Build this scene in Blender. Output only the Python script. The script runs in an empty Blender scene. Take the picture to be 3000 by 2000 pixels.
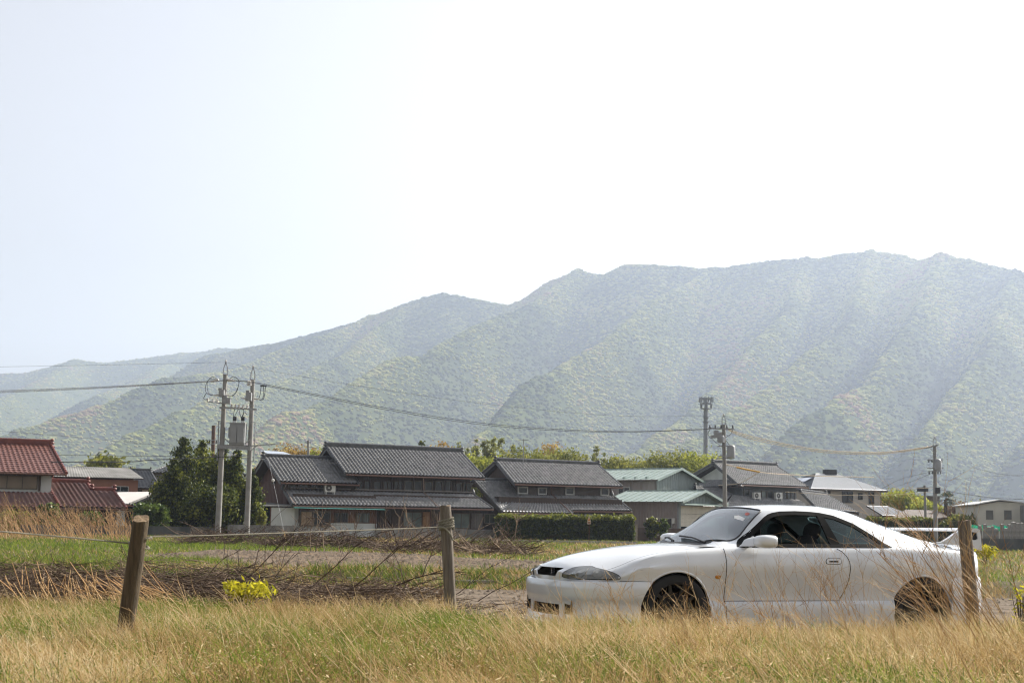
import bpy, bmesh, math, random
import numpy as np
from mathutils import Vector, Matrix, Euler, noise as mnoise

# ------------------------------------------------------------------ camera, sky, sun, exposure
SC = bpy.context.scene
COL = SC.collection
R = math.radians

CAM_H = 1.11
PITCH = R(7.45)
ROLL = R(0.9)
FPX = 3000 * 50 / 36.0
cam_data = bpy.data.cameras.new('camera')
cam_data.lens = 50
cam_data.sensor_width = 36
cam_data.clip_start = 0.05
cam_data.clip_end = 20000
cam_data.dof.use_dof = True
cam_data.dof.focus_distance = 14.5
cam_data.dof.aperture_fstop = 8.0
cam = bpy.data.objects.new('camera', cam_data)
COL.objects.link(cam)
CAM_M = Matrix.Rotation(R(90) + PITCH, 3, 'X') @ Matrix.Rotation(ROLL, 3, 'Z')
cam.matrix_world = Matrix.Translation((0, 0, CAM_H)) @ CAM_M.to_4x4()
SC.camera = cam

SUN_AZ = R(52)      # to the right of the view direction, beyond the houses
SUN_EL = R(35)
world = bpy.data.worlds.new('World')
SC.world = world
world.use_nodes = True
wn = world.node_tree
wn.nodes.clear()
w_out = wn.nodes.new('ShaderNodeOutputWorld')
w_bg = wn.nodes.new('ShaderNodeBackground')
w_sky = wn.nodes.new('ShaderNodeTexSky')
w_sky.sky_type = 'NISHITA'
w_sky.sun_disc = False
w_sky.sun_elevation = SUN_EL
w_sky.sun_rotation = SUN_AZ
w_sky.altitude = 50
w_sky.air_density = 1.5
w_sky.dust_density = 3.0
w_sky.ozone_density = 1.0
w_bg.inputs['Strength'].default_value = 0.083
w_hs = wn.nodes.new('ShaderNodeHueSaturation')
w_hs.inputs['Hue'].default_value = 0.53
w_hs.inputs['Saturation'].default_value = 0.2      # milky spring sky
wn.links.new(w_sky.outputs[0], w_hs.inputs['Color'])
wn.links.new(w_hs.outputs[0], w_bg.inputs['Color'])
wn.links.new(w_bg.outputs[0], w_out.inputs['Surface'])

SUN_DIR = Vector((math.sin(SUN_AZ) * math.cos(SUN_EL), math.cos(SUN_AZ) * math.cos(SUN_EL), math.sin(SUN_EL)))
sun_data = bpy.data.lights.new('sun', 'SUN')
sun_data.energy = 5.0
sun_data.angle = R(0.53)
sun_data.color = (1.0, 0.94, 0.84)
sun = bpy.data.objects.new('sun', sun_data)
COL.objects.link(sun)
sun.rotation_euler = SUN_DIR.to_track_quat('Z', 'Y').to_euler()

SC.view_settings.view_transform = 'Standard'
SC.view_settings.look = 'None'
SC.view_settings.exposure = 0.98
SC.view_settings.gamma = 1.0
SC.view_settings.use_curve_mapping = False
SC.cycles.use_denoising = True
SC.cycles.filter_width = 1.15
SC.cycles.max_bounces = 8
SC.cycles.transparent_max_bounces = 12
SC.cycles.volume_bounces = 1
SC.cycles.sample_clamp_indirect = 6.0

random.seed(7)
RNG = np.random.default_rng(11)

# ------------------------------------------------------------------ places: a point seen at (u, v) of the 3000 x 2000 photograph, at depth D metres
def at(u, v, D):
    d = CAM_M @ Vector(((u - 1500) / FPX, (1000 - v) / FPX, -1.0))
    return Vector((0, 0, CAM_H)) + d * (D / d.y)

def ray_plane(u, v, p0, n):
    d = CAM_M @ Vector(((u - 1500) / FPX, (1000 - v) / FPX, -1.0))
    c = Vector((0, 0, CAM_H))
    t = (Vector(p0) - c).dot(Vector(n)) / d.dot(Vector(n))
    return c + d * t

# ------------------------------------------------------------------ object helpers
def tag(o, label=None, cat=None, group=None, kind=None):
    if label: o['label'] = label
    if cat: o['category'] = cat
    if group: o['group'] = group
    if kind: o['kind'] = kind
    return o

def link(o, parent=None):
    COL.objects.link(o)
    if parent is not None:
        o.parent = parent
    return o

def empty(name, loc=(0, 0, 0), rz=0.0, parent=None):
    o = bpy.data.objects.new(name, None)
    o.location = loc
    o.rotation_euler = (0, 0, rz)
    o.empty_display_size = 0.2
    return link(o, parent)

def thing(name, label, cat, loc=(0, 0, 0), rz=0.0, group=None):
    return tag(empty(name, loc, rz), label, cat, group)

def children(o):
    return [c for c in bpy.data.objects if c.parent == o]

def copy_tree(o, kids, parent=None):
    c = o.copy()
    COL.objects.link(c)
    c.parent = parent
    for k, sub in kids:
        copy_tree(k, sub, c)
    return c

def tree_of(o):
    m = {}
    for c in bpy.data.objects:
        if c.parent is not None:
            m.setdefault(c.parent.name, []).append(c)
    def rec(x):
        return [(k, rec(k)) for k in m.get(x.name, [])]
    return rec(o)

class MB:
    """collects shapes for one mesh"""
    def __init__(self):
        self.v = []
        self.f = []
        self.mi = []
    def add(self, verts, faces, mi=0):
        n = len(self.v)
        self.v.extend([tuple(p) for p in verts])
        for f in faces:
            self.f.append(tuple(i + n for i in f))
            self.mi.append(mi)
        return self
    def box(self, c, s, rot=None, mi=0):
        hx, hy, hz = s[0] / 2, s[1] / 2, s[2] / 2
        pts = [Vector((x * hx, y * hy, z * hz)) for x in (-1, 1) for y in (-1, 1) for z in (-1, 1)]
        if rot is not None:
            pts = [rot @ p for p in pts]
        c = Vector(c)
        return self.add([p + c for p in pts], [(0, 1, 3, 2), (4, 6, 7, 5), (0, 4, 5, 1), (2, 3, 7, 6), (0, 2, 6, 4), (1, 5, 7, 3)], mi)
    def box2(self, a, b, mi=0):
        a, b = Vector(a), Vector(b)
        return self.box((a + b) / 2, [abs(b[i] - a[i]) for i in range(3)], None, mi)
    def tube(self, pts, r, n=8, cap=True, mi=0, up=None):
        pts = [Vector(p) for p in pts]
        if not hasattr(r, '__len__'):
            r = [r] * len(pts)
        base = len(self.v)
        prev = None
        for i, p in enumerate(pts):
            if i == 0: t = pts[1] - p
            elif i == len(pts) - 1: t = p - pts[i - 1]
            else: t = pts[i + 1] - pts[i - 1]
            if t.length < 1e-9: t = Vector((0, 0, 1))
            t.normalize()
            if prev is None:
                a = Vector((0, 0, 1)) if abs(t.z) < 0.9 else Vector((1, 0, 0))
                x = a.cross(t).normalized()
            else:
                x = prev - t * prev.dot(t)
                if x.length < 1e-6:
                    x = Vector((1, 0, 0)).cross(t)
                x.normalize()
            prev = x
            y = t.cross(x)
            for k in range(n):
                a = 2 * math.pi * k / n
                self.v.append(tuple(p + x * (math.cos(a) * r[i]) + y * (math.sin(a) * r[i])))
        for i in range(len(pts) - 1):
            for k in range(n):
                a = base + i * n + k
                b = base + i * n + (k + 1) % n
                self.f.append((a, b, b + n, a + n)); self.mi.append(mi)
        if cap:
            self.f.append(tuple(base + k for k in reversed(range(n)))); self.mi.append(mi)
            self.f.append(tuple(base + (len(pts) - 1) * n + k for k in range(n))); self.mi.append(mi)
        return self
    def bar(self, a, b, w, h, mi=0):
        a, b = Vector(a), Vector(b)
        t = (b - a)
        L = t.length
        t.normalize()
        up = Vector((0, 0, 1)) if abs(t.z) < 0.95 else Vector((0, 1, 0))
        y = up.cross(t).normalized()
        z = t.cross(y)
        rot = Matrix((t, y, z)).transposed()
        return self.box((a + b) / 2, (L, w, h), rot, mi)
    def lathe(self, prof, c=(0, 0, 0), n=16, axis='Z', mi=0, cap=True):
        c = Vector(c)
        base = len(self.v)
        for (r, h) in prof:
            for k in range(n):
                a = 2 * math.pi * k / n
                if axis == 'Z': p = Vector((r * math.cos(a), r * math.sin(a), h))
                elif axis == 'Y': p = Vector((r * math.cos(a), h, r * math.sin(a)))
                else: p = Vector((h, r * math.cos(a), r * math.sin(a)))
                self.v.append(tuple(c + p))
        for i in range(len(prof) - 1):
            for k in range(n):
                a = base + i * n + k
                b = base + i * n + (k + 1) % n
                self.f.append((a, b, b + n, a + n)); self.mi.append(mi)
        if cap:
            self.f.append(tuple(base + k for k in reversed(range(n)))); self.mi.append(mi)
            self.f.append(tuple(base + (len(prof) - 1) * n + k for k in range(n))); self.mi.append(mi)
        return self
    def prism(self, poly, a, b, mi=0):
        """polygon of 3-D points swept from offset a to offset b"""
        a, b = Vector(a), Vector(b)
        n = len(poly)
        vs = [Vector(p) + a for p in poly] + [Vector(p) + b for p in poly]
        fs = [tuple(range(n)), tuple(reversed(range(n, 2 * n)))]
        for i in range(n):
            j = (i + 1) % n
            fs.append((i, i + n, j + n, j))
        return self.add(vs, fs, mi)
    def quad(self, a, b, c, d, mi=0):
        return self.add([a, b, c, d], [(0, 1, 2, 3)], mi)
    def build(self, name, material, parent=None, smooth=False, recalc=True, loc=None):
        me = bpy.data.meshes.new(name)
        me.from_pydata(self.v, [], self.f)
        mats = material if isinstance(material, (list, tuple)) else [material]
        for m in mats:
            me.materials.append(m)
        if len(mats) > 1:
            me.polygons.foreach_set('material_index', self.mi)
        if recalc:
            bm = bmesh.new(); bm.from_mesh(me)
            bmesh.ops.recalc_face_normals(bm, faces=bm.faces)
            bm.to_mesh(me); bm.free()
        if smooth:
            me.polygons.foreach_set('use_smooth', [True] * len(me.polygons))
            me.set_sharp_from_angle(angle=R(38 if smooth is True else smooth))
        o = bpy.data.objects.new(name, me)
        if loc is not None: o.location = loc
        return link(o, parent)

def np_mesh(name, verts, faces, material, parent=None, smooth=False, attr=None):
    """fast mesh from numpy arrays; faces is (n,3) or (n,4)"""
    verts = np.asarray(verts, dtype=np.float32)
    faces = np.asarray(faces, dtype=np.int32)
    me = bpy.data.meshes.new(name)
    k = faces.shape[1]
    me.vertices.add(len(verts)); me.vertices.foreach_set('co', verts.ravel())
    me.loops.add(faces.size); me.loops.foreach_set('vertex_index', faces.ravel())
    me.polygons.add(len(faces))
    me.polygons.foreach_set('loop_start', np.arange(0, faces.size, k, dtype=np.int32))
    me.polygons.foreach_set('loop_total', np.full(len(faces), k, dtype=np.int32))
    if smooth:
        me.polygons.foreach_set('use_smooth', np.ones(len(faces), dtype=bool))
    me.materials.append(material)
    me.update(calc_edges=True)
    if attr is not None:
        for an, arr in attr.items():
            a = me.attributes.new(an, 'FLOAT', 'POINT')
            a.data.foreach_set('value', np.asarray(arr, dtype=np.float32))
    o = bpy.data.objects.new(name, me)
    return link(o, parent)

# ------------------------------------------------------------------ material helpers
MATS = {}
def mat(name, col, rough=0.7, var=0.25, scale=3.0, bump=0.0, bump_scale=40.0, metal=0.0, spec=0.5, col2=None, stretch=None, coat=0.0, translucent=0.0, island=0.0, coord='Object', bump_dist=0.01, detail=5.0):
    if name in MATS:
        return MATS[name]
    m = bpy.data.materials.new(name)
    m.use_nodes = True
    nt = m.node_tree
    nt.nodes.clear()
    L = nt.links.new
    out = nt.nodes.new('ShaderNodeOutputMaterial')
    bs = nt.nodes.new('ShaderNodeBsdfPrincipled')
    bs.inputs['Roughness'].default_value = rough
    bs.inputs['Metallic'].default_value = metal
    bs.inputs['Specular IOR Level'].default_value = spec
    bs.inputs['Coat Weight'].default_value = coat
    tc = nt.nodes.new('ShaderNodeTexCoord')
    mp = nt.nodes.new('ShaderNodeMapping')
    if stretch: mp.inputs['Scale'].default_value = stretch
    L(tc.outputs[coord], mp.inputs['Vector'])
    no = nt.nodes.new('ShaderNodeTexNoise')
    no.inputs['Scale'].default_value = scale
    no.inputs['Detail'].default_value = detail
    L(mp.outputs[0], no.inputs['Vector'])
    rp = nt.nodes.new('ShaderNodeValToRGB')
    c = Vector(col)
    c2 = Vector(col2) if col2 else c * (1 + var)
    c1 = c if col2 else c * (1 - var)
    rp.color_ramp.elements[0].position = 0.3
    rp.color_ramp.elements[1].position = 0.7
    rp.color_ramp.elements[0].color = (*[min(1, max(0, x)) for x in c1], 1)
    rp.color_ramp.elements[1].color = (*[min(1, max(0, x)) for x in c2], 1)
    L(no.outputs[0], rp.inputs[0])
    colsock = rp.outputs[0]
    if island > 0:
        ge = nt.nodes.new('ShaderNodeNewGeometry')
        hs = nt.nodes.new('ShaderNodeHueSaturation')
        ma = nt.nodes.new('ShaderNodeMapRange')
        ma.inputs['To Min'].default_value = 1 - island
        ma.inputs['To Max'].default_value = 1 + island
        L(ge.outputs['Random Per Island'], ma.inputs['Value'])
        L(ma.outputs[0], hs.inputs['Value'])
        L(colsock, hs.inputs['Color'])
        colsock = hs.outputs[0]
    L(colsock, bs.inputs['Base Color'])
    if bump > 0:
        n2 = nt.nodes.new('ShaderNodeTexNoise')
        n2.inputs['Scale'].default_value = bump_scale
        n2.inputs['Detail'].default_value = 4
        L(mp.outputs[0], n2.inputs['Vector'])
        bp = nt.nodes.new('ShaderNodeBump')
        bp.inputs['Strength'].default_value = bump
        bp.inputs['Distance'].default_value = bump_dist
        L(n2.outputs[0], bp.inputs['Height'])
        L(bp.outputs[0], bs.inputs['Normal'])
    surf = bs.outputs[0]
    if translucent > 0:
        tr = nt.nodes.new('ShaderNodeBsdfTranslucent')
        L(colsock, tr.inputs['Color'])
        mx = nt.nodes.new('ShaderNodeMixShader')
        mx.inputs[0].default_value = translucent
        L(surf, mx.inputs[1]); L(tr.outputs[0], mx.inputs[2])
        surf = mx.outputs[0]
    L(surf, out.inputs['Surface'])
    MATS[name] = m
    return m

def glass_mat(name, tint=(0.9, 0.95, 0.95), rough=0.02, opacity=0.0, dark=(0.02, 0.025, 0.03), ior=1.5):
    """thin pane: clear tinted see-through plus a mirror-like fresnel layer"""
    if name in MATS:
        return MATS[name]
    m = bpy.data.materials.new(name)
    m.use_nodes = True
    nt = m.node_tree; nt.nodes.clear(); L = nt.links.new
    out = nt.nodes.new('ShaderNodeOutputMaterial')
    tr = nt.nodes.new('ShaderNodeBsdfTransparent'); tr.inputs[0].default_value = (*tint, 1)
    gl = nt.nodes.new('ShaderNodeBsdfGlossy'); gl.inputs['Roughness'].default_value = rough
    fr = nt.nodes.new('ShaderNodeFresnel'); fr.inputs['IOR'].default_value = ior
    mx = nt.nodes.new('ShaderNodeMixShader')
    base = tr.outputs[0]
    if opacity > 0:
        df = nt.nodes.new('ShaderNodeBsdfDiffuse'); df.inputs[0].default_value = (*dark, 1)
        m2 = nt.nodes.new('ShaderNodeMixShader'); m2.inputs[0].default_value = opacity
        L(tr.outputs[0], m2.inputs[1]); L(df.outputs[0], m2.inputs[2])
        base = m2.outputs[0]
    ge = nt.nodes.new('ShaderNodeNewGeometry'); iv = nt.nodes.new('ShaderNodeMath'); iv.operation = 'SUBTRACT'; iv.inputs[0].default_value = 1.0
    L(ge.outputs['Backfacing'], iv.inputs[1])
    ml = nt.nodes.new('ShaderNodeMath'); ml.operation = 'MULTIPLY'; L(fr.outputs[0], ml.inputs[0]); L(iv.outputs[0], ml.inputs[1])
    L(ml.outputs[0], mx.inputs[0]); L(base, mx.inputs[1]); L(gl.outputs[0], mx.inputs[2])
    L(mx.outputs[0], out.inputs['Surface'])
    MATS[name] = m
    return m
# ------------------------------------------------------------------ terrain: one ground sheet, hills with their forest
S = 1.27551
def fbm2(x, y, seed=0, octaves=5):
    """value noise on numpy arrays"""
    out = np.zeros_like(x); amp = 1.0; tot = 0
    for o in range(octaves):
        r = np.random.default_rng(seed * 31 + o)
        tab = r.random((64, 64))
        xi = np.floor(x).astype(int); yi = np.floor(y).astype(int)
        fx = x - xi; fy = y - yi
        fx = fx * fx * (3 - 2 * fx); fy = fy * fy * (3 - 2 * fy)
        a = tab[xi % 64, yi % 64]; b = tab[(xi + 1) % 64, yi % 64]
        c = tab[xi % 64, (yi + 1) % 64]; d = tab[(xi + 1) % 64, (yi + 1) % 64]
        out += amp * ((a * (1 - fx) + b * fx) * (1 - fy) + (c * (1 - fx) + d * fx) * fy)
        tot += amp; amp *= 0.5; x = x * 2.03 + 7.7; y = y * 2.03 + 3.1
    return out / tot

RIDGES = [
 # (points u, v, D in a 2352-wide frame; side slope)
 (0.50, [(-900, 860, 4700), (-400, 880, 4500), (-150, 862, 4400), (0, 849, 4300), (60, 847, 4300), (175, 817, 4200), (240, 822, 4200), (330, 810, 4200), (420, 802, 4200), (510, 787, 4100), (700, 800, 4000)]),
 (0.80, [(480, 800, 3150), (560, 783, 3100), (640, 769, 3050), (760, 739, 3000), (850, 714, 2950), (930, 684, 2900), (1020, 659, 2850), (1100, 672, 2850), (1170, 684, 2850), (1210, 669, 2800), (1270, 629, 2750), (1330, 611, 2700), (1390, 619, 2700), (1440, 594, 2650), (1500, 594, 2600), (1640, 600, 2600), (1700, 591, 2550), (1800, 580, 2500), (1860, 581, 2500), (1930, 568, 2500), (2000, 563, 2450), (2060, 563, 2450), (2110, 579, 2450), (2160, 566, 2300), (2230, 577, 2250), (2300, 597, 2200), (2352, 612, 2150), (2600, 660, 2100), (3000, 720, 2100), (3600, 760, 2200)]),
 (1.75, [(850, 716, 2950), (700, 772, 2687), (500, 832, 2425), (250, 902, 2162), (40, 972, 1952), (-200, 1050, 1742)]),
 (1.75, [(930, 700, 2850), (800, 790, 2430), (650, 855, 2167), (480, 905, 1852), (330, 965, 1642), (150, 1040, 1432)]),
 (1.75, [(1330, 615, 2700), (1180, 700, 2385), (1050, 750, 2175), (880, 830, 1912), (740, 890, 1702), (620, 950, 1492), (540, 1020, 1335)]),
 (1.75, [(1640, 604, 2600), (1500, 680, 2337), (1400, 748, 2075), (1300, 812, 1917), (1200, 882, 1707), (1100, 960, 1445), (1020, 1040, 1287)]),
 (1.75, [(1850, 584, 2500), (1800, 720, 2185), (1680, 840, 1922), (1560, 930, 1660), (1440, 1020, 1397)]),
 (1.75, [(2000, 567, 2450), (1950, 740, 2030), (1800, 838, 1767), (1680, 918, 1557), (1560, 1010, 1347)]),
 (1.75, [(2160, 570, 2300), (2110, 700, 1985), (2000, 850, 1670), (1900, 910, 1460), (1780, 1000, 1281)]),
 (1.75, [(2330, 607, 2170), (2280, 770, 1781), (2180, 900, 1519), (2080, 1020, 1309)]),
 (1.75, [(2600, 662, 2100), (2480, 850, 1680), (2350, 990, 1365)]),
 (0.75, [(3000, 722, 2100), (2850, 880, 1700), (2700, 1000, 1400)]),
 (0.60, [(-900, 862, 4700), (-700, 960, 3600), (-500, 1020, 2600)]),
 (0.60, [(175, 819, 4200), (60, 880, 3600), (-60, 930, 3100), (-200, 980, 2700)]),
 (0.60, [(420, 804, 4200), (330, 860, 3600), (230, 900, 3100)]),
]
def hill_height(X, Y):
    Z = np.full(X.shape, -60.0)
    for k, pts in RIDGES:
        P = [at(u * S, v * S, d) for u, v, d in pts]
        best = np.full(X.shape, -1e9)
        for a, b in zip(P[:-1], P[1:]):
            dx, dy = b.x - a.x, b.y - a.y
            t = np.clip(((X - a.x) * dx + (Y - a.y) * dy) / (dx * dx + dy * dy), 0, 1)
            qx = a.x + t * dx; qy = a.y + t * dy
            d = np.hypot(X - qx, Y - qy)
            d2 = np.sqrt(d * d + 8.0 ** 2) - 8.0
            h = a.z + t * (b.z - a.z) - k * d2
            best = np.maximum(best, h)
        # smooth union
        m = np.maximum(Z, best)
        w = 10.0
        Z = m + w * np.log1p(np.exp(-np.abs(Z - best) / w)) - 0
    return Z
nu, nd = 520, 210
tu = np.linspace(-0.62, 0.62, nu)
dd = np.linspace(900, 5200, nd)
TU, DD = np.meshgrid(tu, dd)
HX = TU * DD; HY = DD
def hills_z(X, Y):
    h = hill_height(X, Y)
    n = fbm2(X / 190.0 + 40, Y / 190.0 + 40, 3, 5) - 0.5
    n2 = fbm2(X / 60.0 + 90, Y / 60.0 + 20, 5, 3) - 0.5
    amp = np.clip(h / 120.0, 0, 1)
    return h - 14 + amp * (n * 40 + n2 * 10) * np.clip(1.15 - (h / 480.0) ** 2, 0.25, 1)
HZ = np.maximum(hills_z(HX, HY), -3.0)
idx = np.arange(nu * nd).reshape(nd, nu)
hf = np.stack([idx[:-1, :-1], idx[:-1, 1:], idx[1:, 1:], idx[1:, :-1]], -1).reshape(-1, 4)
m_hill = mat('forest_floor', (0.042, 0.057, 0.022), 0.95, 0.4, 0.012, col2=(0.075, 0.09, 0.033), spec=0.0)
hills = np_mesh('hills', np.stack([HX, HY, HZ], -1).reshape(-1, 3), hf, m_hill, smooth=True)
tag(hills, 'hazy wooded mountain range rising behind the village', 'mountain', kind='structure')

# forest crowns: three lumpy crown shapes set on the hills, read as one mass
def crown_proto(name, seed, squash):
    bm = bmesh.new()
    bmesh.ops.create_icosphere(bm, subdivisions=3, radius=1.0)
    off = Vector((seed * 7.3, seed * 3.1, seed * 1.7))
    for v in bm.verts:
        p = v.co.normalized()
        d = mnoise.fractal(p * 1.7 + off, 1.0, 2.0, 4) * 0.30 + (mnoise.noise(p * 5.5 + off)) * 0.16
        v.co = Vector((p.x, p.y, p.z * squash)) * (1 + d)
    me = bpy.data.meshes.new(name)
    bm.to_mesh(me); bm.free()
    return me
def forest_material():
    m = bpy.data.materials.new('forest_leaves'); m.use_nodes = True
    nt = m.node_tree; nt.nodes.clear(); L = nt.links.new
    out = nt.nodes.new('ShaderNodeOutputMaterial')
    df = nt.nodes.new('ShaderNodeBsdfDiffuse')
    tr = nt.nodes.new('ShaderNodeBsdfTranslucent')
    mx = nt.nodes.new('ShaderNodeMixShader'); mx.inputs[0].default_value = 0.08
    oi = nt.nodes.new('ShaderNodeObjectInfo')
    geo = nt.nodes.new('ShaderNodeNewGeometry')
    no = nt.nodes.new('ShaderNodeTexNoise'); no.inputs['Scale'].default_value = 0.0045; no.inputs['Detail'].default_value = 3
    L(geo.outputs['Position'], no.inputs['Vector'])
    ad = nt.nodes.new('ShaderNodeMath'); ad.operation = 'MULTIPLY_ADD'
    ad.inputs[1].default_value = 2.4; L(no.outputs[0], ad.inputs[0])
    sb = nt.nodes.new('ShaderNodeMath'); sb.operation = 'SUBTRACT'; rs_ = nt.nodes.new('ShaderNodeMath'); rs_.operation = 'MULTIPLY'; rs_.inputs[1].default_value = .42; L(oi.outputs['Random'], rs_.inputs[0]); L(rs_.outputs[0], sb.inputs[0]); sb.inputs[1].default_value = 0.85
    L(sb.outputs[0], ad.inputs[2])
    rp = nt.nodes.new('ShaderNodeValToRGB')
    e = rp.color_ramp.elements
    e[0].position = 0.0; e[0].color = (0.025, 0.042, 0.02, 1)
    e[1].position = 1.0; e[1].color = (0.24, 0.16, 0.10, 1)
    for p, c in ((0.25, (0.05, 0.072, 0.026, 1)), (0.5, (0.155, 0.18, 0.05, 1)), (0.75, (0.29, 0.29, 0.085, 1)), (0.9, (0.28, 0.24, 0.10, 1))):
        x = e.new(p); x.color = c
    L(ad.outputs[0], rp.inputs[0])
    L(rp.outputs[0], df.inputs[0]); L(rp.outputs[0], tr.inputs[0])
    L(df.outputs[0], mx.inputs[1]); L(tr.outputs[0], mx.inputs[2]); L(mx.outputs[0], out.inputs['Surface'])
    return m
M_FOREST = forest_material()
protos = []
for i, sq in enumerate((0.48, 0.6, 0.42)):
    me = crown_proto('crown', i + 1, sq)
    me.materials.append(M_FOREST)
    me.polygons.foreach_set('use_smooth', [True] * len(me.polygons))
    protos.append(bpy.data.objects.new('crown', me))
NF = 280000
tt = RNG.uniform(-0.55, 0.55, NF)
d0, d1 = 1150.0, 4600.0
ds = np.sqrt(RNG.uniform(0, 1, NF) * (3100 ** 2 - d0 ** 2) + d0 ** 2)
far = RNG.random(NF) < 0.18
ds = np.where(far, RNG.uniform(3000, d1, NF), ds)
fx, fy = tt * ds, ds
fz = hills_z(fx, fy)
ok = fz > 6
# keep only the slopes that face the valley side or crown the ridges
gz = hills_z(fx, fy + 40.0)
ok &= (gz - fz) > -38
fx, fy, fz = fx[ok], fy[ok], fz[ok]
fpts = np.stack([fx, fy, fz - 0.6], -1)
fs = RNG.uniform(1.8, 3.9, len(fx)) * (0.85 + fy / 9000.0)
fs = np.where(RNG.random(len(fx)) < 0.12, fs * 1.35, fs)
me = bpy.data.meshes.new('forest')
me.vertices.add(len(fpts)); me.vertices.foreach_set('co', fpts.astype(np.float32).ravel())
a = me.attributes.new('size', 'FLOAT', 'POINT'); a.data.foreach_set('value', fs.astype(np.float32))
a = me.attributes.new('turn', 'FLOAT', 'POINT'); a.data.foreach_set('value', RNG.uniform(0, 6.28, len(fx)).astype(np.float32))
a = me.attributes.new('pick', 'INT', 'POINT'); a.data.foreach_set('value', RNG.integers(0, 3, len(fx)).astype(np.int32))
forest = bpy.data.objects.new('forest', me)
me.materials.append(M_FOREST)
link(forest)
tag(forest, 'spring woodland of green and brownish crowns covering the hills', 'forest', kind='stuff')
def scatter_group(name, protos, tilt=False):
    ng = bpy.data.node_groups.new(name, 'GeometryNodeTree')
    ng.interface.new_socket('Geometry', in_out='INPUT', socket_type='NodeSocketGeometry')
    ng.interface.new_socket('Geometry', in_out='OUTPUT', socket_type='NodeSocketGeometry')
    gi = ng.nodes.new('NodeGroupInput'); go = ng.nodes.new('NodeGroupOutput')
    L = ng.links.new
    jg = ng.nodes.new('GeometryNodeJoinGeometry')
    def attr(n, t):
        x = ng.nodes.new('GeometryNodeInputNamedAttribute'); x.data_type = t; x.inputs['Name'].default_value = n
        return x
    size = attr('size', 'FLOAT'); turn = attr('turn', 'FLOAT'); pick = attr('pick', 'INT')
    cx = ng.nodes.new('ShaderNodeCombineXYZ'); L(turn.outputs['Attribute'], cx.inputs['Z'])
    for i, p in enumerate(protos):
        oi = ng.nodes.new('GeometryNodeObjectInfo'); oi.inputs['Object'].default_value = p
        oi.inputs['As Instance'].default_value = True
        cmpn = ng.nodes.new('FunctionNodeCompare'); cmpn.data_type = 'INT'; cmpn.operation = 'EQUAL'
        L(pick.outputs['Attribute'], cmpn.inputs[2]); cmpn.inputs[3].default_value = i
        ip = ng.nodes.new('GeometryNodeInstanceOnPoints')
        L(gi.outputs[0], ip.inputs['Points']); L(cmpn.outputs[0], ip.inputs['Selection'])
        L(oi.outputs['Geometry'], ip.inputs['Instance'])
        L(cx.outputs[0], ip.inputs['Rotation']); L(size.outputs['Attribute'], ip.inputs['Scale'])
        L(ip.outputs[0], jg.inputs[0])
    L(jg.outputs[0], go.inputs[0])
    return ng
md = forest.modifiers.new('scatter', 'NODES'); md.node_group = scatter_group('forest_scatter', protos)
# ------------------------------------------------------------------ ground: verge bank, sunken lane, field level, out to the horizon
def sstep(a, b, x):
    t = np.clip((x - a) / (b - a), 0, 1)
    return t * t * (3 - 2 * t)
def verge_edge(X):
    return 15.0 + (12.75 - 15.0) * sstep(-0.9, 0.2, X) + 1.3 * sstep(4.4, 6.5, X)
def field_edge(X):
    return 27.6 - 1.2 * sstep(-6, 3, X)
def ground_z(X, Y):
    X = np.asarray(X, float); Y = np.asarray(Y, float)
    e = verge_edge(X)
    z = (0.18 + 0.02 * sstep(-0.5, 0.8, X)) * (1 - sstep(e - 0.2, e + 0.45, Y))
    fe = field_edge(X)
    z = z + 0.26 * sstep(fe - 0.9, fe + 0.3, Y)
    n = fbm2(X * 0.7 + 50, Y * 0.7 + 50, 9, 4) - 0.5
    z = z + n * 0.07 * (1 - sstep(60, 120, Y))
    return z
def gz1(x, y):
    return float(ground_z(np.array([x]), np.array([y]))[0])
ys = np.concatenate([[-60, -20, -5], np.arange(0, 4, 1.0), np.arange(4, 32, 0.2), np.arange(32, 60, 1.0), np.arange(60, 140, 4.0), [160, 220, 320, 500, 800, 1400, 2600, 4500, 7000]])
xh = np.concatenate([np.arange(0, 13, 0.25), np.arange(13, 40, 1.5), np.arange(40, 120, 8.0), [160, 250, 400, 800, 1600, 3200, 6500]])
xs = np.concatenate([-xh[::-1][:-1], xh])
GX, GY = np.meshgrid(xs, ys)
GZ = ground_z(GX, GY)
ii = np.arange(GX.size).reshape(GX.shape)
gf = np.stack([ii[:-1, :-1], ii[:-1, 1:], ii[1:, 1:], ii[1:, :-1]], -1).reshape(-1, 4)
m_soil = mat('field_soil', (0.075, 0.06, 0.035), 0.95, 0.3, 0.6, bump=0.6, bump_scale=9, col2=(0.15, 0.125, 0.07), coord='Object', bump_dist=0.05, spec=0.08)
ground = np_mesh('ground', np.stack([GX, GY, GZ], -1).reshape(-1, 3), gf, m_soil, smooth=True)
tag(ground, kind='structure')

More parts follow.
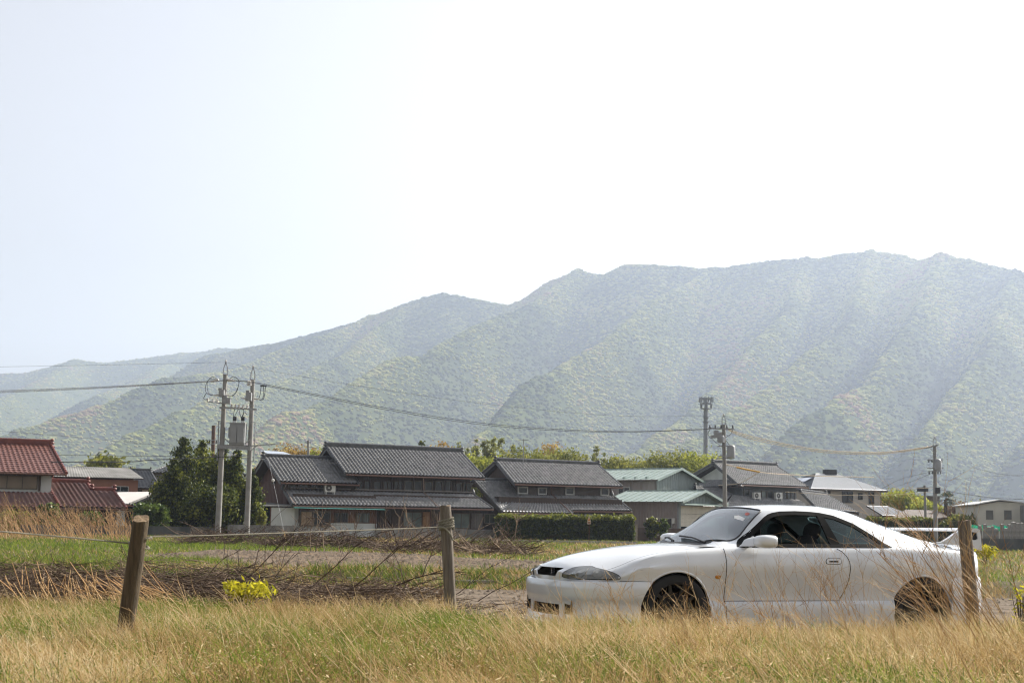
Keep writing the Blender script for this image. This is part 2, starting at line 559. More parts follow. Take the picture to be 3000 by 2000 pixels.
def sheet(name, poly_fn, x0, x1, nx, ny, m, lift=0.012):
    """a strip of surface laid on the ground between two border functions"""
    X = np.linspace(x0, x1, nx)
    T = np.linspace(0, 1, ny)
    XX, TT = np.meshgrid(X, T)
    lo, hi = poly_fn(XX)
    YY = lo + (hi - lo) * TT
    ZZ = ground_z(XX, YY) + lift
    i2 = np.arange(XX.size).reshape(XX.shape)
    f = np.stack([i2[:-1, :-1], i2[:-1, 1:], i2[1:, 1:], i2[1:, :-1]], -1).reshape(-1, 4)
    return tag(np_mesh(name, np.stack([XX, YY, ZZ], -1).reshape(-1, 3), f, m, smooth=True), kind='structure')
m_gravel = mat('lane_gravel', (0.105, 0.08, 0.058), 0.95, 0.3, 2.0, bump=0.9, bump_scale=45, col2=(0.22, 0.175, 0.13), bump_dist=0.03, spec=0.08)
m_dirt = mat('track_dirt', (0.12, 0.086, 0.06), 0.95, 0.3, 1.4, bump=0.9, bump_scale=14, col2=(0.215, 0.16, 0.112), stretch=(0.35, 1.6, 1), bump_dist=0.05, spec=0.08)
sheet('lane', lambda X: (verge_edge(X) + 0.5, field_edge(X) - 1.0 + 0.2 * np.sin(X * 1.3)), -16, 16, 160, 50, m_gravel)
def track_borders(X):
    w = fbm2(X * 0.5 + 5, X * 0 + 3.3, 21, 3) - 0.5
    lo = 28.6 + 1.5 * w + 6.0 * (1 - sstep(-7.6, -4.6, X))
    hi = 45.0 + 2.2 * w - 10.0 * sstep(-6.0, 3.0, X) + 0.0 * X
    hi = np.maximum(hi, lo + 0.1)
    return lo, hi
def clods(name, n, x0, x1, y_fn, size, label):
    x = RNG.uniform(x0, x1, n); lo, hi = y_fn(x)
    y = lo + (hi - lo) * RNG.random(n); s = size * RNG.uniform(.4, 1.6, n) ** 1.5
    z = ground_z(x, y) + .012
    a = RNG.uniform(0, 6.28, n)
    V = np.stack([np.stack([x + s * np.cos(a + k * 2.094) * RNG.uniform(.7, 1.3, n), y + s * np.sin(a + k * 2.094), z - .004], -1) for k in range(3)] + [np.stack([x, y, z + s * RNG.uniform(.3, .9, n)], -1)], 1).reshape(-1, 3)
    b = (np.arange(n) * 4)[:, None]
    F = np.concatenate([b + np.array([[0, 1, 3]]), b + np.array([[1, 2, 3]]), b + np.array([[2, 0, 3]])])
    return tag(np_mesh(name, V, F, mat('clod', (.08, .062, .048), .95, .5, 3, col2=(.19, .155, .12), spec=.05, island=.3)), label, 'gravel', kind='stuff')
sheet('dirt_track', track_borders, -9.2, 5.5, 120, 60, m_dirt)

clods('lane_gravel', 9000, -13, 13, lambda X: (verge_edge(X) + .5, field_edge(X) - 1.0), .028, 'gravel and clods on the lane under the car')
clods('track_clods', 7000, -9, 5.4, track_borders, .035, 'clods of earth on the dirt track across the field')
# low concrete kerb that holds up the field
m_conc = mat('old_concrete', (0.17, 0.155, 0.13), 0.9, 0.3, 1.4, bump=0.5, bump_scale=18, col2=(0.29, 0.27, 0.235))
kerb = thing('concrete_kerb', 'long low weathered concrete kerb along the field edge behind the brush', 'kerb', (0, 27.2, 0))
x = -11.0
while x < 3.4:
    L_ = 1.96
    yy = float(field_edge(np.array([x + 1]))[0]) - 27.2 - 0.30
    MB().box2((x, yy, -0.1), (x + L_, yy + 0.16, 0.15 + random.uniform(-.02, .02))).build('kerb_block', m_conc, kerb)
    x += 2.0

# ------------------------------------------------------------------ grasses
def ramp_mat(name, stops, rough=0.75, translucent=0.35, spec=0.25):
    m = bpy.data.materials.new(name); m.use_nodes = True
    nt = m.node_tree; nt.nodes.clear(); L = nt.links.new
    out = nt.nodes.new('ShaderNodeOutputMaterial')
    bs = nt.nodes.new('ShaderNodeBsdfPrincipled'); bs.inputs['Roughness'].default_value = rough
    bs.inputs['Specular IOR Level'].default_value = spec
    tr = nt.nodes.new('ShaderNodeBsdfTranslucent')
    mx = nt.nodes.new('ShaderNodeMixShader'); mx.inputs[0].default_value = translucent
    at_ = nt.nodes.new('ShaderNodeAttribute'); at_.attribute_name = 'tone'
    rp = nt.nodes.new('ShaderNodeValToRGB'); e = rp.color_ramp.elements
    e[0].position, e[0].color = stops[0][0], (*stops[0][1], 1)
    e[1].position, e[1].color = stops[-1][0], (*stops[-1][1], 1)
    for p, c in stops[1:-1]:
        x = e.new(p); x.color = (*c, 1)
    L(at_.outputs['Fac'], rp.inputs[0]); L(rp.outputs[0], bs.inputs['Base Color']); L(rp.outputs[0], tr.inputs[0])
    L(bs.outputs[0], mx.inputs[1]); L(tr.outputs[0], mx.inputs[2]); L(mx.outputs[0], out.inputs['Surface'])
    return m
M_DRY = ramp_mat('dry_grass', [(0, (0.13, 0.075, 0.026)), (0.35, (0.34, 0.22, 0.085)), (0.7, (0.52, 0.375, 0.17)), (1.0, (0.76, 0.63, 0.41))], translucent=0.42)
M_GREEN = ramp_mat('green_grass', [(0, (0.045, 0.075, 0.014)), (0.5, (0.12, 0.175, 0.025)), (1.0, (0.27, 0.31, 0.05))], translucent=0.45)

def blades(x, y, h, w, leanx, leany, curve, tone, seg=2, z0=None):
    """ribbon blades as numpy arrays"""
    n = len(x)
    z = ground_z(x, y) - 0.01 if z0 is None else z0
    ang = RNG.uniform(-0.9, 0.9, n)          # blade face turned roughly to the viewer
    wx, wy = np.cos(ang), np.sin(ang)
    rows = []
    for k in range(seg + 1):
        t = k / seg
        px_ = x + leanx * h * (t + curve * t * t)
        py_ = y + leany * h * (t + curve * t * t)
        pz_ = z + h * (t - 0.35 * np.abs(curve) * t * t)
        ww = w * (1 - 0.85 * t) * 0.5
        rows.append(np.stack([np.stack([px_ - wx * ww, py_ - wy * ww, pz_], -1), np.stack([px_ + wx * ww, py_ + wy * ww, pz_], -1)], 1))
    V = np.stack(rows, 1).reshape(-1, 3)     # n, seg+1, 2
    b = (np.arange(n) * (seg + 1) * 2)[:, None]
    F = []
    for k in range(seg):
        F.append(np.concatenate([b + 2 * k, b + 2 * k + 1, b + 2 * k + 3, b + 2 * k + 2], 1))
    F = np.stack(F, 1).reshape(-1, 4)
    T = np.repeat(np.clip(tone, 0, 1), (seg + 1) * 2)
    return V, F, T
def grass_object(name, sets, m, label, cat):
    V, F, T = [], [], []
    o = 0
    for v, f, t in sets:
        V.append(v); F.append(f + o); T.append(t); o += len(v)
    ob = np_mesh(name, np.concatenate(V), np.concatenate(F), m, attr={'tone': np.concatenate(T)})
    return tag(ob, label, cat, kind='stuff')
def wedge(n, d0, d1, margin=1.2, power=1.0):
    d = (RNG.uniform(d0 ** power, d1 ** power, n)) ** (1 / power)
    x = RNG.uniform(-1, 1, n) * (0.365 * d + margin)
    return x, d

# the near verge
x, y = wedge(240000, 5.2, 15.2, power=1.4)
e = verge_edge(x)
keep = y < e + RNG.normal(0, 0.12, len(x)) - 0.05
x, y, e = x[keep], y[keep], e[keep]
green_f = np.clip(1.5 * (fbm2(x * 0.55 + 30, y * 0.45 + 10, 4, 3) - 0.42) + 0.17 + 0.38 * sstep(1.6, 0.1, e - y) * (1 - sstep(0.6, 2.4, x)) + 0.5 * np.exp(-((x + 0.15) ** 2 / 0.9 + (y - 12.2) ** 2 / 1.6)), 0.08, 0.85) * (1 - .55 * sstep(.3, 1.2, x))
isg = RNG.random(len(x)) < green_f
xd, yd = x[~isg], y[~isg]; nd_ = len(xd)
clump = fbm2(xd * 1.4 + 3, yd * 1.4 + 8, 6, 3)
hd = (0.05 + 0.155 * RNG.random(nd_) ** 1.7) * (0.25 + 1.55 * clump)
lx = RNG.normal(-0.18, 0.55, nd_); ly = RNG.normal(0, 0.4, nd_)
cur = RNG.uniform(0, 0.6, nd_)
td = np.clip(0.05 + 0.8 * RNG.random(nd_) + 1.2 * (fbm2(xd * .8 + 31, yd * .5 + 3, 41, 3) - 0.5), 0, 1)
dry_sets = [blades(xd, yd, hd, RNG.uniform(0.0045, 0.0085, nd_), lx, ly, cur, td)]
xg, yg = x[isg], y[isg]; ng_ = len(xg)
hg = (0.06 + 0.17 * RNG.random(ng_) ** 1.4) * (0.7 + 0.5 * fbm2(xg * 1.1, yg * 1.1 + 50, 8, 2))
green_sets = [blades(xg, yg, hg, RNG.uniform(0.006, 0.012, ng_), RNG.normal(-0.2, 0.4, ng_), RNG.normal(0, 0.35, ng_), RNG.uniform(0, 0.9, ng_), RNG.random(ng_))]
# taller bleached stalks, all blown over towards the left
x, y = wedge(5200, 5.6, 14.9, power=1.4)
keep = (y < verge_edge(x) - 0.05) & (fbm2(x * 0.9 + 70, y * 0.9 + 4, 12, 3) > 0.40)
x, y = x[keep], y[keep]; n_ = len(x)
dry_sets.append(blades(x, y, RNG.uniform(0.16, 0.34, n_), RNG.uniform(0.003, 0.006, n_), RNG.normal(-0.45, 0.4, n_), RNG.normal(0, 0.2, n_), RNG.uniform(0.0, 0.7, n_), RNG.uniform(0.5, 1.0, n_), seg=3))
# ragged golden straw along the car, and tufts round the posts
x = RNG.uniform(.0, 6.5, 15000); y = 12.75 - RNG.random(15000) ** 1.3 * 3.0 + 1.2 * sstep(4.4, 6.5, x)
k = fbm2(x * 1.3 + 7, y * 1.3 + 9, 61, 3) > .43
x, y = x[k], y[k]; n_ = len(x)
dry_sets.append(blades(x, y, RNG.uniform(.12, .34, n_) * (.5 + fbm2(x * 1.7, y * 1.7 + 3, 63, 2)), RNG.uniform(.003, .006, n_), RNG.normal(-.3, .4, n_), RNG.normal(0, .3, n_), RNG.uniform(0, .7, n_), RNG.uniform(.25, 1.0, n_), seg=3))
for (cx_, cy_) in ((at(379, 1790, 10.7).x, 10.65), (at(1319, 1770, 14.5).x, 14.45), (at(2846, 1760, 13.2).x, 13.2)):
    x = RNG.normal(cx_, .22, 700); y = RNG.normal(cy_ - .1, .14, 700)
    dry_sets.append(blades(x, y, RNG.uniform(.12, .32, 700), RNG.uniform(.003, .006, 700), RNG.normal(-.3, .4, 700), RNG.normal(0, .3, 700), RNG.uniform(0, .7, 700), RNG.uniform(.25, 1.0, 700), seg=3))
# fresh green tufts, mostly left and round the middle post
for q in range(90):
    cx_ = RNG.uniform(-5.5, 1.2) if q < 70 else RNG.uniform(0, 5.5)
    cy_ = RNG.uniform(7.5, 14.8)
    if cy_ > float(verge_edge(np.array([cx_]))[0]) - .1 or abs(cx_) > .37 * cy_ + 1: continue
    n_ = 90
    x = RNG.normal(cx_, .13, n_); y = RNG.normal(cy_, .13, n_)
    green_sets.append(blades(x, y, RNG.uniform(.10, .27, n_), RNG.uniform(.005, .010, n_), RNG.normal(-.1, .5, n_), RNG.normal(0, .4, n_), RNG.uniform(0, 1.0, n_), RNG.uniform(.2, 1.0, n_), seg=3))
# seed heads and small leaves that break up the blades
def specks(x, y, z, size, tone):
    n = len(x); a = RNG.uniform(0, 6.28, n); b = RNG.uniform(-.7, .7, n)
    dx = np.stack([np.cos(a), .4 * np.sin(a), b], -1) * (size * RNG.uniform(.6, 1.6, n))[:, None]
    a2 = RNG.uniform(0, 6.28, n)
    dy = np.stack([np.cos(a2), .4 * np.sin(a2), RNG.uniform(-.7, .7, n)], -1) * (size * .45)[:, None]
    P = np.stack([x, y, z], -1)
    V = np.stack([P - dx, P + dy, P + dx, P - dy], 1).reshape(-1, 3)
    return V, np.arange(4 * n).reshape(n, 4), np.repeat(np.clip(tone, 0, 1), 4)
x, y = wedge(60000, 5.4, 15.0, power=1.4)
keep = y < verge_edge(x) - .05
x, y = x[keep], y[keep]; n_ = len(x)
dry_sets.append(specks(x, y, ground_z(x, y) + RNG.uniform(.05, .24, n_), RNG.uniform(.004, .011, n_), RNG.uniform(.3, 1.0, n_)))
x, y = wedge(60000, 5.4, 15.0, power=1.4)
keep = (y < verge_edge(x) - .05) & (RNG.random(len(x)) < np.clip(.35 + 1.6 * (fbm2(x * .6 + 13, y * .5 + 21, 17, 3) - .45), .1, 1))
x, y = x[keep], y[keep]; n_ = len(x)
green_sets.append(specks(x, y, ground_z(x, y) + RNG.uniform(.03, .17, n_), RNG.uniform(.005, .014, n_), RNG.uniform(.2, 1.0, n_)))
grass_object('dry_grass', dry_sets, M_DRY, 'tan dry grass blown leftward filling the foreground verge', 'dry grass')
grass_object('green_grass', green_sets, M_GREEN, 'short fresh green grass sprouting between the dry stems of the near verge', 'grass')

# field turf beyond the lane
def field_cover(n, d0, d1, hmin, hmax, wid, dens):
    d = d0 * (d1 / d0) ** RNG.random(n)
    x = RNG.uniform(-1, 1, n) * (0.37 * d + 2.0)
    k = RNG.random(n) < dens(x, d)
    x, d = x[k], d[k]; m_ = len(x)
    return x, d, RNG.uniform(hmin, hmax, m_) * (0.8 + d / 160.0), wid * d * RNG.uniform(0.7, 1.3, m_)
def on_track(x, d):
    lo, hi = track_borders(x)
    return (d > lo) & (d < hi) & (x > -9.2) & (x < 5.5)
def lush(x, d):
    a = fbm2(x * 0.16 + 11, d * 0.10 + 4, 14, 3)
    left = sstep(-4.0, -7.0, x - (d - 40) * 0.02) * sstep(75, 50, d)
    right = sstep(5, 9, x) * sstep(90, 60, d)
    p = np.clip(0.25 + 1.6 * (a - 0.45) + 0.55 * left + 0.25 * right, 0.03, 0.97)
    return np.where(on_track(x, d), 0.0, p)
def parched(x, d):
    return np.where(on_track(x, d), 0.012, (1 - lush(x, d)) * 0.8)
x, d, h, w = field_cover(90000, 25.9, 98.0, 0.05, 0.17, 0.00055, lush)
k = d > field_edge(x) - 0.9
x, d, h, w = x[k], d[k], h[k], w[k]; n_ = len(x)
gs = [blades(x, d, h, w, RNG.normal(-0.1, 0.4, n_), RNG.normal(0, 0.3, n_), RNG.uniform(0, 0.8, n_), np.clip(RNG.normal(0.55, 0.25, n_), 0, 1))]
x, d, h, w = field_cover(60000, 25.9, 98.0, 0.04, 0.15, 0.0006, parched)
k = d > field_edge(x) - 0.9
x, d, h, w = x[k], d[k], h[k], w[k]; n_ = len(x)
dsx = [blades(x, d, h, w, RNG.normal(-0.3, 0.45, n_), RNG.normal(0, 0.3, n_), RNG.uniform(0, 0.8, n_), np.clip(RNG.normal(0.4, 0.25, n_), 0, 1))]
x = RNG.uniform(-11.5, 9, 9000); d = field_edge(x) - 1.0 + RNG.uniform(0, 1.5, 9000)
k = fbm2(x * .9 + 3, d * .9, 51, 3) > .40
x, d = x[k], d[k]; n_ = len(x)
gs.append(blades(x, d, RNG.uniform(.06, .26, n_), RNG.uniform(.010, .022, n_), RNG.normal(-.1, .5, n_), RNG.normal(0, .3, n_), RNG.uniform(0, .8, n_), np.clip(RNG.normal(.4, .25, n_), 0, 1)))
x = RNG.uniform(-11.5, 9, 6000); d = field_edge(x) - 1.2 + RNG.uniform(0, 1.7, 6000); n_ = len(x)
dsx.append(blades(x, d, RNG.uniform(.05, .22, n_), RNG.uniform(.008, .018, n_), RNG.normal(-.3, .5, n_), RNG.normal(0, .3, n_), RNG.uniform(0, .8, n_), np.clip(RNG.normal(.4, .25, n_), 0, 1)))
grass_object('field_grass', gs, M_GREEN, 'bright green turf covering the field in front of the houses', 'grass')
grass_object('field_straw', dsx, M_DRY, 'parched yellow-brown grass scattered over the field', 'dry grass')
# ------------------------------------------------------------------ the village
class Frame:
    """a building's own axes: x along its front, y into it, z up; read off from the photograph"""
    def __init__(self, u, v, D, deg):
        self.p = at(u, v, D); self.p.z = 0
        self.phi = R(deg)
        self.n = Vector((-math.sin(self.phi), math.cos(self.phi), 0))
        self.t = Vector((math.cos(self.phi), math.sin(self.phi), 0))
    def loc(self, u, v, d=0.0):
        w = ray_plane(u, v, self.p + self.n * d, self.n) - self.p
        return w.dot(self.t), w.z
    def thing(self, name, label, cat, group=None):
        return thing(name, label, cat, self.p, self.phi, group)

M_TILE = mat('grey_roof_tile', (0.10, 0.10, 0.102), 0.46, 0.3, 2.5, col2=(0.23, 0.225, 0.22), spec=0.7)
M_RIDGE = mat('grey_ridge_tile', (0.045, 0.046, 0.048), 0.42, 0.3, 3, col2=(0.10, 0.10, 0.10))
M_TILE_R = mat('red_roof_tile', (0.09, 0.030, 0.021), 0.48, 0.3, 3.0, col2=(0.17, 0.060, 0.041), spec=0.8, island=0.12)
M_RIDGE_R = mat('red_ridge_tile', (0.12, 0.028, 0.02), 0.45, 0.3, 3, col2=(0.2, 0.05, 0.03))
M_WOOD = mat('dark_timber', (0.035, 0.022, 0.015), 0.8, 0.4, 4, col2=(0.075, 0.05, 0.035), stretch=(4, 4, .4))
M_WOOD2 = mat('brown_siding', (0.13, 0.062, 0.03), 0.75, 0.3, 4, col2=(0.22, 0.11, 0.055), stretch=(6, 6, .3))
M_SIDE = mat('maroon_siding', (0.085, 0.04, 0.03), 0.7, 0.2, 2, col2=(0.13, 0.065, 0.05), stretch=(3, 3, .3))
M_PLASTER = mat('white_plaster', (0.48, 0.49, 0.47), 0.9, 0.12, 1.2, col2=(0.60, 0.61, 0.59))
M_GREYWALL = mat('grey_wall', (0.13, 0.125, 0.115), 0.9, 0.3, 1.2, col2=(0.26, 0.25, 0.235), stretch=(2, 2, .35), bump=.3, bump_scale=14)
M_PANE = mat('window_pane', (0.022, 0.026, 0.028), 0.06, 0.35, 1.3, spec=0.7)
M_PANE_P = mat('pale_window_pane', (0.14, 0.17, 0.165), 0.12, 0.3, 1.3, spec=0.6)
M_ALU = mat('aluminium_frame', (0.42, 0.42, 0.40), 0.45, 0.1, metal=.3)
M_BRONZE = mat('bronze_frame', (0.10, 0.08, 0.06), 0.5, 0.2)
M_TAN = mat('tan_panel', (0.33, 0.24, 0.16), 0.8, 0.15, 2)
M_DARK = mat('dark_interior', (0.008, 0.008, 0.008), 0.95, 0.2, spec=.1)
M_GUTTER = mat('brown_gutter', (0.12, 0.055, 0.035), 0.6, 0.2)
M_TEAL = mat('teal_metal', (0.09, 0.30, 0.27), 0.4, 0.2, 3)
M_GREEN_R = mat('green_metal_roof', (0.20, 0.265, 0.235), 0.38, 0.2, 1.5, col2=(0.31, 0.375, 0.34), spec=.6)
M_GREEN_W = mat('green_metal_wall', (0.22, 0.255, 0.245), 0.6, 0.12, 1)
M_TAUPE = mat('taupe_metal_wall', (0.23, 0.195, 0.18), 0.6, 0.15, .8, col2=(0.31, 0.27, 0.25))
M_BLACK = mat('black_trim', (0.012, 0.012, 0.013), 0.5, 0.1)
M_AC = mat('aircon_white', (0.62, 0.61, 0.57), 0.5, 0.08)

def roof_np(A, B, C, D, pitch=.28, course=.33, amp=.08, step=.09):
    """rolled tiles laid in courses on the slope eave A-B, ridge D-C"""
    A, B, C, D = [np.array(p, float) for p in (A, B, C, D)]
    nc = max(2, int(round(max(np.linalg.norm(B - A), np.linalg.norm(C - D)) / pitch)))
    nr = max(2, int(round(np.linalg.norm((D + C) / 2 - (A + B) / 2) / course)))
    nrm = np.cross(B - A, D - A); nrm /= np.linalg.norm(nrm)
    if nrm[2] < 0: nrm = -nrm
    sub = 4
    su = np.linspace(0, 1, nc * sub + 1)
    wave = amp * (0.5 + 0.5 * np.cos(2 * np.pi * (np.arange(nc * sub + 1) / sub - .15))) ** 1.3
    rows = []
    for r in range(nr):
        for tv, lift in ((r / nr, step), ((r + 1) / nr, 0.0)):
            base = (A + (D - A) * tv)[None] * (1 - su)[:, None] + (B + (C - B) * tv)[None] * su[:, None]
            rows.append(base + nrm[None] * (wave + lift)[:, None])
    V = np.concatenate(rows); n = nc * sub + 1; m_ = len(rows)
    i = np.arange(m_ * n).reshape(m_, n)
    F = np.stack([i[:-1, :-1], i[:-1, 1:], i[1:, 1:], i[1:, :-1]], -1).reshape(-1, 4)
    return V, F, nrm
def roof_slab(parent, A, B, C, D, m, name='roof_slope', th=.10):
    """timber deck under the tiles"""
    n = (Vector(B) - Vector(A)).cross(Vector(D) - Vector(A)).normalized()
    if n.z < 0: n = -n
    return MB().prism([Vector(p) - n * .012 for p in (A, B, C, D)], (0, 0, 0), -n * th).build(name, m, parent)
def tiled_slope(parent, A, B, C, D, m=None, **k):
    deck = roof_slab(parent, A, B, C, D, M_WOOD)
    V, F, n = roof_np(A, B, C, D, **k)
    t = np_mesh('roof_tiles', V, F, m or M_TILE, deck)
    t['kind'] = 'stuff'
    return deck
def tile_proto(w, l, m):
    """one rolled tile, origin at its lower left corner, x across, y up the slope"""
    mb = MB(); su = 5; V = []; F = []
    for (y, lift) in ((0, .03), (l * 1.06, .004)):
        for k in range(su + 1):
            x = w * k / su
            V.append((x, y, lift + .036 * (0.5 + 0.5 * math.cos(2 * math.pi * (k / su - .2))) ** 1.2))
    for k in range(su): F.append((k, k + 1, su + 2 + k, su + 1 + k))
    b = len(V)
    for k in range(su + 1): V.append((w * k / su, 0, V[k][2] - .035))
    for k in range(su): F.append((b + k, b + k + 1, k + 1, k))
    me = bpy.data.meshes.new('tile'); me.from_pydata(V, [], F); me.materials.append(m)
    return me
def tiles_single(parent, A, B, C, D, m, pitch, course, limit):
    """the same slope with every tile an object of its own; returns how many were laid"""
    deck = roof_slab(parent, A, B, C, D, M_WOOD)
    A, B, C, D = [Vector(p) for p in (A, B, C, D)]
    nc = round((B - A).length / pitch); nr = round(((D + C) / 2 - (A + B) / 2).length / course)
    w = (B - A).length / nc; l = ((D + C) / 2 - (A + B) / 2).length / nr
    me = tile_proto(w, l, m)
    X = (B - A).normalized(); Nn = X.cross((D - A)).normalized()
    if Nn.z < 0: Nn = -Nn
    Y = Nn.cross(X)
    rot = Matrix((X, Y, Nn)).transposed().to_4x4()
    cnt = 0
    for r in range(nr):
        for c in range(nc):
            t0 = r / nr
            p = (A + (D - A) * t0).lerp(B + (C - B) * t0, c / nc)
            o = bpy.data.objects.new('tile', me)
            o.matrix_local = Matrix.Translation(p + Nn * random.uniform(0, .008)) @ rot @ Matrix.Rotation(random.uniform(-.012, .012), 4, 'Z')
            link(o, deck); cnt += 1
    return cnt
def ridge(parent, a, b, m=None, h=.26, w=.26, bump=True, orn=.22, name='ridge'):
    m = m or M_RIDGE
    a, b = Vector(a), Vector(b)
    mb = MB()
    mb.bar(a + Vector((0, 0, h / 2)), b + Vector((0, 0, h / 2)), w, h)
    mb.bar(a + Vector((0, 0, h * .35)), b + Vector((0, 0, h * .35)), w + .05, .03)
    mb.bar(a + Vector((0, 0, h * .7)), b + Vector((0, 0, h * .7)), w + .04, .025)
    rd = mb.build(name, m, parent)
    if bump:
        n = max(2, int((b - a).length / .30)); t = (b - a) / n
        cap = MB()
        for i in range(n):
            p = a + t * i + Vector((0, 0, h))
            cap.tube([p, p + t * .86, p + t * .86, p + t], [.095, .10, .075, .075], 8)
        c = cap.build('ridge_cap', m, rd, smooth=True); c['kind'] = 'stuff'
    if orn:
        for e, s_ in ((a, -1), (b, 1)):
            d = (b - a).normalized() * s_
            o = MB()
            for q, r_ in ((0.0, 1.0), (.22, .8), (.42, .62)):
                o.lathe([(0.02, -.1), (orn * r_ * .8, -.07), (orn * r_, 0), (orn * r_ * .8, .07), (.02, .1)], e + d * .06 + Vector((0, 0, -.06 + q)), 10)
            o.build('ridge_ornament', m, rd, smooth=60)
    return rd
def verge(parent, a, b, m=None, r=.10, name='verge'):
    a, b = Vector(a), Vector(b)
    n = max(2, int((b - a).length / .30)); t = (b - a) / n
    mb = MB()
    for i in range(n):
        p = a + t * i + Vector((0, 0, .06))
        mb.tube([p, p + t * .95], [r, r * .86], 8)
    mb.bar(a - Vector((0, 0, .10)), b - Vector((0, 0, .10)), .05, .20)
    return mb.build(name, m or M_RIDGE, parent, smooth=True)
def gutter(parent, a, b, m=None):
    return MB().tube([Vector(a) + Vector((0, -.06, -.06)), Vector(b) + Vector((0, -.06, -.06))], .055, 8).build('gutter', m or M_GUTTER, parent, smooth=True)
def gable_roof(parent, x0, x1, y0, yr, y1, ze, zr, m=None, mr=None, ridge_h=.26, zb=None, single=None, xr0=None, xr1=None, **k):
    """both slopes of a gable roof with ridge, verges and gutter"""
    zb = ze if zb is None else zb
    xr0 = x0 if xr0 is None else xr0; xr1 = x1 if xr1 is None else xr1
    if single: tiles_single(parent, (x0, y0, ze), (x1, y0, ze), (xr1, yr, zr), (xr0, yr, zr), m, single[0], single[1], 300)
    else: tiled_slope(parent, (x0, y0, ze), (x1, y0, ze), (xr1, yr, zr), (xr0, yr, zr), m, **k)
    tiled_slope(parent, (x1, y1, zb), (x0, y1, zb), (xr0, yr, zr), (xr1, yr, zr), m, **k)
    ridge(parent, (xr0 - .02, yr, zr - .02), (xr1 + .02, yr, zr - .02), mr, h=ridge_h)
    for xx, xr in ((x0, xr0), (x1, xr1)):
        verge(parent, (xx, y0, ze), (xr, yr, zr), mr)
        verge(parent, (xx, y1, zb), (xr, yr, zr), mr)
    gutter(parent, (x0, y0, ze), (x1, y0, ze))
def gable_walls(parent, x0, x1, y0, yr, y1, z0, ze, zr, m, name='gable_wall', th=.12, xs=None):
    for xx in (xs or (x0, x1)):
        MB().prism([(xx, y0, z0), (xx, y1, z0), (xx, y1, ze), (xx, yr, zr), (xx, y0, ze)], (-th / 2, 0, 0), (th / 2, 0, 0)).build(name, m, parent)
def wall(parent, a, b, m, name='wall'):
    return MB().box2(a, b).build(name, m, parent)
def ribbed(parent, x0, x1, z0, z1, y, m, pitch=.2, depth=.03, name='siding', axis='x', facing=-1):
    """sheet with raised ribs; axis x: runs along the front, axis y: runs along the side"""
    mb = MB()
    n = max(1, int(abs(x1 - x0) / pitch))
    p = (x1 - x0) / n
    V, F = [], []
    prof = []
    for i in range(n):
        for (f, o) in ((0, 0), (.55, 0), (.65, depth), (.9, depth)):
            prof.append((x0 + p * (i + f), o))
    prof.append((x1, 0))
    for (x, o) in prof:
        for z in (z0, z1):
            V.append((x, y + facing * o, z) if axis == 'x' else (y + facing * o, x, z))
    for i in range(len(prof) - 1):
        F.append((2 * i, 2 * i + 2, 2 * i + 3, 2 * i + 1))
    return MB().add(V, F).build(name, m, parent)
def window(parent, x0, x1, z0, z1, y, mframe, mpane=None, n=2, t=.05, depth=.07, name='window', bars=0, axis='x', facing=-1):
    """frame proud of the wall, panes set back in it"""
    if x1 < x0: x0, x1 = x1, x0
    if z1 < z0: z0, z1 = z1, z0
    def P(x, o, z): return (x, y + facing * o, z) if axis == 'x' else (y + facing * o, x, z)
    f = MB()
    f.box2(P(x0, -.02, z0), P(x0 + t, depth, z1)); f.box2(P(x1 - t, -.02, z0), P(x1, depth, z1))
    f.box2(P(x0 + t, -.02, z0), P(x1 - t, depth * .96, z0 + t)); f.box2(P(x0 + t, -.02, z1 - t), P(x1 - t, depth * .96, z1))
    for i in range(1, n):
        xm = x0 + (x1 - x0) * i / n
        f.box2(P(xm - t * .4, -.02, z0 + t), P(xm + t * .4, depth * .8, z1 - t))
    w = f.build(name, mframe, parent)
    for i in range(n):
        a = x0 + (x1 - x0) * i / n; b = x0 + (x1 - x0) * (i + 1) / n
        MB().box2(P(a + t * .3, .01 + .012 * (i % 2), z0 + t * .5), P(b - t * .3, .016 + .012 * (i % 2), z1 - t * .5)).build('pane', mpane or M_PANE, w)
    for i in range(bars):
        xm = x0 + (x1 - x0) * (i + .5) / bars
        MB().box2(P(xm - .012, depth, z0 - .03), P(xm + .012, depth + .03, z1 + .03)).build('grille_bar', mframe, w)
    return w
def aircon(loc, rz, label):
    t = thing('air_conditioner', label, 'air conditioner', loc, rz, 'outdoor air-conditioner units')
    MB().box2((-.39, -.15, .22), (.39, .15, .78)).build('casing', M_AC, t)
    g_ = MB().lathe([(.21, -.158), (.225, -.152), (.225, -.14)], (-.10, 0, .50), 24, 'Y', cap=True).build('fan_grille', mat('fan_dark', (.07, .065, .06), .7, .2), t)
    MB().lathe([(.05, -.17), (.06, -.16), (.06, -.15)], (-.10, 0, .50), 12, 'Y').build('fan_hub', M_AC, g_)
    for s_ in (-.3, .3):
        MB().box2((s_ - .03, -.16, 0), (s_ + .03, .16, .03)).box2((s_ - .03, -.16, .03), (s_ + .03, -.12, .22)).box2((s_ - .03, .12, .03), (s_ + .03, .16, .22)).build('stand', M_AC, t)
    return t

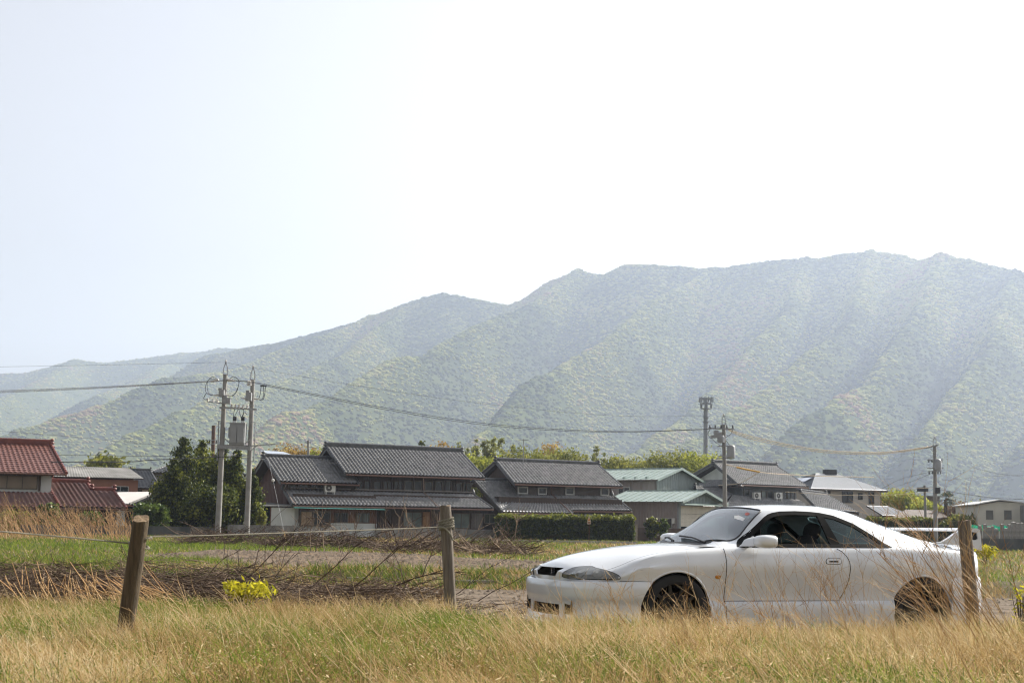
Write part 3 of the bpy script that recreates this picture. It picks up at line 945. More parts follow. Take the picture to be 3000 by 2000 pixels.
# ================= main farmhouse
f1 = Frame(855, 1578, 98, 28)
h1 = f1.thing('farmhouse', 'two-storey farmhouse with dark grey tiled roofs and white lower wall', 'house')
gable_roof(h1, 3.95, 14.85, .4, 4.4, 8.4, 4.66, 6.72, ridge_h=.30)
gable_roof(h1, -.80, 5.0, .42, 4.2, 7.8, 3.95, 5.80, ridge_h=.20)
tiled_slope(h1, (-.30, -.8, 2.38), (15.0, -.8, 2.42), (14.3, 1.3, 3.50), (-.27, 1.3, 3.46))
gutter(h1, (-.3, -.8, 2.38), (15.0, -.8, 2.42))
verge(h1, (-.3, -.8, 2.40), (-.27, 1.3, 3.48)); verge(h1, (15.0, -.8, 2.44), (14.3, 1.3, 3.52))
MB().lathe([(.03, -.14), (.2, -.06), (.16, .1), (.05, .3)], (14.35, 1.25, 3.6), 10).build('ridge_ornament', M_RIDGE, h1)
MB().lathe([(.03, -.14), (.2, -.06), (.16, .1), (.05, .3)], (-.30, 1.25, 3.55), 10).build('ridge_ornament', M_RIDGE, h1)
wall(h1, (5.0, 1.22, 3.2), (14.1, 7.4, 4.9), M_WOOD, 'upper_wall')
wall(h1, (0.06, 1.24, 3.2), (4.99, 7.0, 4.2), M_WOOD, 'upper_wall')
gable_walls(h1, 5.0, 14.1, 1.22, 4.4, 7.4, 4.6, 4.88, 6.5, M_WOOD, 'upper_gable')
gable_walls(h1, 0, 0, 1.2, 4.2, 7.2, 0.1, 4.25, 5.62, M_SIDE, 'end_wall', xs=(0.0,))
ribbed(h1, 1.2, 7.2, .1, 4.1, -.065, M_SIDE, .3, .02, 'end_siding', axis='y', facing=-1)
window(h1, 3.6, 4.3, 3.9, 4.4, -.07, M_BRONZE, M_DARK, 1, axis='y', facing=-1, name='vent')
wall(h1, (6.2, .5, 0.1), (14.6, 7.3, 3.3), M_WOOD, 'lower_wall')
wall(h1, (0.07, .2, 0.1), (6.19, 7.0, 3.2), M_WOOD, 'lower_wall')
# white base and brown cladding of the left half
L1 = lambda u, v, d=0.0: f1.loc(u, v, d)
x0 = .0; x1 = L1(1102, 1560)[0]
zs_ = L1(980, 1531)[1]
wall(h1, (.02, -.05, .05), (x1, .15, zs_), M_PLASTER, 'base_wall')
ribbed(h1, L1(876, 1500)[0], x1, zs_, 2.36, .0, M_WOOD2, .16, .03, 'cladding')
wall(h1, (.02, .02, zs_), (L1(876, 1500)[0] - .02, .14, 2.36), M_PLASTER, 'side_panel')
a = L1(880, 1540, -.3); b = L1(970, 1496, -.3)
bay = wall(h1, (a[0], -.30, a[1]), (b[0], -.03, b[1]), M_BRONZE, 'bay_window')
c = L1(882, 1537, -.31); d = L1(913, 1499, -.31)
MB().box2((c[0], -.34, c[1]), ((c[0] + d[0]) / 2 - .01, -.31, d[1])).build('shutter', M_TAN, bay)
MB().box2(((c[0] + d[0]) / 2 + .01, -.34, c[1]), (d[0], -.31, d[1])).build('shutter', M_TAN, bay)
c = L1(916, 1537, -.31); d = L1(967, 1500, -.31)
window(h1, c[0], d[0], c[1], d[1], -.31, M_BRONZE, M_PANE, 1, name='bay_glazing')
for (u0, u1) in ((978, 1019), (1041, 1082)):
    c = L1(u0, 1530); d = L1(u1, 1502)
    window(h1, c[0], d[0], c[1], d[1], -.03, M_BRONZE, M_PANE if u0 < 1000 else M_PANE_P, 2, bars=6)
# teal strip roof over the brown wall
e0 = -.3; e1 = L1(1128, 1490, -1.0)[0]
mb = MB(); n = 14
for i in range(n):
    xa = e0 + (e1 - e0) * i / n; xb = e0 + (e1 - e0) * (i + 1) / n
    MB().prism([(xa + .01, -1.15, 2.20), (xb - .01, -1.15, 2.20), (xb - .01, -.10, 2.34), (xa + .01, -.10, 2.34)], (0, 0, 0), (0, 0, .02)).build('canopy_panel', M_TEAL, h1)
# right half: recessed porch wall with sliding doors
def dwin(u0, v0, u1, v1, d, mf, mp, n=2, **k):
    c = L1(u0, v1, d); e = L1(u1, v0, d)
    return window(h1, c[0], e[0], c[1], e[1], d, mf, mp, n, **k)
dwin(1180, 1500, 1236, 1543, .44, M_BRONZE, M_PANE_P, 2)
dwin(1325, 1503, 1376, 1547, .44, M_BRONZE, M_PANE_P, 2)
dwin(1418, 1504, 1450, 1532, .44, M_BRONZE, M_PANE, 2)
c = L1(1238, 1545, .42); d = L1(1264, 1499, .42)
wall(h1, (c[0], .40, c[1]), (d[0], .48, d[1]), mat('orange_board', (.30, .16, .075), .8, .2, 3), 'board')
c = L1(1285, 1545, .42); d = L1(1322, 1499, .42)
wall(h1, (c[0], .40, c[1]), (d[0], .48, d[1]), M_WOOD2, 'board')
c = L1(1381, 1547, .42); d = L1(1414, 1503, .42)
ribbed(h1, c[0], d[0], c[1], d[1], .44, mat('weathered_board', (.14, .125, .115), .85, .3, 3, stretch=(5, 5, .3)), .14, .03, 'shutter_boards')
c = L1(1108, 1540, .42); d = L1(1150, 1497, .42)
ribbed(h1, c[0], d[0], c[1], d[1], .44, M_WOOD, .12, .03, 'lattice')
for u_ in (1268, 1100, 851):
    c = L1(u_, 1545, -.1)
    MB().tube([(c[0], -.12 if u_ < 1200 else .3, 2.3), (c[0], -.12 if u_ < 1200 else .3, .2)], .045, 8).build('downpipe', M_GUTTER, h1)
MB().tube([L_ for L_ in [(L1(1240, 1400, .4)[0], .36, 4.6), (L1(1240, 1440, 1.2)[0], 1.1, 3.55), (L1(1283, 1492, -.8)[0], -.86, 2.5)]], .04, 8).build('downpipe', mat('faded_pipe', (.28, .2, .16), .7, .2), h1)
MB().tube([(-.35, .5, 3.9), (-.28, 1.1, 3.5), (-.2, -.3, 2.75), (-.1, -.82, 2.45), (.0, -.25, 2.1)], .045, 8).build('downpipe', mat('faded_pipe', (.28, .2, .16), .7, .2), h1)
# upper-floor windows and the rail under them
for (u0, u1, v0, v1) in ((1040, 1063, 1408, 1432), (1066, 1089, 1408, 1433), (1092, 1117, 1409, 1433), (1121, 1149, 1409, 1434), (1152, 1180, 1408, 1434), (1183, 1208, 1407, 1436), (1211, 1236, 1407, 1436), (1243, 1267, 1410, 1437), (1271, 1296, 1408, 1438), (1298, 1322, 1408, 1438), (1328, 1352, 1413, 1441), (1356, 1380, 1413, 1442)):
    dwin(u0, v0, u1, v1, 1.18, M_WOOD if u0 < 1180 else M_BRONZE, M_PANE, 1 if u1 - u0 < 26 else 2, t=.06)
MB().bar((4.9, 1.05, 3.62), (14.2, 1.05, 3.66), .12, .07).build('rail', mat('grey_rail', (.22, .2, .18), .8, .2), h1)
for i in range(11):
    MB().box2((5.2 + i * .85, 1.06, 3.66), (5.26 + i * .85, 1.14, 4.7)).build('post', M_WOOD, h1)
for (u0, u1) in ((842, 868), (872, 905), (910, 940)):
    dwin(u0, 1419, u1, 1431, 1.2, M_BRONZE, M_PANE, 1)
MB().bar((.1, 1.0, 3.62), (4.6, 1.0, 3.64), .05, .05).build('rail', mat('grey_rail', (.22, .2, .18), .8, .2), h1)
# lean-to on the left end
lt = MB().prism([(-3.4, -.6, 2.30), (.25, -.6, 2.38), (.25, 4.4, 2.62), (-3.4, 4.4, 2.52)], (0, 0, 0), (0, 0, -.07)).build('lean_to_roof', M_GREYWALL, h1)
wall(h1, (-1.7, -.45, .95), (-.02, -.30, 2.22), M_PLASTER, 'lean_to_panel')
wall(h1, (-3.3, 3.9, .1), (-.1, 4.0, 2.5), M_DARK, 'lean_to_back')  # near-black sheet: shade under the open lean-to put into its colour
for xx in (-1.75, -3.3):
    MB().tube([(xx, -.5, 2.27), (xx, -.5, .1)], .05, 8).build('lean_to_post', M_GUTTER, h1)
wall(h1, (-2.7, .5, .1), (-2.2, 2.2, 1.9), mat('store_brown', (.05, .035, .03), .9, .3), 'cupboard')
p = f1.p + f1.t * L1(960, 1438, 1.0)[0] + f1.n * .65
aircon((p.x, p.y, 3.16), f1.phi, 'air-conditioner unit standing on the farmhouse lower roof')

# boundary wall in front of the farmhouse porch, patched weathered concrete
def wall_thing(name, label, cat, u0, u1, v_top, D, deg, h, m, th=.14, blocks=None, u_ref=None):
    fr = Frame(u_ref or u0, 1590, D, deg)
    a, b = fr.loc(u0, v_top), fr.loc(u1, v_top)
    t = fr.thing(name, label, cat)
    z1 = a[1]
    if blocks:
        bl, bh = blocks
        nrow = max(1, int(round((z1 - .1) / bh))); ncol = max(1, int(round((b[0] - a[0]) / bl)))
        bw = (b[0] - a[0]) / ncol; hh = (z1 - .1) / nrow
        for r_ in range(nrow):
            x = a[0]; first = (r_ % 2) * bw * .5
            edges = [a[0]] + [a[0] + first + k * bw for k in range(0 if first else 1, ncol + 1)] + ([b[0]] if first else [])
            for e0_, e1_ in zip(edges[:-1], edges[1:]):
                if e1_ - e0_ < .03: continue
                MB().box2((e0_ + .006, random.uniform(-.006, .006), .1 + r_ * hh + .005), (e1_ - .006, th, .1 + (r_ + 1) * hh - .005)).build('block', m, t)
        MB().box2((a[0] + .002, .02, .0), (b[0] - .002, th - .02, z1 - .01)).build('mortar', M_CONC_D, t)
        MB().box2((a[0] - .02, -.03, z1), (b[0] + .02, th + .03, z1 + .05)).build('coping', m, t)
    else:
        n = max(1, int((b[0] - a[0]) / 1.8)); w = (b[0] - a[0]) / n
        for i in range(n):
            MB().box2((a[0] + i * w + .006, random.uniform(-.01, .01), .0), (a[0] + (i + 1) * w - .006, th, z1 + random.uniform(-.015, .015))).build('panel', m, t)
    return t
M_CONC_D = mat('dark_concrete', (0.055, 0.06, 0.058), 0.9, 0.35, 1.0, col2=(0.12, 0.125, 0.12), stretch=(1.5, 1.5, .5))
M_BLOCK_B = mat('brown_block', (0.10, 0.07, 0.055), 0.9, 0.3, 2, col2=(0.16, 0.115, 0.09))
M_BLOCK_L = mat('pale_block', (0.30, 0.25, 0.2), 0.9, 0.25, 3, col2=(0.42, 0.36, 0.3), bump=.4, bump_scale=20)
wall_thing('boundary_wall', 'stained grey concrete wall in front of the farmhouse porch', 'wall', 1101, 1456, 1545, 96, 24, 1.0, M_GREYWALL)
wall_thing('boundary_wall', 'pale grey concrete wall right of the utility poles', 'wall', 667, 862, 1536, 92, 18, 1.0, M_GREYWALL)
wall_thing('block_wall', 'long dark concrete block wall behind the left fence post', 'wall', 60, 612, 1537, 84, 8, 1.0, M_CONC_D, blocks=(.78, .39))
wall_thing('block_wall', 'low brown block wall below the taupe metal building', 'wall', 1866, 2180, 1547, 104, 6, 1.0, M_BLOCK_B, blocks=(.6, .3))
fr = Frame(1852, 1590, 99, 10)
bp = fr.thing('gate_pillar', 'pale stone block pillar at the right end of the hedge', 'pillar')
zt = fr.loc(1852, 1537)[1]
for i in range(7):
    h_ = zt / 7
    off = .16 if i % 2 else .20
    MB().box2((0, -.16, i * h_ + .004), (off, .16, (i + 1) * h_ - .004)).build('block', M_BLOCK_L, bp)
    MB().box2((off + .008, -.16, i * h_ + .004), (.34, .16, (i + 1) * h_ - .004)).build('block', M_BLOCK_L, bp)
MB().box2((-.03, -.19, zt), (.37, .19, zt + .05)).build('cap', M_BLOCK_L, bp)

# ================= second farmhouse
f2 = Frame(1470, 1592, 106, 28)
h2 = f2.thing('farmhouse', 'grey tiled farmhouse with white framed windows behind the tall hedge', 'house')
L2 = lambda u, v, d=0.0: f2.loc(u, v, d)
gable_roof(h2, 1.2, 10.75, .4, 4.4, 8.2, 4.36, 6.18, ridge_h=.25, xr0=1.7, xr1=10.95)
tiled_slope(h2, (-.46, -.8, 2.20), (5.65, -.8, 2.20), (5.65, 1.3, 3.60), (2.4, 1.3, 3.60))
tiled_slope(h2, (5.66, -.3, 2.44), (11.15, -.3, 2.50), (10.35, 1.3, 3.70), (5.66, 1.3, 3.66))
# the long left slope that runs up beside the upper wall
tiled_slope(h2, (-.46, -.8, 2.20), (2.4, 1.3, 3.60), (2.35, 3.0, 4.62), (-.95, 3.0, 4.60), pitch=.29)
ridge(h2, (-.95, 3.0, 4.58), (2.4, 3.0, 4.62), h=.16)
verge(h2, (-.46, -.8, 2.24), (-.95, 3.0, 4.62))
verge(h2, (11.15, -.3, 2.52), (10.35, 1.3, 3.72))
gutter(h2, (-.46, -.8, 2.20), (5.65, -.8, 2.20)); gutter(h2, (5.66, -.3, 2.44), (11.15, -.3, 2.5))
MB().lathe([(.03, -.14), (.2, -.06), (.16, .1), (.05, .3)], (10.3, 1.25, 3.8), 10).build('ridge_ornament', M_RIDGE, h2)
wall(h2, (2.0, 1.22, 3.4), (10.2, 7.2, 4.5), M_WOOD, 'upper_wall')
gable_walls(h2, 2.0, 10.2, 1.22, 4.4, 7.2, 4.3, 4.52, 5.95, M_WOOD, 'upper_gable')
wall(h2, (-.2, .2, 0.1), (10.6, 6.8, 3.38), M_WOOD, 'lower_wall')
for (u0, u1, v0, v1) in ((1516, 1546, 1425, 1446), (1575, 1601, 1428, 1448), (1655, 1682, 1427, 1449), (1758, 1784, 1428, 1451)):
    c = L2(u0, v1, 1.18); e = L2(u1, v0, 1.18)
    window(h2, c[0], e[0], c[1], e[1], 1.18, M_ALU, M_PANE, 1, t=.09)
for (u0, u1) in ((1548, 1573), (1604, 1652), (1684, 1756)):
    c = L2(u0, 1449, 1.2); e = L2(u1, 1428, 1.2)
    wall(h2, (c[0], 1.17, c[1]), (e[0], 1.21, e[1]), mat('shutter_brown', (.10, .08, .065), .8, .2), 'shutter_box')
for (u0, u1) in ((1683, 1710), (1714, 1745), (1750, 1785)):
    c = L2(u0, 1522, .1); e = L2(u1, 1506, .1)
    window(h2, c[0], e[0], c[1], e[1], .16, M_ALU, M_PANE, 1)
MB().tube([(L2(1614, 1428, .4)[0], .36, 4.3), (L2(1613, 1455, 1.2)[0], 1.1, 3.75), (L2(1672, 1500, -.8)[0], -.85, 2.3)], .04, 8).build('downpipe', M_GUTTER, h2)
an = thing('antenna', 'thin rooftop television aerial on the ridge of the farmhouse behind the hedge', 'antenna', at(1533, 1350, 108.5), .4)
MB().tube([(0, 0, -.6), (0, 0, 1.7)], .03, 6).build('mast', M_GAP_ := mat('galvanised', (.2, .2, .2), .5, .2, metal=.5), an)
MB().bar((-.35, 0, 1.6), (.4, 0, 1.62), .03, .03).build('boom', M_GAP_, an)
for i in range(5):
    MB().bar((-.3 + .16 * i, -.25, 1.6), (-.3 + .16 * i, .25, 1.6), .018, .018).build('element', M_GAP_, an)
for s_ in (-.5, .5):
    MB().tube([(0, 0, .7), (s_, s_ * .4, -.45)], .008, 4).build('stay', M_GAP_, an)

# ================= taupe and green metal building
f3 = Frame(1924, 1592, 122, 50)
h3 = f3.thing('workshop', 'taupe and green metal building with a green ribbed roof', 'building')
# x runs along the gable end, y along the long side away to the left
def metal_slope(parent, A, B, C, D, m, n, name='roof_sheet'):
    """standing-seam roof: one object per tray"""
    A, B, C, D = [Vector(p) for p in (A, B, C, D)]
    nr = (B - A).cross(D - A).normalized()
    if nr.z < 0: nr = -nr
    for i in range(n):
        a, b = A.lerp(B, i / n), A.lerp(B, (i + 1) / n); c, d = D.lerp(C, (i + 1) / n), D.lerp(C, i / n)
        mb = MB().prism([a, b, c, d], nr * 0, nr * .03)
        mb.bar(a + nr * .055, d + nr * .055, .07, .05)
        mb.build(name, m, parent)
G = lambda u, v: f3.loc(u, v, 0)
ze, zr, gw = 5.46, 6.44, 6.7
Ln = 9.5
metal_slope(h3, (-.4, Ln + .3, ze - .12), (-.4, -.35, ze - .12), (gw / 2, -.35, zr), (gw / 2, Ln + .3, zr), M_GREEN_R, 17)
metal_slope(h3, (gw + .4, -.35, ze - .12), (gw + .4, Ln + .3, ze - .12), (gw / 2, Ln + .3, zr), (gw / 2, -.35, zr), M_GREEN_R, 17)
MB().bar((gw / 2, -.37, zr + .07), (gw / 2, Ln + .3, zr + .07), .22, .06).build('ridge', M_GREEN_R, h3)
for sx in (-.4, gw + .4):
    MB().bar((sx, -.38, ze - .14), (gw / 2, -.38, zr - .02), .06, .2).build('verge', M_GREEN_R, h3)
for i in range(7):
    y = 1.0 + i * 1.2
    MB().box2((.05, y, ze + .06), (.28, y + .24, ze + .16)).build('snow_guard', M_GREEN_R, h3)
MB().prism([(0.0, 0, .1), (gw, 0, .1), (gw, 0, ze), (gw / 2, 0, zr - .1), (0.0, 0, ze)], (0, .04, 0), (0, .14, 0)).build('gable_wall', M_GREEN_W, h3)
ribbed(h3, .02, gw - .02, .1, ze, .03, M_GREEN_W, .24, .025, 'gable_sheet')
k_ = 20
for i in range(k_):
    xa = gw * i / k_; xb = gw * (i + 1) / k_
    za = ze + (zr - .12 - ze) * (1 - abs(xa - gw / 2) / (gw / 2)); zb_ = ze + (zr - .12 - ze) * (1 - abs(xb - gw / 2) / (gw / 2))
    MB().prism([(xa + .07, 0, ze), (xb, 0, ze), (xb, 0, zb_), (xa + .07, 0, za + .0)], (0, .005, 0), (0, .03, 0)).build('gable_strip', M_GREEN_W, h3)
wall(h3, (.03, .15, .1), (gw - .03, Ln, ze), M_TAUPE, 'body_wall')
ribbed(h3, .0, Ln, .1, ze - .05, .0, M_TAUPE, .26, .03, 'side_sheet', axis='y', facing=-1)
fs3 = Frame(1924, 1592, 122, 50 - 90)
def sidewin(u0, v0, u1, v1, mf=M_ALU, mp=M_PANE):
    c = fs3.loc(u0, v1); e = fs3.loc(u1, v0)
    window(h3, -c[0], -e[0], c[1], e[1], -.03, mf, mp, 2, axis='y', facing=-1, t=.06)
sidewin(1812, 1426, 1847, 1456)
MB().tube([(-.10, .1, ze - .2), (-.10, .1, .2)], .05, 8).build('downpipe', M_BRONZE, h3)
gutter_ = MB().tube([(-.48, -.35, ze - .16), (-.48, Ln + .3, ze - .16)], .06, 8).build('gutter', M_BRONZE, h3)
# garage annex in front
f3b = Frame(1990, 1592, 113, 50)
hb = f3b.thing('garage', 'garage annex with green gable roof and cream roller shutter', 'garage')
B_ = lambda u, v, d=0: f3b.loc(u, v, d)
ap = B_(2049, 1437); el = B_(1990, 1466); er = B_(2119, 1480)
gwb = ap[0] * 2; zeb = el[1] - .05; zrb = ap[1]
lenb = 7.0
metal_slope(hb, (-.45, lenb, zeb - .05), (-.45, -.6, zeb - .05), (gwb / 2, -.6, zrb), (gwb / 2, lenb, zrb), M_GREEN_R, 11)
metal_slope(hb, (gwb + .45, -.6, zeb - .05), (gwb + .45, lenb, zeb - .05), (gwb / 2, lenb, zrb), (gwb / 2, -.6, zrb), M_GREEN_R, 11)
MB().bar((gwb / 2, -.62, zrb + .06), (gwb / 2, lenb, zrb + .06), .2, .05).build('ridge', M_GREEN_R, hb)
for sx in (-.45, gwb + .45):
    MB().bar((sx, -.63, zeb - .08), (gwb / 2, -.63, zrb - .03), .06, .2).build('verge', M_GREEN_R, hb)
MB().prism([(0, 0, zeb - .1), (gwb, 0, zeb - .1), (gwb / 2, 0, zrb - .1)], (0, .0, 0), (0, .1, 0)).build('gable_wall', M_GREEN_W, hb)
for i in range(12):
    xa = .3 + (gwb - .6) * i / 12
    za = zeb + (zrb - .2 - zeb) * (1 - abs(xa - gwb / 2) / (gwb / 2))
    MB().box2((xa, -.02, zeb - .08), (xa + .06, -.004, max(za, zeb))).build('rib', M_GREEN_W, hb)
MB().prism([(-.3, -.75, zeb - .28), (gwb + .3, -.75, zeb - .28), (gwb + .3, 0, zeb - .12), (-.3, 0, zeb - .12)], (0, 0, 0), (0, 0, .05)).build('canopy', M_GREEN_R, hb)
M_CREAM = mat('cream_shutter', (.50, .46, .38), .6, .1, 2)
sx0, sx1 = .25, gwb - .4
MB().box2((sx0, .0, zeb - .95), (sx1, .12, zeb - .32)).build('shutter_box', M_CREAM, hb)
for i in range(9):
    z_ = zeb - .97 - .11 * i
    MB().box2((sx0 + .04, .05, z_ - .105), (sx1 - .04, .08, z_)).build('slat', M_CREAM, hb)
wall(hb, (sx0, .6, .1), (sx1, .7, zeb - .9), M_DARK, 'dark_backing')  # near-black sheet close behind the shutter paints the dark of the opening
wall(hb, (0, .0, .1), (sx0 - .02, .16, zeb - .1), M_GREEN_W, 'jamb'); wall(hb, (sx1 + .02, .0, .1), (gwb, .16, zeb - .1), M_GREEN_W, 'jamb')
ribbed(hb, .0, lenb, .1, zeb - .05, .0, M_TAUPE, .26, .03, 'side_sheet', axis='y', facing=-1)
fb_s = Frame(1990, 1592, 113, 50 - 90)
c = fb_s.loc(1933, 1547); e = fb_s.loc(1971, 1517)
window(hb, -c[0], -e[0], c[1], e[1], -.03, M_ALU, M_PANE, 2, axis='y', facing=-1)
c = fb_s.loc(1979, 1533); e = fb_s.loc(1971, 1517)
MB().box2((-.16, -c[0], c[1]), (-.02, -e[0], e[1])).build('meter_box', M_AC, hb)
MB().tube([(-.12, .05, zeb - .2), (-.12, .05, .2)], .06, 8).build('downpipe', mat('grey_pipe', (.2, .21, .22), .5, .2), hb)

# ================= tiled house right of the roller-shutter garage
f4 = Frame(2130, 1592, 124, 34)
h4 = f4.thing('tiled_house', 'tiled house with white gable triangle and two air conditioners behind the car roof', 'house')
L4 = lambda u, v, d=0.0: f4.loc(u, v, d)
ra, rb_ = L4(2090, 1352, 4.5), L4(2273, 1364, 4.5)
ea, eb = L4(2167, 1416, .2), L4(2368, 1430, .2)
zE = (ea[1] + eb[1]) / 2; zR = (ra[1] + rb_[1]) / 2 - .1
gable_roof(h4, ea[0] - .2, eb[0], .2, 4.5, 8.8, zE, zR, xr0=ra[0], xr1=rb_[0], ridge_h=.3, pitch=.29)
gable_walls(h4, 0, 0, 1.3, 4.5, 7.7, zE - .3, zE + .4, zR - .35, M_PLASTER, 'white_gable', xs=(ra[0] + .6,))
# small hip skirt under the white gable
tiled_slope(h4, (ra[0] - .9, -.2, zE - .15), (ra[0] - .9, 8.6, zE - .15), (ra[0] + .6, 7.4, zE + .5), (ra[0] + .6, 1.4, zE + .5))
tiled_slope(h4, (ra[0] - .9, -.2, zE - .15), (ea[0] + .1, -.0, zE - .1), (ea[0] + .1, 1.3, zE + .5), (ra[0] + .6, 1.3, zE + .5))
wall(h4, (ra[0] + .2, 1.0, 2.6), (eb[0] - .7, 7.6, zE + .35), mat('grey_sheet', (.14, .15, .155), .7, .2, 1.5), 'upper_wall')
gable_walls(h4, 0, 0, 1.0, 4.5, 7.6, zE, zE + .4, zR - .35, M_WOOD, 'upper_gable', xs=(eb[0] - .7,))
wall(h4, (-3.0, -.3, .1), (eb[0] + 3.0, 6.8, 3.2), M_WOOD, 'lower_wall')
zt_ = L4(2140, 1455, 1.0)[1]
tiled_slope(h4, (-3.3, -2.4, 2.1), (eb[0] + .4, -2.2, 2.3), (eb[0] - .4, 1.1, zt_ - .1), (ra[0] - .8, 1.1, zt_ + 0.2))
lw_a = L4(2038, 1421, 3.0)
tiled_slope(h4, (-4.3, -2.4, 2.1), (ra[0] - .8, 1.1, zt_ + .2), (ra[0] - .6, 3.0, lw_a[1] - .2), (lw_a[0], 3.0, lw_a[1] - .2))
ridge(h4, (lw_a[0], 3.0, lw_a[1] - .25), (ra[0], 3.0, lw_a[1] - .25), h=.16)
# right wing roof, coming towards the viewer
w0, w1 = L4(2345, 1434, 2.4), L4(2418, 1443, 2.4)
e0_, e1_ = L4(2410, 1492, -1.4), L4(2516, 1503, -1.4)
tiled_slope(h4, (e0_[0] - .6, -1.4, e0_[1]), (e1_[0], -1.4, e1_[1]), (w1[0], 2.4, w1[1] - .15), (w0[0], 2.4, w0[1] - .15))
ridge(h4, (w0[0], 2.4, w0[1] - .2), (w1[0], 2.4, w1[1] - .2), h=.2)
verge(h4, (e0_[0] - .6, -1.4, e0_[1]), (w0[0], 2.4, w0[1] - .15)); verge(h4, (e1_[0], -1.4, e1_[1]), (w1[0], 2.4, w1[1] - .15))
wall(h4, (e0_[0] + .2, -.6, .1), (e1_[0] - .8, 2.2, e0_[1] + .2), M_WOOD, 'wing_wall')
for (u0, u1, v0, v1) in ((2178, 2194, 1433, 1453), (2230, 2244, 1437, 1460), (2246, 2262, 1437, 1460), (2290, 2304, 1440, 1464), (2306, 2328, 1440, 1465)):
    c = L4(u0, v1, .98); e = L4(u1, v0, .98)
    window(h4, c[0], e[0], c[1], e[1], .98, M_BRONZE, M_PANE if u0 != 2230 else M_PANE_P, 2 if u1 - u0 > 18 else 1)
for (u_, lab) in ((2215, 'left of two air-conditioner units above the car roof'), (2279, 'right of two air-conditioner units above the car roof')):
    q = L4(u_, 1466, .55)
    p = f4.p + f4.t * q[0] + f4.n * .5
    aircon((p.x, p.y, q[1] - .05), f4.phi, lab)

# ================= modern house with roof coloured for sun glare and shade
f5 = Frame(2390, 1570, 142, 22)
h5 = f5.thing('modern_house', 'beige two-storey house with glare-white, shade-grey hip roof and solar panels', 'house')
L5 = lambda u, v, d=0.0: f5.loc(u, v, d)
M_SLATE_LIT = mat('glare_slate', (.84, .84, .83), .36, .04, 2, spec=1.0)  # sun glare on the near and right slopes put into the colour
M_SLATE_SHADE = mat('shaded_slate', (.11, .12, .135), .4, .2, 2, spec=.6)  # same roof, darker colour for the slopes turned from the sun
M_BEIGE = mat('beige_siding', (.42, .385, .34), .8, .15, 1.2, col2=(.50, .46, .41))
r0, r1 = L5(2390, 1386, 4.2), L5(2442, 1387, 4.2)
c1 = L5(2601, 1437, -.5); c0_ = L5(2400, 1432, -.5)
zr5, ze5 = r0[1], c1[1]
x_l, x_r = c0_[0] - 1.0, c1[0]
tiled_slope(h5, (x_l, -.5, ze5), (x_r, -.5, ze5), (r1[0] + .4, 4.2, zr5), (r0[0], 4.2, zr5), M_SLATE_LIT, pitch=.3, course=.28, amp=.012, step=.018)
tiled_slope(h5, (x_r, -.5, ze5), (x_r, 8.9, ze5), (r1[0] + .4, 4.2, zr5), (r1[0] + .39, 4.19, zr5), M_SLATE_LIT, pitch=.3, course=.28, amp=.012, step=.018)
tiled_slope(h5, (x_l, 8.9, ze5), (x_l, -.5, ze5), (r0[0], 4.19, zr5), (r0[0], 4.2, zr5), M_SLATE_SHADE, pitch=.3, course=.28, amp=.012, step=.018)
tiled_slope(h5, (x_r, 8.9, ze5), (x_l, 8.9, ze5), (r0[0], 4.2, zr5), (r1[0] + .4, 4.2, zr5), M_SLATE_SHADE, pitch=.3, course=.28, amp=.012, step=.018)
MB().box2((r1[0] - 1.2, 3.6, zr5 - .1), (r1[0] + .0, 4.4, zr5 + .42)).build('chimney', M_BLACK, h5)
wall(h5, (x_l + .6, .0, .1), (x_r - .6, 8.3, ze5 - .05), M_BEIGE, 'wall')
MB().box2((x_l, -.52, ze5 - .16), (x_r + .02, 8.9, ze5 - .02)).build('soffit', M_BRONZE, h5)
for (u0, u1, v0, v1) in ((2467, 2498, 1438, 1472), (2514, 2526, 1444, 1463), (2545, 2560, 1442, 1475), (2424, 2432, 1436, 1446)):
    c = L5(u0, v1); e = L5(u1, v0)
    window(h5, c[0], e[0], c[1], e[1], -.0, M_BLACK, M_PANE, 2 if u1 - u0 > 20 else 1, t=.07)
for i in range(5):
    wall(h5, (x_l + .62, -.012, 1.2 + i * .85), (x_r - .62, -.004, 1.215 + i * .85), M_GREYWALL, 'siding_joint')
MB().tube([(x_r - .55, -.08, ze5 - .1), (x_r - .55, -.08, .3)], .05, 8).build('downpipe', M_BLACK, h5)
# solar panel on the shaded hip
mb = MB(); 
sl = (Vector((x_l, 8.9, ze5)), Vector((x_l, -.5, ze5)), Vector((r0[0], 4.2, zr5)))
nn5 = (sl[1] - sl[0]).cross(sl[2] - sl[0]).normalized(); nn5 = nn5 if nn5.z > 0 else -nn5
for i in range(2):
    for j in range(2):
        base = sl[1].lerp(sl[0], .34 + .16 * i); up = (sl[2] - (sl[0] + sl[1]) / 2)
        q0 = base + up * (.14 + .26 * j); q1 = sl[1].lerp(sl[0], .34 + .16 * (i + 1) - .01) + up * (.14 + .26 * j)
        q2 = q1 + up * .24; q3 = q0 + up * .24
        MB().prism([q + nn5 * .1 for q in (q0, q1, q2, q3)], nn5 * 0, nn5 * .05).build('solar_panel', mat('solar_cell', (.10, .12, .16), .15, .1, coat=1), h5)
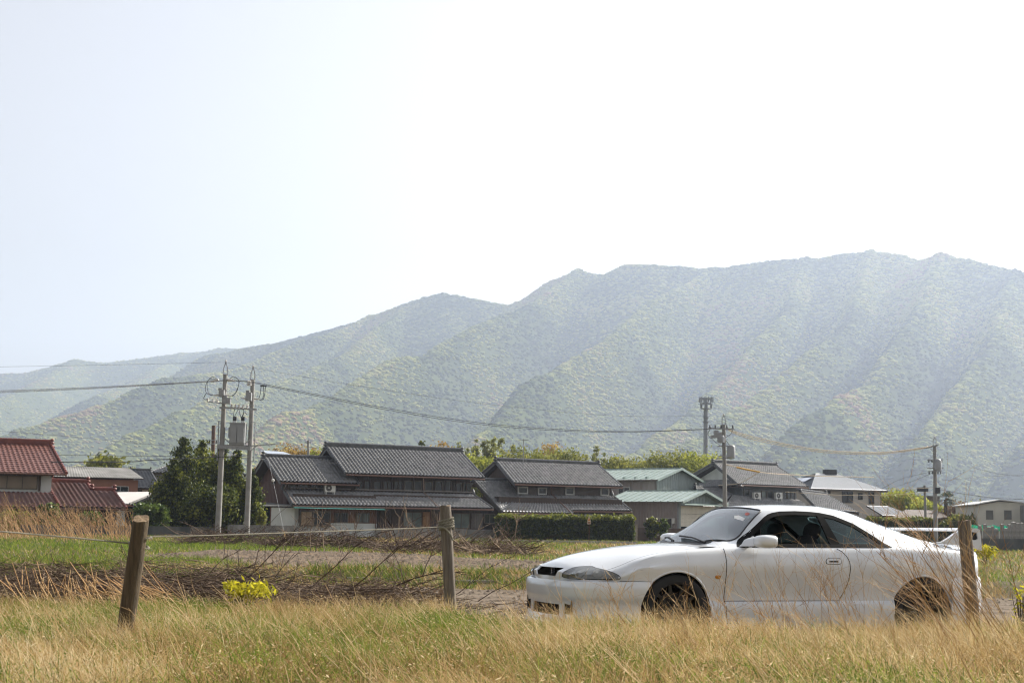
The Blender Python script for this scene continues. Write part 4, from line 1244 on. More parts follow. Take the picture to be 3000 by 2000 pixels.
# low annex roofed in the same glare-white slate
f5b = Frame(2580, 1555, 134, 15)
hc = f5b.thing('annex', 'low annex with sloping glare-white roof beside the beige house', 'building')
q0, q1 = f5b.loc(2580, 1481, 2.2), f5b.loc(2682, 1511, -.6)
tiled_slope(hc, (-.1, -.6, q1[1]), (q1[0], -.6, q1[1]), (q1[0] - 1.2, 2.4, q0[1]), (-.1, 2.4, q0[1]), M_SLATE_LIT, pitch=.3, amp=.012, step=.018)
tiled_slope(hc, (q1[0], -.6, q1[1]), (q1[0], 3.4, q1[1]), (.6, 2.4, q0[1] + .0), (q1[0] - 2.8, 2.39, q0[1]), M_SLATE_LIT, pitch=.3, amp=.012, step=.018)
wall(hc, (0, 0, .1), (q1[0] - .4, 2.6, q1[1] - .02), M_SIDE, 'wall')
# brown open shed
f6 = Frame(2640, 1558, 128, 12)
h6 = f6.thing('shed', 'dark brown open shed with a low pitched corrugated roof near the palm', 'shed')
s0, s1, s2 = f6.loc(2668, 1516, -.5), f6.loc(2735, 1494, 2.6), f6.loc(2782, 1516, -.5)
M_RUST = mat('rusty_sheet', (.075, .055, .045), .8, .3, 2, col2=(.13, .10, .08))
gx = s1[0]
def corr(parent, A, B, C, D, m, name='roof_sheet', pitch=.2):
    V, F, n = roof_np(A, B, C, D, pitch=pitch, course=3.0, amp=.04, step=0.0)
    roof_slab(parent, A, B, C, D, M_WOOD, th=.05)
    return np_mesh(name, V, F, m, parent)
corr(h6, (f6.loc(2610, 1514, -.5)[0], -.6, s0[1]), (s0[0] + .3, -.6, s0[1] - .1), (gx, 2.6, s1[1]), (f6.loc(2655, 1496, 2.6)[0], 2.6, s1[1]), M_RUST)
corr(h6, (s0[0] + .3, -.6, s0[1] - .1), (s2[0], -.6, s2[1]), (gx + .1, 2.6, s1[1] + .02), (gx, 2.6, s1[1] + .02), M_RUST)
wall(h6, (f6.loc(2655, 1530)[0], 2.2, .1), (s2[0] - .3, 2.3, s0[1]), M_DARK, 'dark_backing')  # near-black sheet: shade inside the open shed put into its colour
for xx in (f6.loc(2655, 1530)[0], gx, s2[0] - .4):
    MB().box2((xx - .06, -.06, .1), (xx + .06, .06, s0[1] - .05)).build('post', M_WOOD, h6)

# ================= cream warehouse at the right edge
f7 = Frame(2866, 1560, 120, -6)
h7 = f7.thing('warehouse', 'cream metal warehouse with two grey windows at the right edge', 'warehouse')
W7 = lambda u, v, d=0: f7.loc(u, v, d)
M_CREAMW = mat('cream_sheet', (.55, .53, .46), .7, .1, .8)
a7, b7, c7 = W7(2866, 1475), W7(2926, 1465), W7(3030, 1480)
MB().prism([(0, 0, 0), (c7[0] + 3, 0, 0), (c7[0] + 3, 0, W7(3000, 1477)[1]), (b7[0], 0, b7[1] - .1), (0, 0, a7[1] - .1)], (0, 0, 0), (0, 9, 0)).build('wall', M_CREAMW, h7)
MB().prism([(-.25, -.3, a7[1] - .1), (b7[0], -.3, b7[1]), (b7[0], 9.4, b7[1]), (-.25, 9.4, a7[1] - .1)], (0, 0, 0), (0, 0, .08)).build('roof_sheet', mat('weathered_white', (.55, .55, .53), .5, .1), h7)
MB().prism([(b7[0] + .01, -.3, b7[1]), (c7[0] + 3.3, -.3, W7(3000, 1477)[1] - .3), (c7[0] + 3.3, 9.4, W7(3000, 1477)[1] - .3), (b7[0] + .01, 9.4, b7[1])], (0, 0, 0), (0, 0, .08)).build('roof_sheet', mat('weathered_white', (.55, .55, .53), .5, .1), h7)
for (u0, u1) in ((2889, 2909), (2942, 2963)):
    c = W7(u0, 1521); e = W7(u1, 1494)
    window(h7, c[0], e[0], c[1], e[1], -.0, M_GREYWALL, mat('grey_pane', (.11, .11, .10), .3, .2, 1), 1, t=.04)
for u_ in (2915, 2966, 2984):
    q = W7(u_, 1520)
    MB().box2((q[0], -.05, 0), (q[0] + .12, -.004, q[1] + 1.0)).build('pilaster', M_CREAMW, h7)
c = W7(2990, 1530); e = W7(3010, 1480)
wall(h7, (c[0], -1.5, 0), (e[0] + 2, -.02, e[1]), M_GREYWALL, 'store')

# ================= the red-roofed house on the left
f8 = Frame(0, 1590, 90, 24)
h8 = f8.thing('red_house', 'house with glossy red tiled roofs at the left edge', 'house')
L8 = lambda u, v, d=0.0: f8.loc(u, v, d)
ra, ea = L8(135, 1292, 4.2), L8(195, 1388, .2)
gable_roof(h8, -3.2, ea[0], .2, 4.2, 8.2, ea[1], ra[1] - .25, M_TILE_R, M_RIDGE_R, xr1=ra[0] + .3, ridge_h=.3, single=(.32, .30))
wall(h8, (-3.0, 1.1, 2.2), (ea[0] - .8, 7.4, ea[1] + .15), M_PLASTER, 'upper_wall')
gable_walls(h8, 0, 0, 1.1, 4.2, 7.4, ea[1] - .2, ea[1] + .2, ra[1] - .55, M_WOOD, 'upper_gable', xs=(ea[0] - .8,))
c = L8(2, 1431, 1.05); e = L8(112, 1393, 1.05)
window(h8, -1.6, e[0], c[1], e[1], 1.08, M_BRONZE, mat('shoji_pane', (.22, .17, .12), .4, .2, 1), 4, t=.06)
MB().box2((e[0] + .05, 1.02, c[1] - .1), (e[0] + .18, 1.09, e[1] + .3)).build('post', M_WOOD, h8)
MB().box2((-3.0, 1.0, e[1] + .02), (ea[0] - .85, 1.09, e[1] + .14)).build('beam', M_WOOD, h8)
lr0, lr1 = L8(10, 1440, .9), L8(170, 1442, .9)
le = L8(10, 1486, -.8)
tiled_slope(h8, (-3.2, -.8, le[1]), (lr1[0] + .6, -.8, le[1]), (lr1[0], 1.05, lr0[1]), (-3.2, 1.05, lr0[1]), M_TILE_R, pitch=.30)
gutter(h8, (-3.2, -.8, le[1]), (lr1[0] + .4, -.8, le[1]))
# right extension, its ridge dropping in one step
xr0, xr1 = L8(135, 1404, 2.6), L8(255, 1408, 2.6)
xe0, xe1 = L8(176, 1487, -1.0), L8(371, 1490, -1.0)
x2a, x2b = L8(272, 1432, 1.5), L8(332, 1436, 1.5)
zE8 = (xe0[1] + xe1[1]) / 2; zR8 = xr0[1] - .2; zM8 = x2a[1] - .12
tiled_slope(h8, (xe0[0], -1.0, zE8), (xe1[0] - (xe1[0] - x2a[0]) * .72, -1.0, zE8), (xr1[0], 2.6, zR8), (xr0[0], 2.6, zR8), M_TILE_R, pitch=.30, course=.30)
tiled_slope(h8, (xe1[0] - (xe1[0] - x2a[0]) * .72, -1.0, zE8), (xe1[0], -1.0, zE8), (x2b[0], 1.5, zM8), (x2a[0], 1.5, zM8), M_TILE_R, pitch=.30, course=.30)
ridge(h8, (xr0[0], 2.6, zR8), (xr1[0], 2.6, zR8), M_RIDGE_R, h=.2)
ridge(h8, (x2a[0], 1.5, zM8), (x2b[0], 1.5, zM8), M_RIDGE_R, h=.18)
verge(h8, (xe0[0], -1.0, zE8), (xr0[0], 2.6, zR8), M_RIDGE_R); verge(h8, (xe1[0], -1.0, zE8), (x2b[0], 1.5, zM8), M_RIDGE_R)
verge(h8, (x2a[0] - .1, 1.5, zM8), (xr1[0], 2.6, zR8), M_RIDGE_R)
gutter(h8, (xe0[0], -1.0, zE8), (xe1[0], -1.0, zE8))
wall(h8, (xe0[0] + .5, -.3, .1), (xe1[0] - .9, 5.0, zE8 + .1), M_DARK, 'lower_wall')
q = L8(340, 1535, -.3); q2 = L8(367, 1491, -.3)
wall(h8, (q[0], -.36, .1), (q2[0], -.28, q2[1]), M_PLASTER, 'white_panel')
wall(h8, (-3.1, .1, .1), (xe0[0] + .4, 5.0, le[1] + .1), M_SIDE, 'lower_wall')
dw = L8(60, 1525, .08); dw2 = L8(88, 1500, .08)
window(h8, dw[0], dw2[0], dw[1] - .3, dw2[1], .08, M_BRONZE, M_PANE, 1)

# corrugated shed behind it
f9 = Frame(250, 1590, 116, 20)
h9 = f9.thing('shed', 'rust-brown shed with grey corrugated roof behind the red-roofed house', 'shed')
L9 = lambda u, v, d=0.0: f9.loc(u, v, d)
t0, t1 = L9(170, 1364, 3.6), L9(378, 1371, 3.6)
e0_, e1_ = L9(152, 1393, -.4), L9(421, 1403, -.4)
M_CORR = mat('grey_corrugated', (.11, .105, .095), .7, .4, .8, col2=(.26, .25, .23), spec=.5)
corr(h9, (e0_[0] - 2, -.4, (e0_[1] + e1_[1]) / 2), (e1_[0], -.4, (e0_[1] + e1_[1]) / 2), (t1[0], 3.6, t1[1]), (t0[0] - 2, 3.6, t1[1]), M_CORR, pitch=.22)
corr(h9, (e1_[0], 7.4, e1_[1]), (e0_[0] - 2, 7.4, e1_[1]), (t0[0] - 2, 3.6, t1[1]), (t1[0], 3.6, t1[1]), M_CORR, pitch=.22)
wall(h9, (e0_[0] - 1.5, 0, .1), (e1_[0] - .4, 7.0, e1_[1] - .08), mat('rust_wall', (.21, .095, .06), .8, .2, 1, col2=(.27, .13, .085)), 'wall')
c = L9(327, 1440); e = L9(377, 1424)
window(h9, c[0], e[0], c[1], e[1], -.02, M_ALU, M_PANE, 2)
# white metal roofed shed
f10 = Frame(363, 1590, 97, 24)
h10 = f10.thing('shed', 'black-walled shed with a plain pale metal roof left of the evergreen', 'shed')
L10 = lambda u, v, d=0.0: f10.loc(u, v, d)
a_, b_ = L10(364, 1473, -.2), L10(378, 1474, -.2)
t_ = L10(340, 1441, 3.5); u_ = L10(462, 1439, 3.5)
MB().prism([(a_[0], -.2, a_[1]), (b_[0], -.2, b_[1]), (u_[0], 3.5, u_[1]), (t_[0], 3.5, t_[1])], (0, 0, -.06), (0, 0, 0)).build('roof_sheet', mat('pale_roof_metal', (.56, .52, .48), .45, .06, 1), h10)
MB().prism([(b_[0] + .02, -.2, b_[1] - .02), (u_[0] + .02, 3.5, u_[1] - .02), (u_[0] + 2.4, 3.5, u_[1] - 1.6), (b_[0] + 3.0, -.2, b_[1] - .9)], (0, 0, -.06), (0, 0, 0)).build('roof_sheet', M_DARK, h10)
MB().bar((b_[0] + .03, -.24, b_[1] - .03), (u_[0] + .03, 3.46, u_[1] - .03), .1, .12).build('verge', M_GREYWALL, h10)
wall(h10, (a_[0] - .2, 0, .1), (u_[0] + 2.6, 3.4, a_[1] - .2), M_DARK, 'wall')
c = L10(385, 1535, -.05); e = L10(430, 1490, -.05)
wall(h10, (c[0], -.08, c[1]), (e[0], -.02, e[1]), mat('shed_panel', (.16, .155, .16), .7, .2, 2), 'door')
# roofs further back
def back_house(name, label, u, D, deg, ridge_uv, eave_uv, m, mw, depth=4.0, over=.5, back=True):
    fr = Frame(u, 1590, D, deg)
    h = fr.thing(name, label, 'house')
    r0, r1 = fr.loc(*ridge_uv[0], depth), fr.loc(*ridge_uv[1], depth)
    e0, e1 = fr.loc(*eave_uv[0], 0), fr.loc(*eave_uv[1], 0)
    zr = (r0[1] + r1[1]) / 2; ze = (e0[1] + e1[1]) / 2
    tiled_slope(h, (e0[0], 0, ze), (e1[0], 0, ze), (r1[0], depth, zr), (r0[0], depth, zr), m, pitch=.35)
    tiled_slope(h, (e1[0], 2 * depth, ze), (e0[0], 2 * depth, ze), (r0[0], depth, zr), (r1[0], depth, zr), m, pitch=.35)
    ridge(h, (r0[0], depth, zr - .05), (r1[0], depth, zr - .05), h=.2, orn=.15)
    for a, b in ((e0, r0), (e1, r1)):
        verge(h, (a[0], 0, ze), (b[0], depth, zr))
        MB().prism([(a[0], 0, ze), (a[0], 2 * depth, ze), (b[0], depth, zr)], (0, 0, -.12), (.0, 0, -.10) if False else (.05, 0, -.1)).build('hip_fill', m, h)
    wall(h, (min(e0[0], e1[0]) + over, over, .1), (max(e0[0], e1[0]) - over, 2 * depth - over, ze), mw, 'wall')
    return h
M_TILE_B = mat('blue_grey_tile', (.075, .08, .09), .4, .25, 2, col2=(.14, .145, .155), spec=.6)
back_house('tiled_house', 'small blue-grey tiled house behind the pale roofed shed', 405, 128, 14, ((385, 1379), (440, 1379)), ((400, 1432), (470, 1430)), M_TILE_B, M_PLASTER)
back_house('tiled_house', 'grey house with low hipped roof half hidden left of the evergreen', 440, 140, 20, ((520, 1352), (640, 1360)), ((438, 1380), (720, 1396)), M_TILE_B, M_GREYWALL)
back_house('tiled_house', 'low dark roof seen between the two farmhouses right of the workshop', 2020, 150, 25, ((2010, 1378), (2065, 1380)), ((2000, 1398), (2075, 1400)), M_TILE, M_WOOD)
fr = Frame(2690, 1560, 150, 0)
h = fr.thing('block_building', 'flat brown building behind the leafy trees near the right pole', 'building')
a_, b_ = fr.loc(2672, 1454), fr.loc(2753, 1454)
wall(h, (a_[0], 0, 0), (b_[0], 6, a_[1]), mat('brown_block_wall', (.14, .11, .10), .8, .2), 'wall'); wall(h, (a_[0] - .2, -.2, a_[1]), (b_[0] + .2, 6.2, a_[1] + .12), M_GREYWALL, 'parapet')
fr = Frame(2815, 1560, 140, 0)
h = fr.thing('cottage', 'small cottage with a pinkish roof beside the cream warehouse', 'house')
a_, b_ = fr.loc(2812, 1497), fr.loc(2870, 1497); t_ = fr.loc(2818, 1484, 3)
corr(h, (a_[0], -.3, a_[1]), (b_[0], -.3, a_[1]), (b_[0], 3, t_[1]), (t_[0], 3, t_[1]), mat('pink_roof', (.28, .19, .165), .6, .15), pitch=.3)
wall(h, (a_[0] + .3, 0, 0), (b_[0], 5, a_[1] - .05), mat('brown_block_wall', (.14, .11, .10), .8, .2), 'wall')
fr = Frame(760, 1590, 118, 24)
h = fr.thing('lean_roof', 'sliver of bluish metal roof behind the left end of the farmhouse', 'building')
a_, b_ = fr.loc(786, 1325, 0), fr.loc(858, 1329, 0)
MB().prism([(a_[0], 0, a_[1] - .15), (b_[0], 0, b_[1] - .15), (b_[0], 3, b_[1] + .25), (a_[0], 3, a_[1] + .25)], (0, 0, 0), (0, 0, .06)).build('roof_sheet', mat('blue_metal', (.3, .34, .4), .4, .1), h)
wall(h, (a_[0] + .2, .3, .1), (b_[0] - .2, 2.9, a_[1] - .2), M_GREYWALL, 'wall')
# ------------------------------------------------------------------ the white coupe
from mathutils.bvhtree import BVHTree
CAR_YAW = R(20)
car = thing('car', 'white two-door sports coupe with rear wing parked behind the dry weeds', 'car', (0.34, 13.87, 0.0), CAR_YAW)

def car_paint():
    m = bpy.data.materials.new('white_paint'); m.use_nodes = True
    nt = m.node_tree; L = nt.links.new
    bs = nt.nodes['Principled BSDF']
    tc = nt.nodes.new('ShaderNodeTexCoord'); no = nt.nodes.new('ShaderNodeTexNoise')
    no.inputs['Scale'].default_value = 2.2; no.inputs['Detail'].default_value = 6
    L(tc.outputs['Object'], no.inputs['Vector'])
    rp = nt.nodes.new('ShaderNodeValToRGB')
    rp.color_ramp.elements[0].position = 0.35; rp.color_ramp.elements[0].color = (0.62, 0.64, 0.66, 1)
    rp.color_ramp.elements[1].position = 0.6; rp.color_ramp.elements[1].color = (0.69, 0.705, 0.72, 1)
    L(no.outputs[0], rp.inputs[0]); L(rp.outputs[0], bs.inputs['Base Color'])
    bs.inputs['Roughness'].default_value = 0.3
    bs.inputs['Coat Weight'].default_value = 1.0
    bs.inputs['Coat Roughness'].default_value = 0.03
    bs.inputs['Coat IOR'].default_value = 1.65
    return m
M_PAINT = car_paint()
M_BLACK = mat('black_trim', (0.012, 0.012, 0.013), 0.5, 0.1)
M_GAP = mat('panel_gap', (0.01, 0.01, 0.01), 0.9, 0.1, spec=0.1)
M_TYRE = mat('tyre_rubber', (0.014, 0.014, 0.014), 0.85, 0.2, 8)
M_RIM = mat('dark_alloy', (0.014, 0.014, 0.014), 0.35, 0.15)
M_DISC = mat('brake_disc', (0.02, 0.02, 0.02), 0.5, 0.2)
M_CABIN = mat('cabin_cloth', (0.018, 0.018, 0.02), 0.9, 0.2, 20, spec=0.2)
M_SEAT = mat('seat_cloth', (0.03, 0.032, 0.037), 0.9, 0.2, 30, spec=0.2)
M_LENS = mat('headlight_lens', (0.13, 0.135, 0.125), 0.16, 0.3, 6, coat=1.0, stretch=(1, 3, .3))
M_CHROME = mat('chrome', (0.55, 0.55, 0.55), 0.25, 0.05, metal=1.0)
M_AMBER = mat('amber_lens', (0.5, 0.2, 0.02), 0.25, 0.1, coat=0.6)
M_RED = mat('red_lens', (0.35, 0.01, 0.01), 0.2, 0.1, coat=0.6)
M_GLASS_W = glass_mat('windshield_glass', (0.62, 0.70, 0.70), 0.02, 0.15, (0.55, 0.6, 0.66), ior=3.2)  # pale diffuse veil: dust film plus sky reflection put into the colour
M_GLASS_Q = glass_mat('quarter_glass', (0.55, 0.68, 0.68), 0.02, 0.08, (0.2, 0.28, 0.3))

def pchip(xs, ys, x):
    xs = np.asarray(xs, float); ys = np.asarray(ys, float); x = np.asarray(x, float)
    h = np.diff(xs); d = np.diff(ys) / h
    m = np.zeros(len(xs))
    for i in range(1, len(xs) - 1):
        if d[i - 1] * d[i] > 0:
            w1 = 2 * h[i] + h[i - 1]; w2 = h[i] + 2 * h[i - 1]
            m[i] = (w1 + w2) / (w1 / d[i - 1] + w2 / d[i])
    m[0] = d[0]; m[-1] = d[-1]
    i = np.clip(np.searchsorted(xs, x) - 1, 0, len(xs) - 2)
    t = (x - xs[i]) / h[i]
    return ((2 * t ** 3 - 3 * t ** 2 + 1) * ys[i] + (t ** 3 - 2 * t ** 2 + t) * h[i] * m[i] + (-2 * t ** 3 + 3 * t ** 2) * ys[i + 1] + (t ** 3 - t ** 2) * h[i] * m[i + 1])

TW = ([0, .05, .12, .25, .4, .56, .75, .95, 1.2, 1.5, 2.1, 2.7, 3.1, 3.4, 3.66, 3.95, 4.2, 4.4, 4.52, 4.57], [.70, .755, .795, .83, .852, .868, .884, .892, .884, .868, .866, .868, .877, .888, .893, .885, .868, .84, .80, .74])
TB = ([0, .2, .42, .71, 1.06, 1.46, 1.62, 2.5, 3.34, 3.72, 4.13, 4.5, 4.57], [.69, .72, .775, .865, .92, .945, .95, .962, .97, .965, .952, .94, .925])
TC_hood = ([0, .05, .12, .25, .45, .75, 1.0, 1.25, 1.42], [.735, .778, .812, .855, .898, .942, .968, .983, .99])
TC_trunk = ([4.0, 4.2, 4.4, 4.52, 4.57], [1.045, 1.028, 1.022, 1.01, .985])
Wf = lambda s: float(pchip(*TW, s)); Bf = lambda s: float(pchip(*TB, s))
CAB = {  # s: (h, i, j, k, l)
 1.50: ((.755, .962), (.66, .990), (.45, 1.035), (.22, 1.058), 1.065),
 1.70: ((.775, .970), (.63, 1.035), (.45, 1.135), (.22, 1.178), 1.188),
 1.85: ((.788, .978), (.605, 1.165), (.44, 1.232), (.22, 1.272), 1.281),
 2.00: ((.788, .978), (.578, 1.276), (.42, 1.322), (.22, 1.345), 1.350),
 2.15: ((.788, .978), (.567, 1.312), (.42, 1.350), (.22, 1.368), 1.372),
 2.45: ((.788, .978), (.565, 1.326), (.42, 1.363), (.22, 1.381), 1.385),
 2.75: ((.788, .978), (.568, 1.316), (.42, 1.358), (.22, 1.379), 1.383),
 3.05: ((.788, .978), (.58, 1.262), (.42, 1.322), (.22, 1.348), 1.354),
 3.30: ((.78, .982), (.60, 1.180), (.43, 1.248), (.22, 1.280), 1.288),
 3.55: ((.765, .985), (.62, 1.108), (.45, 1.172), (.22, 1.198), 1.204),
 3.80: ((.742, .987), (.64, 1.046), (.48, 1.082), (.22, 1.100), 1.104),
 4.00: ((.742, .978), (.66, 1.012), (.50, 1.034), (.22, 1.043), 1.046),
}
def station(s):
    W, zb = Wf(s), Bf(s)
    zl = 0.18
    low = [(W - .12, zl), (W - .03, zl + .012), (W - .022, .26), (W - .020, .425), (W - .058, .455), (W - .026, .63), (W, .770 if zb > .84 else zb - .06), (W - .018, max(zb - .075, zb - .04 if zb < .8 else 0)), (W - .062, zb)]
    if s in CAB:
        h, i, j, k, l = CAB[s]
        top = [h, i, j, k, (0, l)]
    else:
        zc = float(pchip(*(TC_hood if s < 2 else TC_trunk), s))
        top = []
        for q in (.12, .30, .52, .76, 1.0):
            top.append(((W - .062) * (1 - q), zb + (zc - zb) * math.sin(math.pi / 2 * q) ** 0.95))
    return low + top
KEY_S = [0, .05, .12, .25, .4, .56, .75, 1.0, 1.25, 1.38] + sorted(CAB) + [4.2, 4.4, 4.52, 4.57]
KEYS = np.array([station(s) for s in KEY_S])              # stations, points, (y, z)
SS = np.unique(np.concatenate([np.linspace(0, .2, 9), np.linspace(.2, 4.4, 106), np.linspace(4.4, 4.57, 9)]))
CTRL = np.stack([np.stack([pchip(KEY_S, KEYS[:, p, c], SS) for c in range(2)], -1) for p in range(KEYS.shape[1])], 1)
def spline(P, n):
    """centripetal Catmull-Rom through the control points"""
    P = np.vstack([2 * P[0] - P[1], P, [[-P[-2][0], P[-2][1]]]])
    seg = len(P) - 3
    cnt = n
    out = []
    for i in range(seg):
        p0, p1, p2, p3 = P[i:i + 4]
        t0 = 0; t1 = t0 + max(np.linalg.norm(p1 - p0), 1e-4) ** .5; t2 = t1 + max(np.linalg.norm(p2 - p1), 1e-4) ** .5; t3 = t2 + max(np.linalg.norm(p3 - p2), 1e-4) ** .5
        for t in np.linspace(t1, t2, cnt[i], endpoint=False):
            a1 = (t1 - t) / (t1 - t0) * p0 + (t - t0) / (t1 - t0) * p1
            a2 = (t2 - t) / (t2 - t1) * p1 + (t - t1) / (t2 - t1) * p2
            a3 = (t3 - t) / (t3 - t2) * p2 + (t - t2) / (t3 - t2) * p3
            b1 = (t2 - t) / (t2 - t0) * a1 + (t - t0) / (t2 - t0) * a2
            b2 = (t3 - t) / (t3 - t1) * a2 + (t - t1) / (t3 - t1) * a3
            out.append((t2 - t) / (t2 - t1) * b1 + (t - t1) / (t2 - t1) * b2)
    out.append(P[-2])
    return np.array(out)
CNT = [2, 2, 3, 2, 4, 4, 3, 3, 3, 5, 5, 4, 4]
def bend(s, y):
    a = abs(y)
    f = .085 * (1 - sstep(0, .7, s)) * (a / .65) ** 3
    r = -.15 * sstep(3.9, 4.55, s) * (a / .75) ** 2.6
    return f + r
rings = []
for k, s in enumerate(SS):
    half = spline(CTRL[k], CNT)
    full = [(y, z) for y, z in half] + [(-y, z) for y, z in half[-2::-1]]
    rings.append([(0.05 + s + float(bend(s, y)), -y, z) for y, z in full])
NR = len(rings[0])
def capped(rings):
    out = list(rings)
    def shrink(ring, f, dx, zc):
        return [(x + dx, y * f, zc + (z - zc) * f) for x, y, z in ring]
    front = [shrink(rings[0], f, dx, .48) for f, dx in ((.985, -.012), (.94, -.028), (.8, -.036), (.4, -.042))]
    back = [shrink(rings[-1], f, dx, .62) for f, dx in ((.985, .012), (.95, .024), (.8, .03), (.4, .034))]
    return front[::-1] + out + back
ALL = capped(rings)
def shell_mesh():
    V = [p for r in ALL for p in r]
    F = []
    for i in range(len(ALL) - 1):
        for j in range(NR - 1):
            a = i * NR + j
            F.append((a, a + 1, a + NR + 1, a + NR))
    F.append(tuple(range(NR)))
    F.append(tuple((len(ALL) - 1) * NR + j for j in reversed(range(NR))))
    me = bpy.data.meshes.new('shell')
    me.from_pydata(V, [], F)
    bm = bmesh.new(); bm.from_mesh(me)
    bmesh.ops.recalc_face_normals(bm, faces=bm.faces)
    bm.to_mesh(me); bm.free()
    return me
shell = shell_mesh()
SHELL_BVH = BVHTree.FromPolygons([v.co.copy() for v in shell.vertices], [tuple(p.vertices) for p in shell.polygons])
_side = sum((p.normal.y * p.area for p in shell.polygons if p.center.y < -.7), 0.0)
if _side > 0:
    shell.flip_normals()

def solidified(me, t):
    bm = bmesh.new(); bm.from_mesh(me)
    bmesh.ops.solidify(bm, geom=list(bm.faces), thickness=t)
    out = bpy.data.meshes.new('solid'); bm.to_mesh(out); bm.free()
    return out
def boolean(me, cutters, op='DIFFERENCE'):
    o = bpy.data.objects.new('tmp_base', me); COL.objects.link(o)
    tmp = []
    for c in cutters:
        co = bpy.data.objects.new('tmp_cut', c); COL.objects.link(co); tmp.append(co)
        md = o.modifiers.new('b', 'BOOLEAN'); md.operation = op; md.solver = 'EXACT'; md.object = co
    dg = bpy.context.evaluated_depsgraph_get(); dg.update()
    out = bpy.data.meshes.new_from_object(o.evaluated_get(dg))
    for t in tmp + [o]:
        bpy.data.objects.remove(t)
    return out
def prism_mesh(poly, a, b):
    mb = MB().prism(poly, a, b)
    me = bpy.data.meshes.new('cut'); me.from_pydata(mb.v, [], mb.f)
    bm = bmesh.new(); bm.from_mesh(me); bmesh.ops.recalc_face_normals(bm, faces=bm.faces); bm.to_mesh(me); bm.free()
    return me
def smooth_poly(pts, n=6, closed=True):
    """rounds a polygon a little by corner cutting"""
    P = [Vector(p) for p in pts]
    for _ in range(2):
        Q = []
        for i in range(len(P) if closed else len(P) - 1):
            a, b = P[i], P[(i + 1) % len(P)]
            Q += [a.lerp(b, .22), a.lerp(b, .78)]
        P = Q
    return P
def put(name, me, m, parent, smooth=30):
    o = bpy.data.objects.new(name, me)
    me.materials.clear(); me.materials.append(m)
    me.polygons.foreach_set('material_index', [0] * len(me.polygons))
    if smooth:
        me.polygons.foreach_set('use_smooth', [True] * len(me.polygons))
        me.set_sharp_from_angle(angle=R(smooth))
    return link(o, parent)

DLO = [(1.672, .962), (1.755, 1.022), (1.863, 1.094), (1.97, 1.175), (2.06, 1.240), (2.115, 1.270), (2.171, 1.288), (2.26, 1.303), (2.433, 1.310), (2.58, 1.307), (2.706, 1.298), (2.858, 1.272), (3.061, 1.195), (3.246, 1.080), (3.392, .974)]
WS = [(1.665, .645), (1.60, .60), (1.53, .50), (1.47, .35), (1.44, .18), (1.43, 0)]
WS_TOP = [(2.03, .0), (2.04, .25), (2.065, .42), (2.085, .50), (2.075, .535), (2.03, .558)]
ws_poly = [(x, y) for x, y in WS] + [(x, -y) for x, y in WS[-2::-1]] + [(x, -y) for x, y in WS_TOP[::-1]] + [(x, y) for x, y in WS_TOP[1:]]
RW = [(3.22, 0), (3.21, .30), (3.225, .47), (3.27, .515), (3.84, .585), (3.89, .52), (3.94, .3), (3.955, 0)]
rw_poly = RW + [(x, -y) for x, y in RW[-2:0:-1]]
solid = solidified(shell, 0.014)
c_side = prism_mesh([(x, 0, z) for x, z in DLO], (0, -1.2, 0), (0, 1.2, 0))
c_ws = prism_mesh([(x, y, 0) for x, y in ws_poly], (0, 0, .97), (0, 0, 1.6))
c_rw = prism_mesh([(x, y, 0) for x, y in rw_poly], (0, 0, 1.0), (0, 0, 1.6))
ARCH = [(.99, .362, .368), (3.71, .352, .345)]
def cyl(x, z, r, y0, y1, n=48):
    return prism_mesh([(x + r * math.cos(2 * math.pi * i / n), 0, z + r * math.sin(2 * math.pi * i / n)) for i in range(n)], (0, y0, 0), (0, y1, 0))
cuts = [c_side, c_ws, c_rw]
for (ax, az, ar) in ARCH:
    cuts.append(cyl(ax, az, ar, -1.2, -.52)); cuts.append(cyl(ax, az, ar, .52, 1.2))
# grille mouth
c_gr = prism_mesh([(0, -.31, .742), (0, .31, .742), (0, .245, .665), (0, -.245, .665)], (-.3, 0, 0), (.17, 0, 0))
cuts.append(c_gr)
body_me = boolean(solid.copy(), cuts)
body = put('body', body_me, M_PAINT, car)
glass_src = solidified(shell, 0.005)
ws_me = boolean(glass_src.copy(), [c_ws], 'INTERSECT')
windshield = put('windshield', ws_me, M_GLASS_W, car)
rw_me = boolean(glass_src.copy(), [c_rw], 'INTERSECT')
put('rear_window', rw_me, M_GLASS_Q, car)

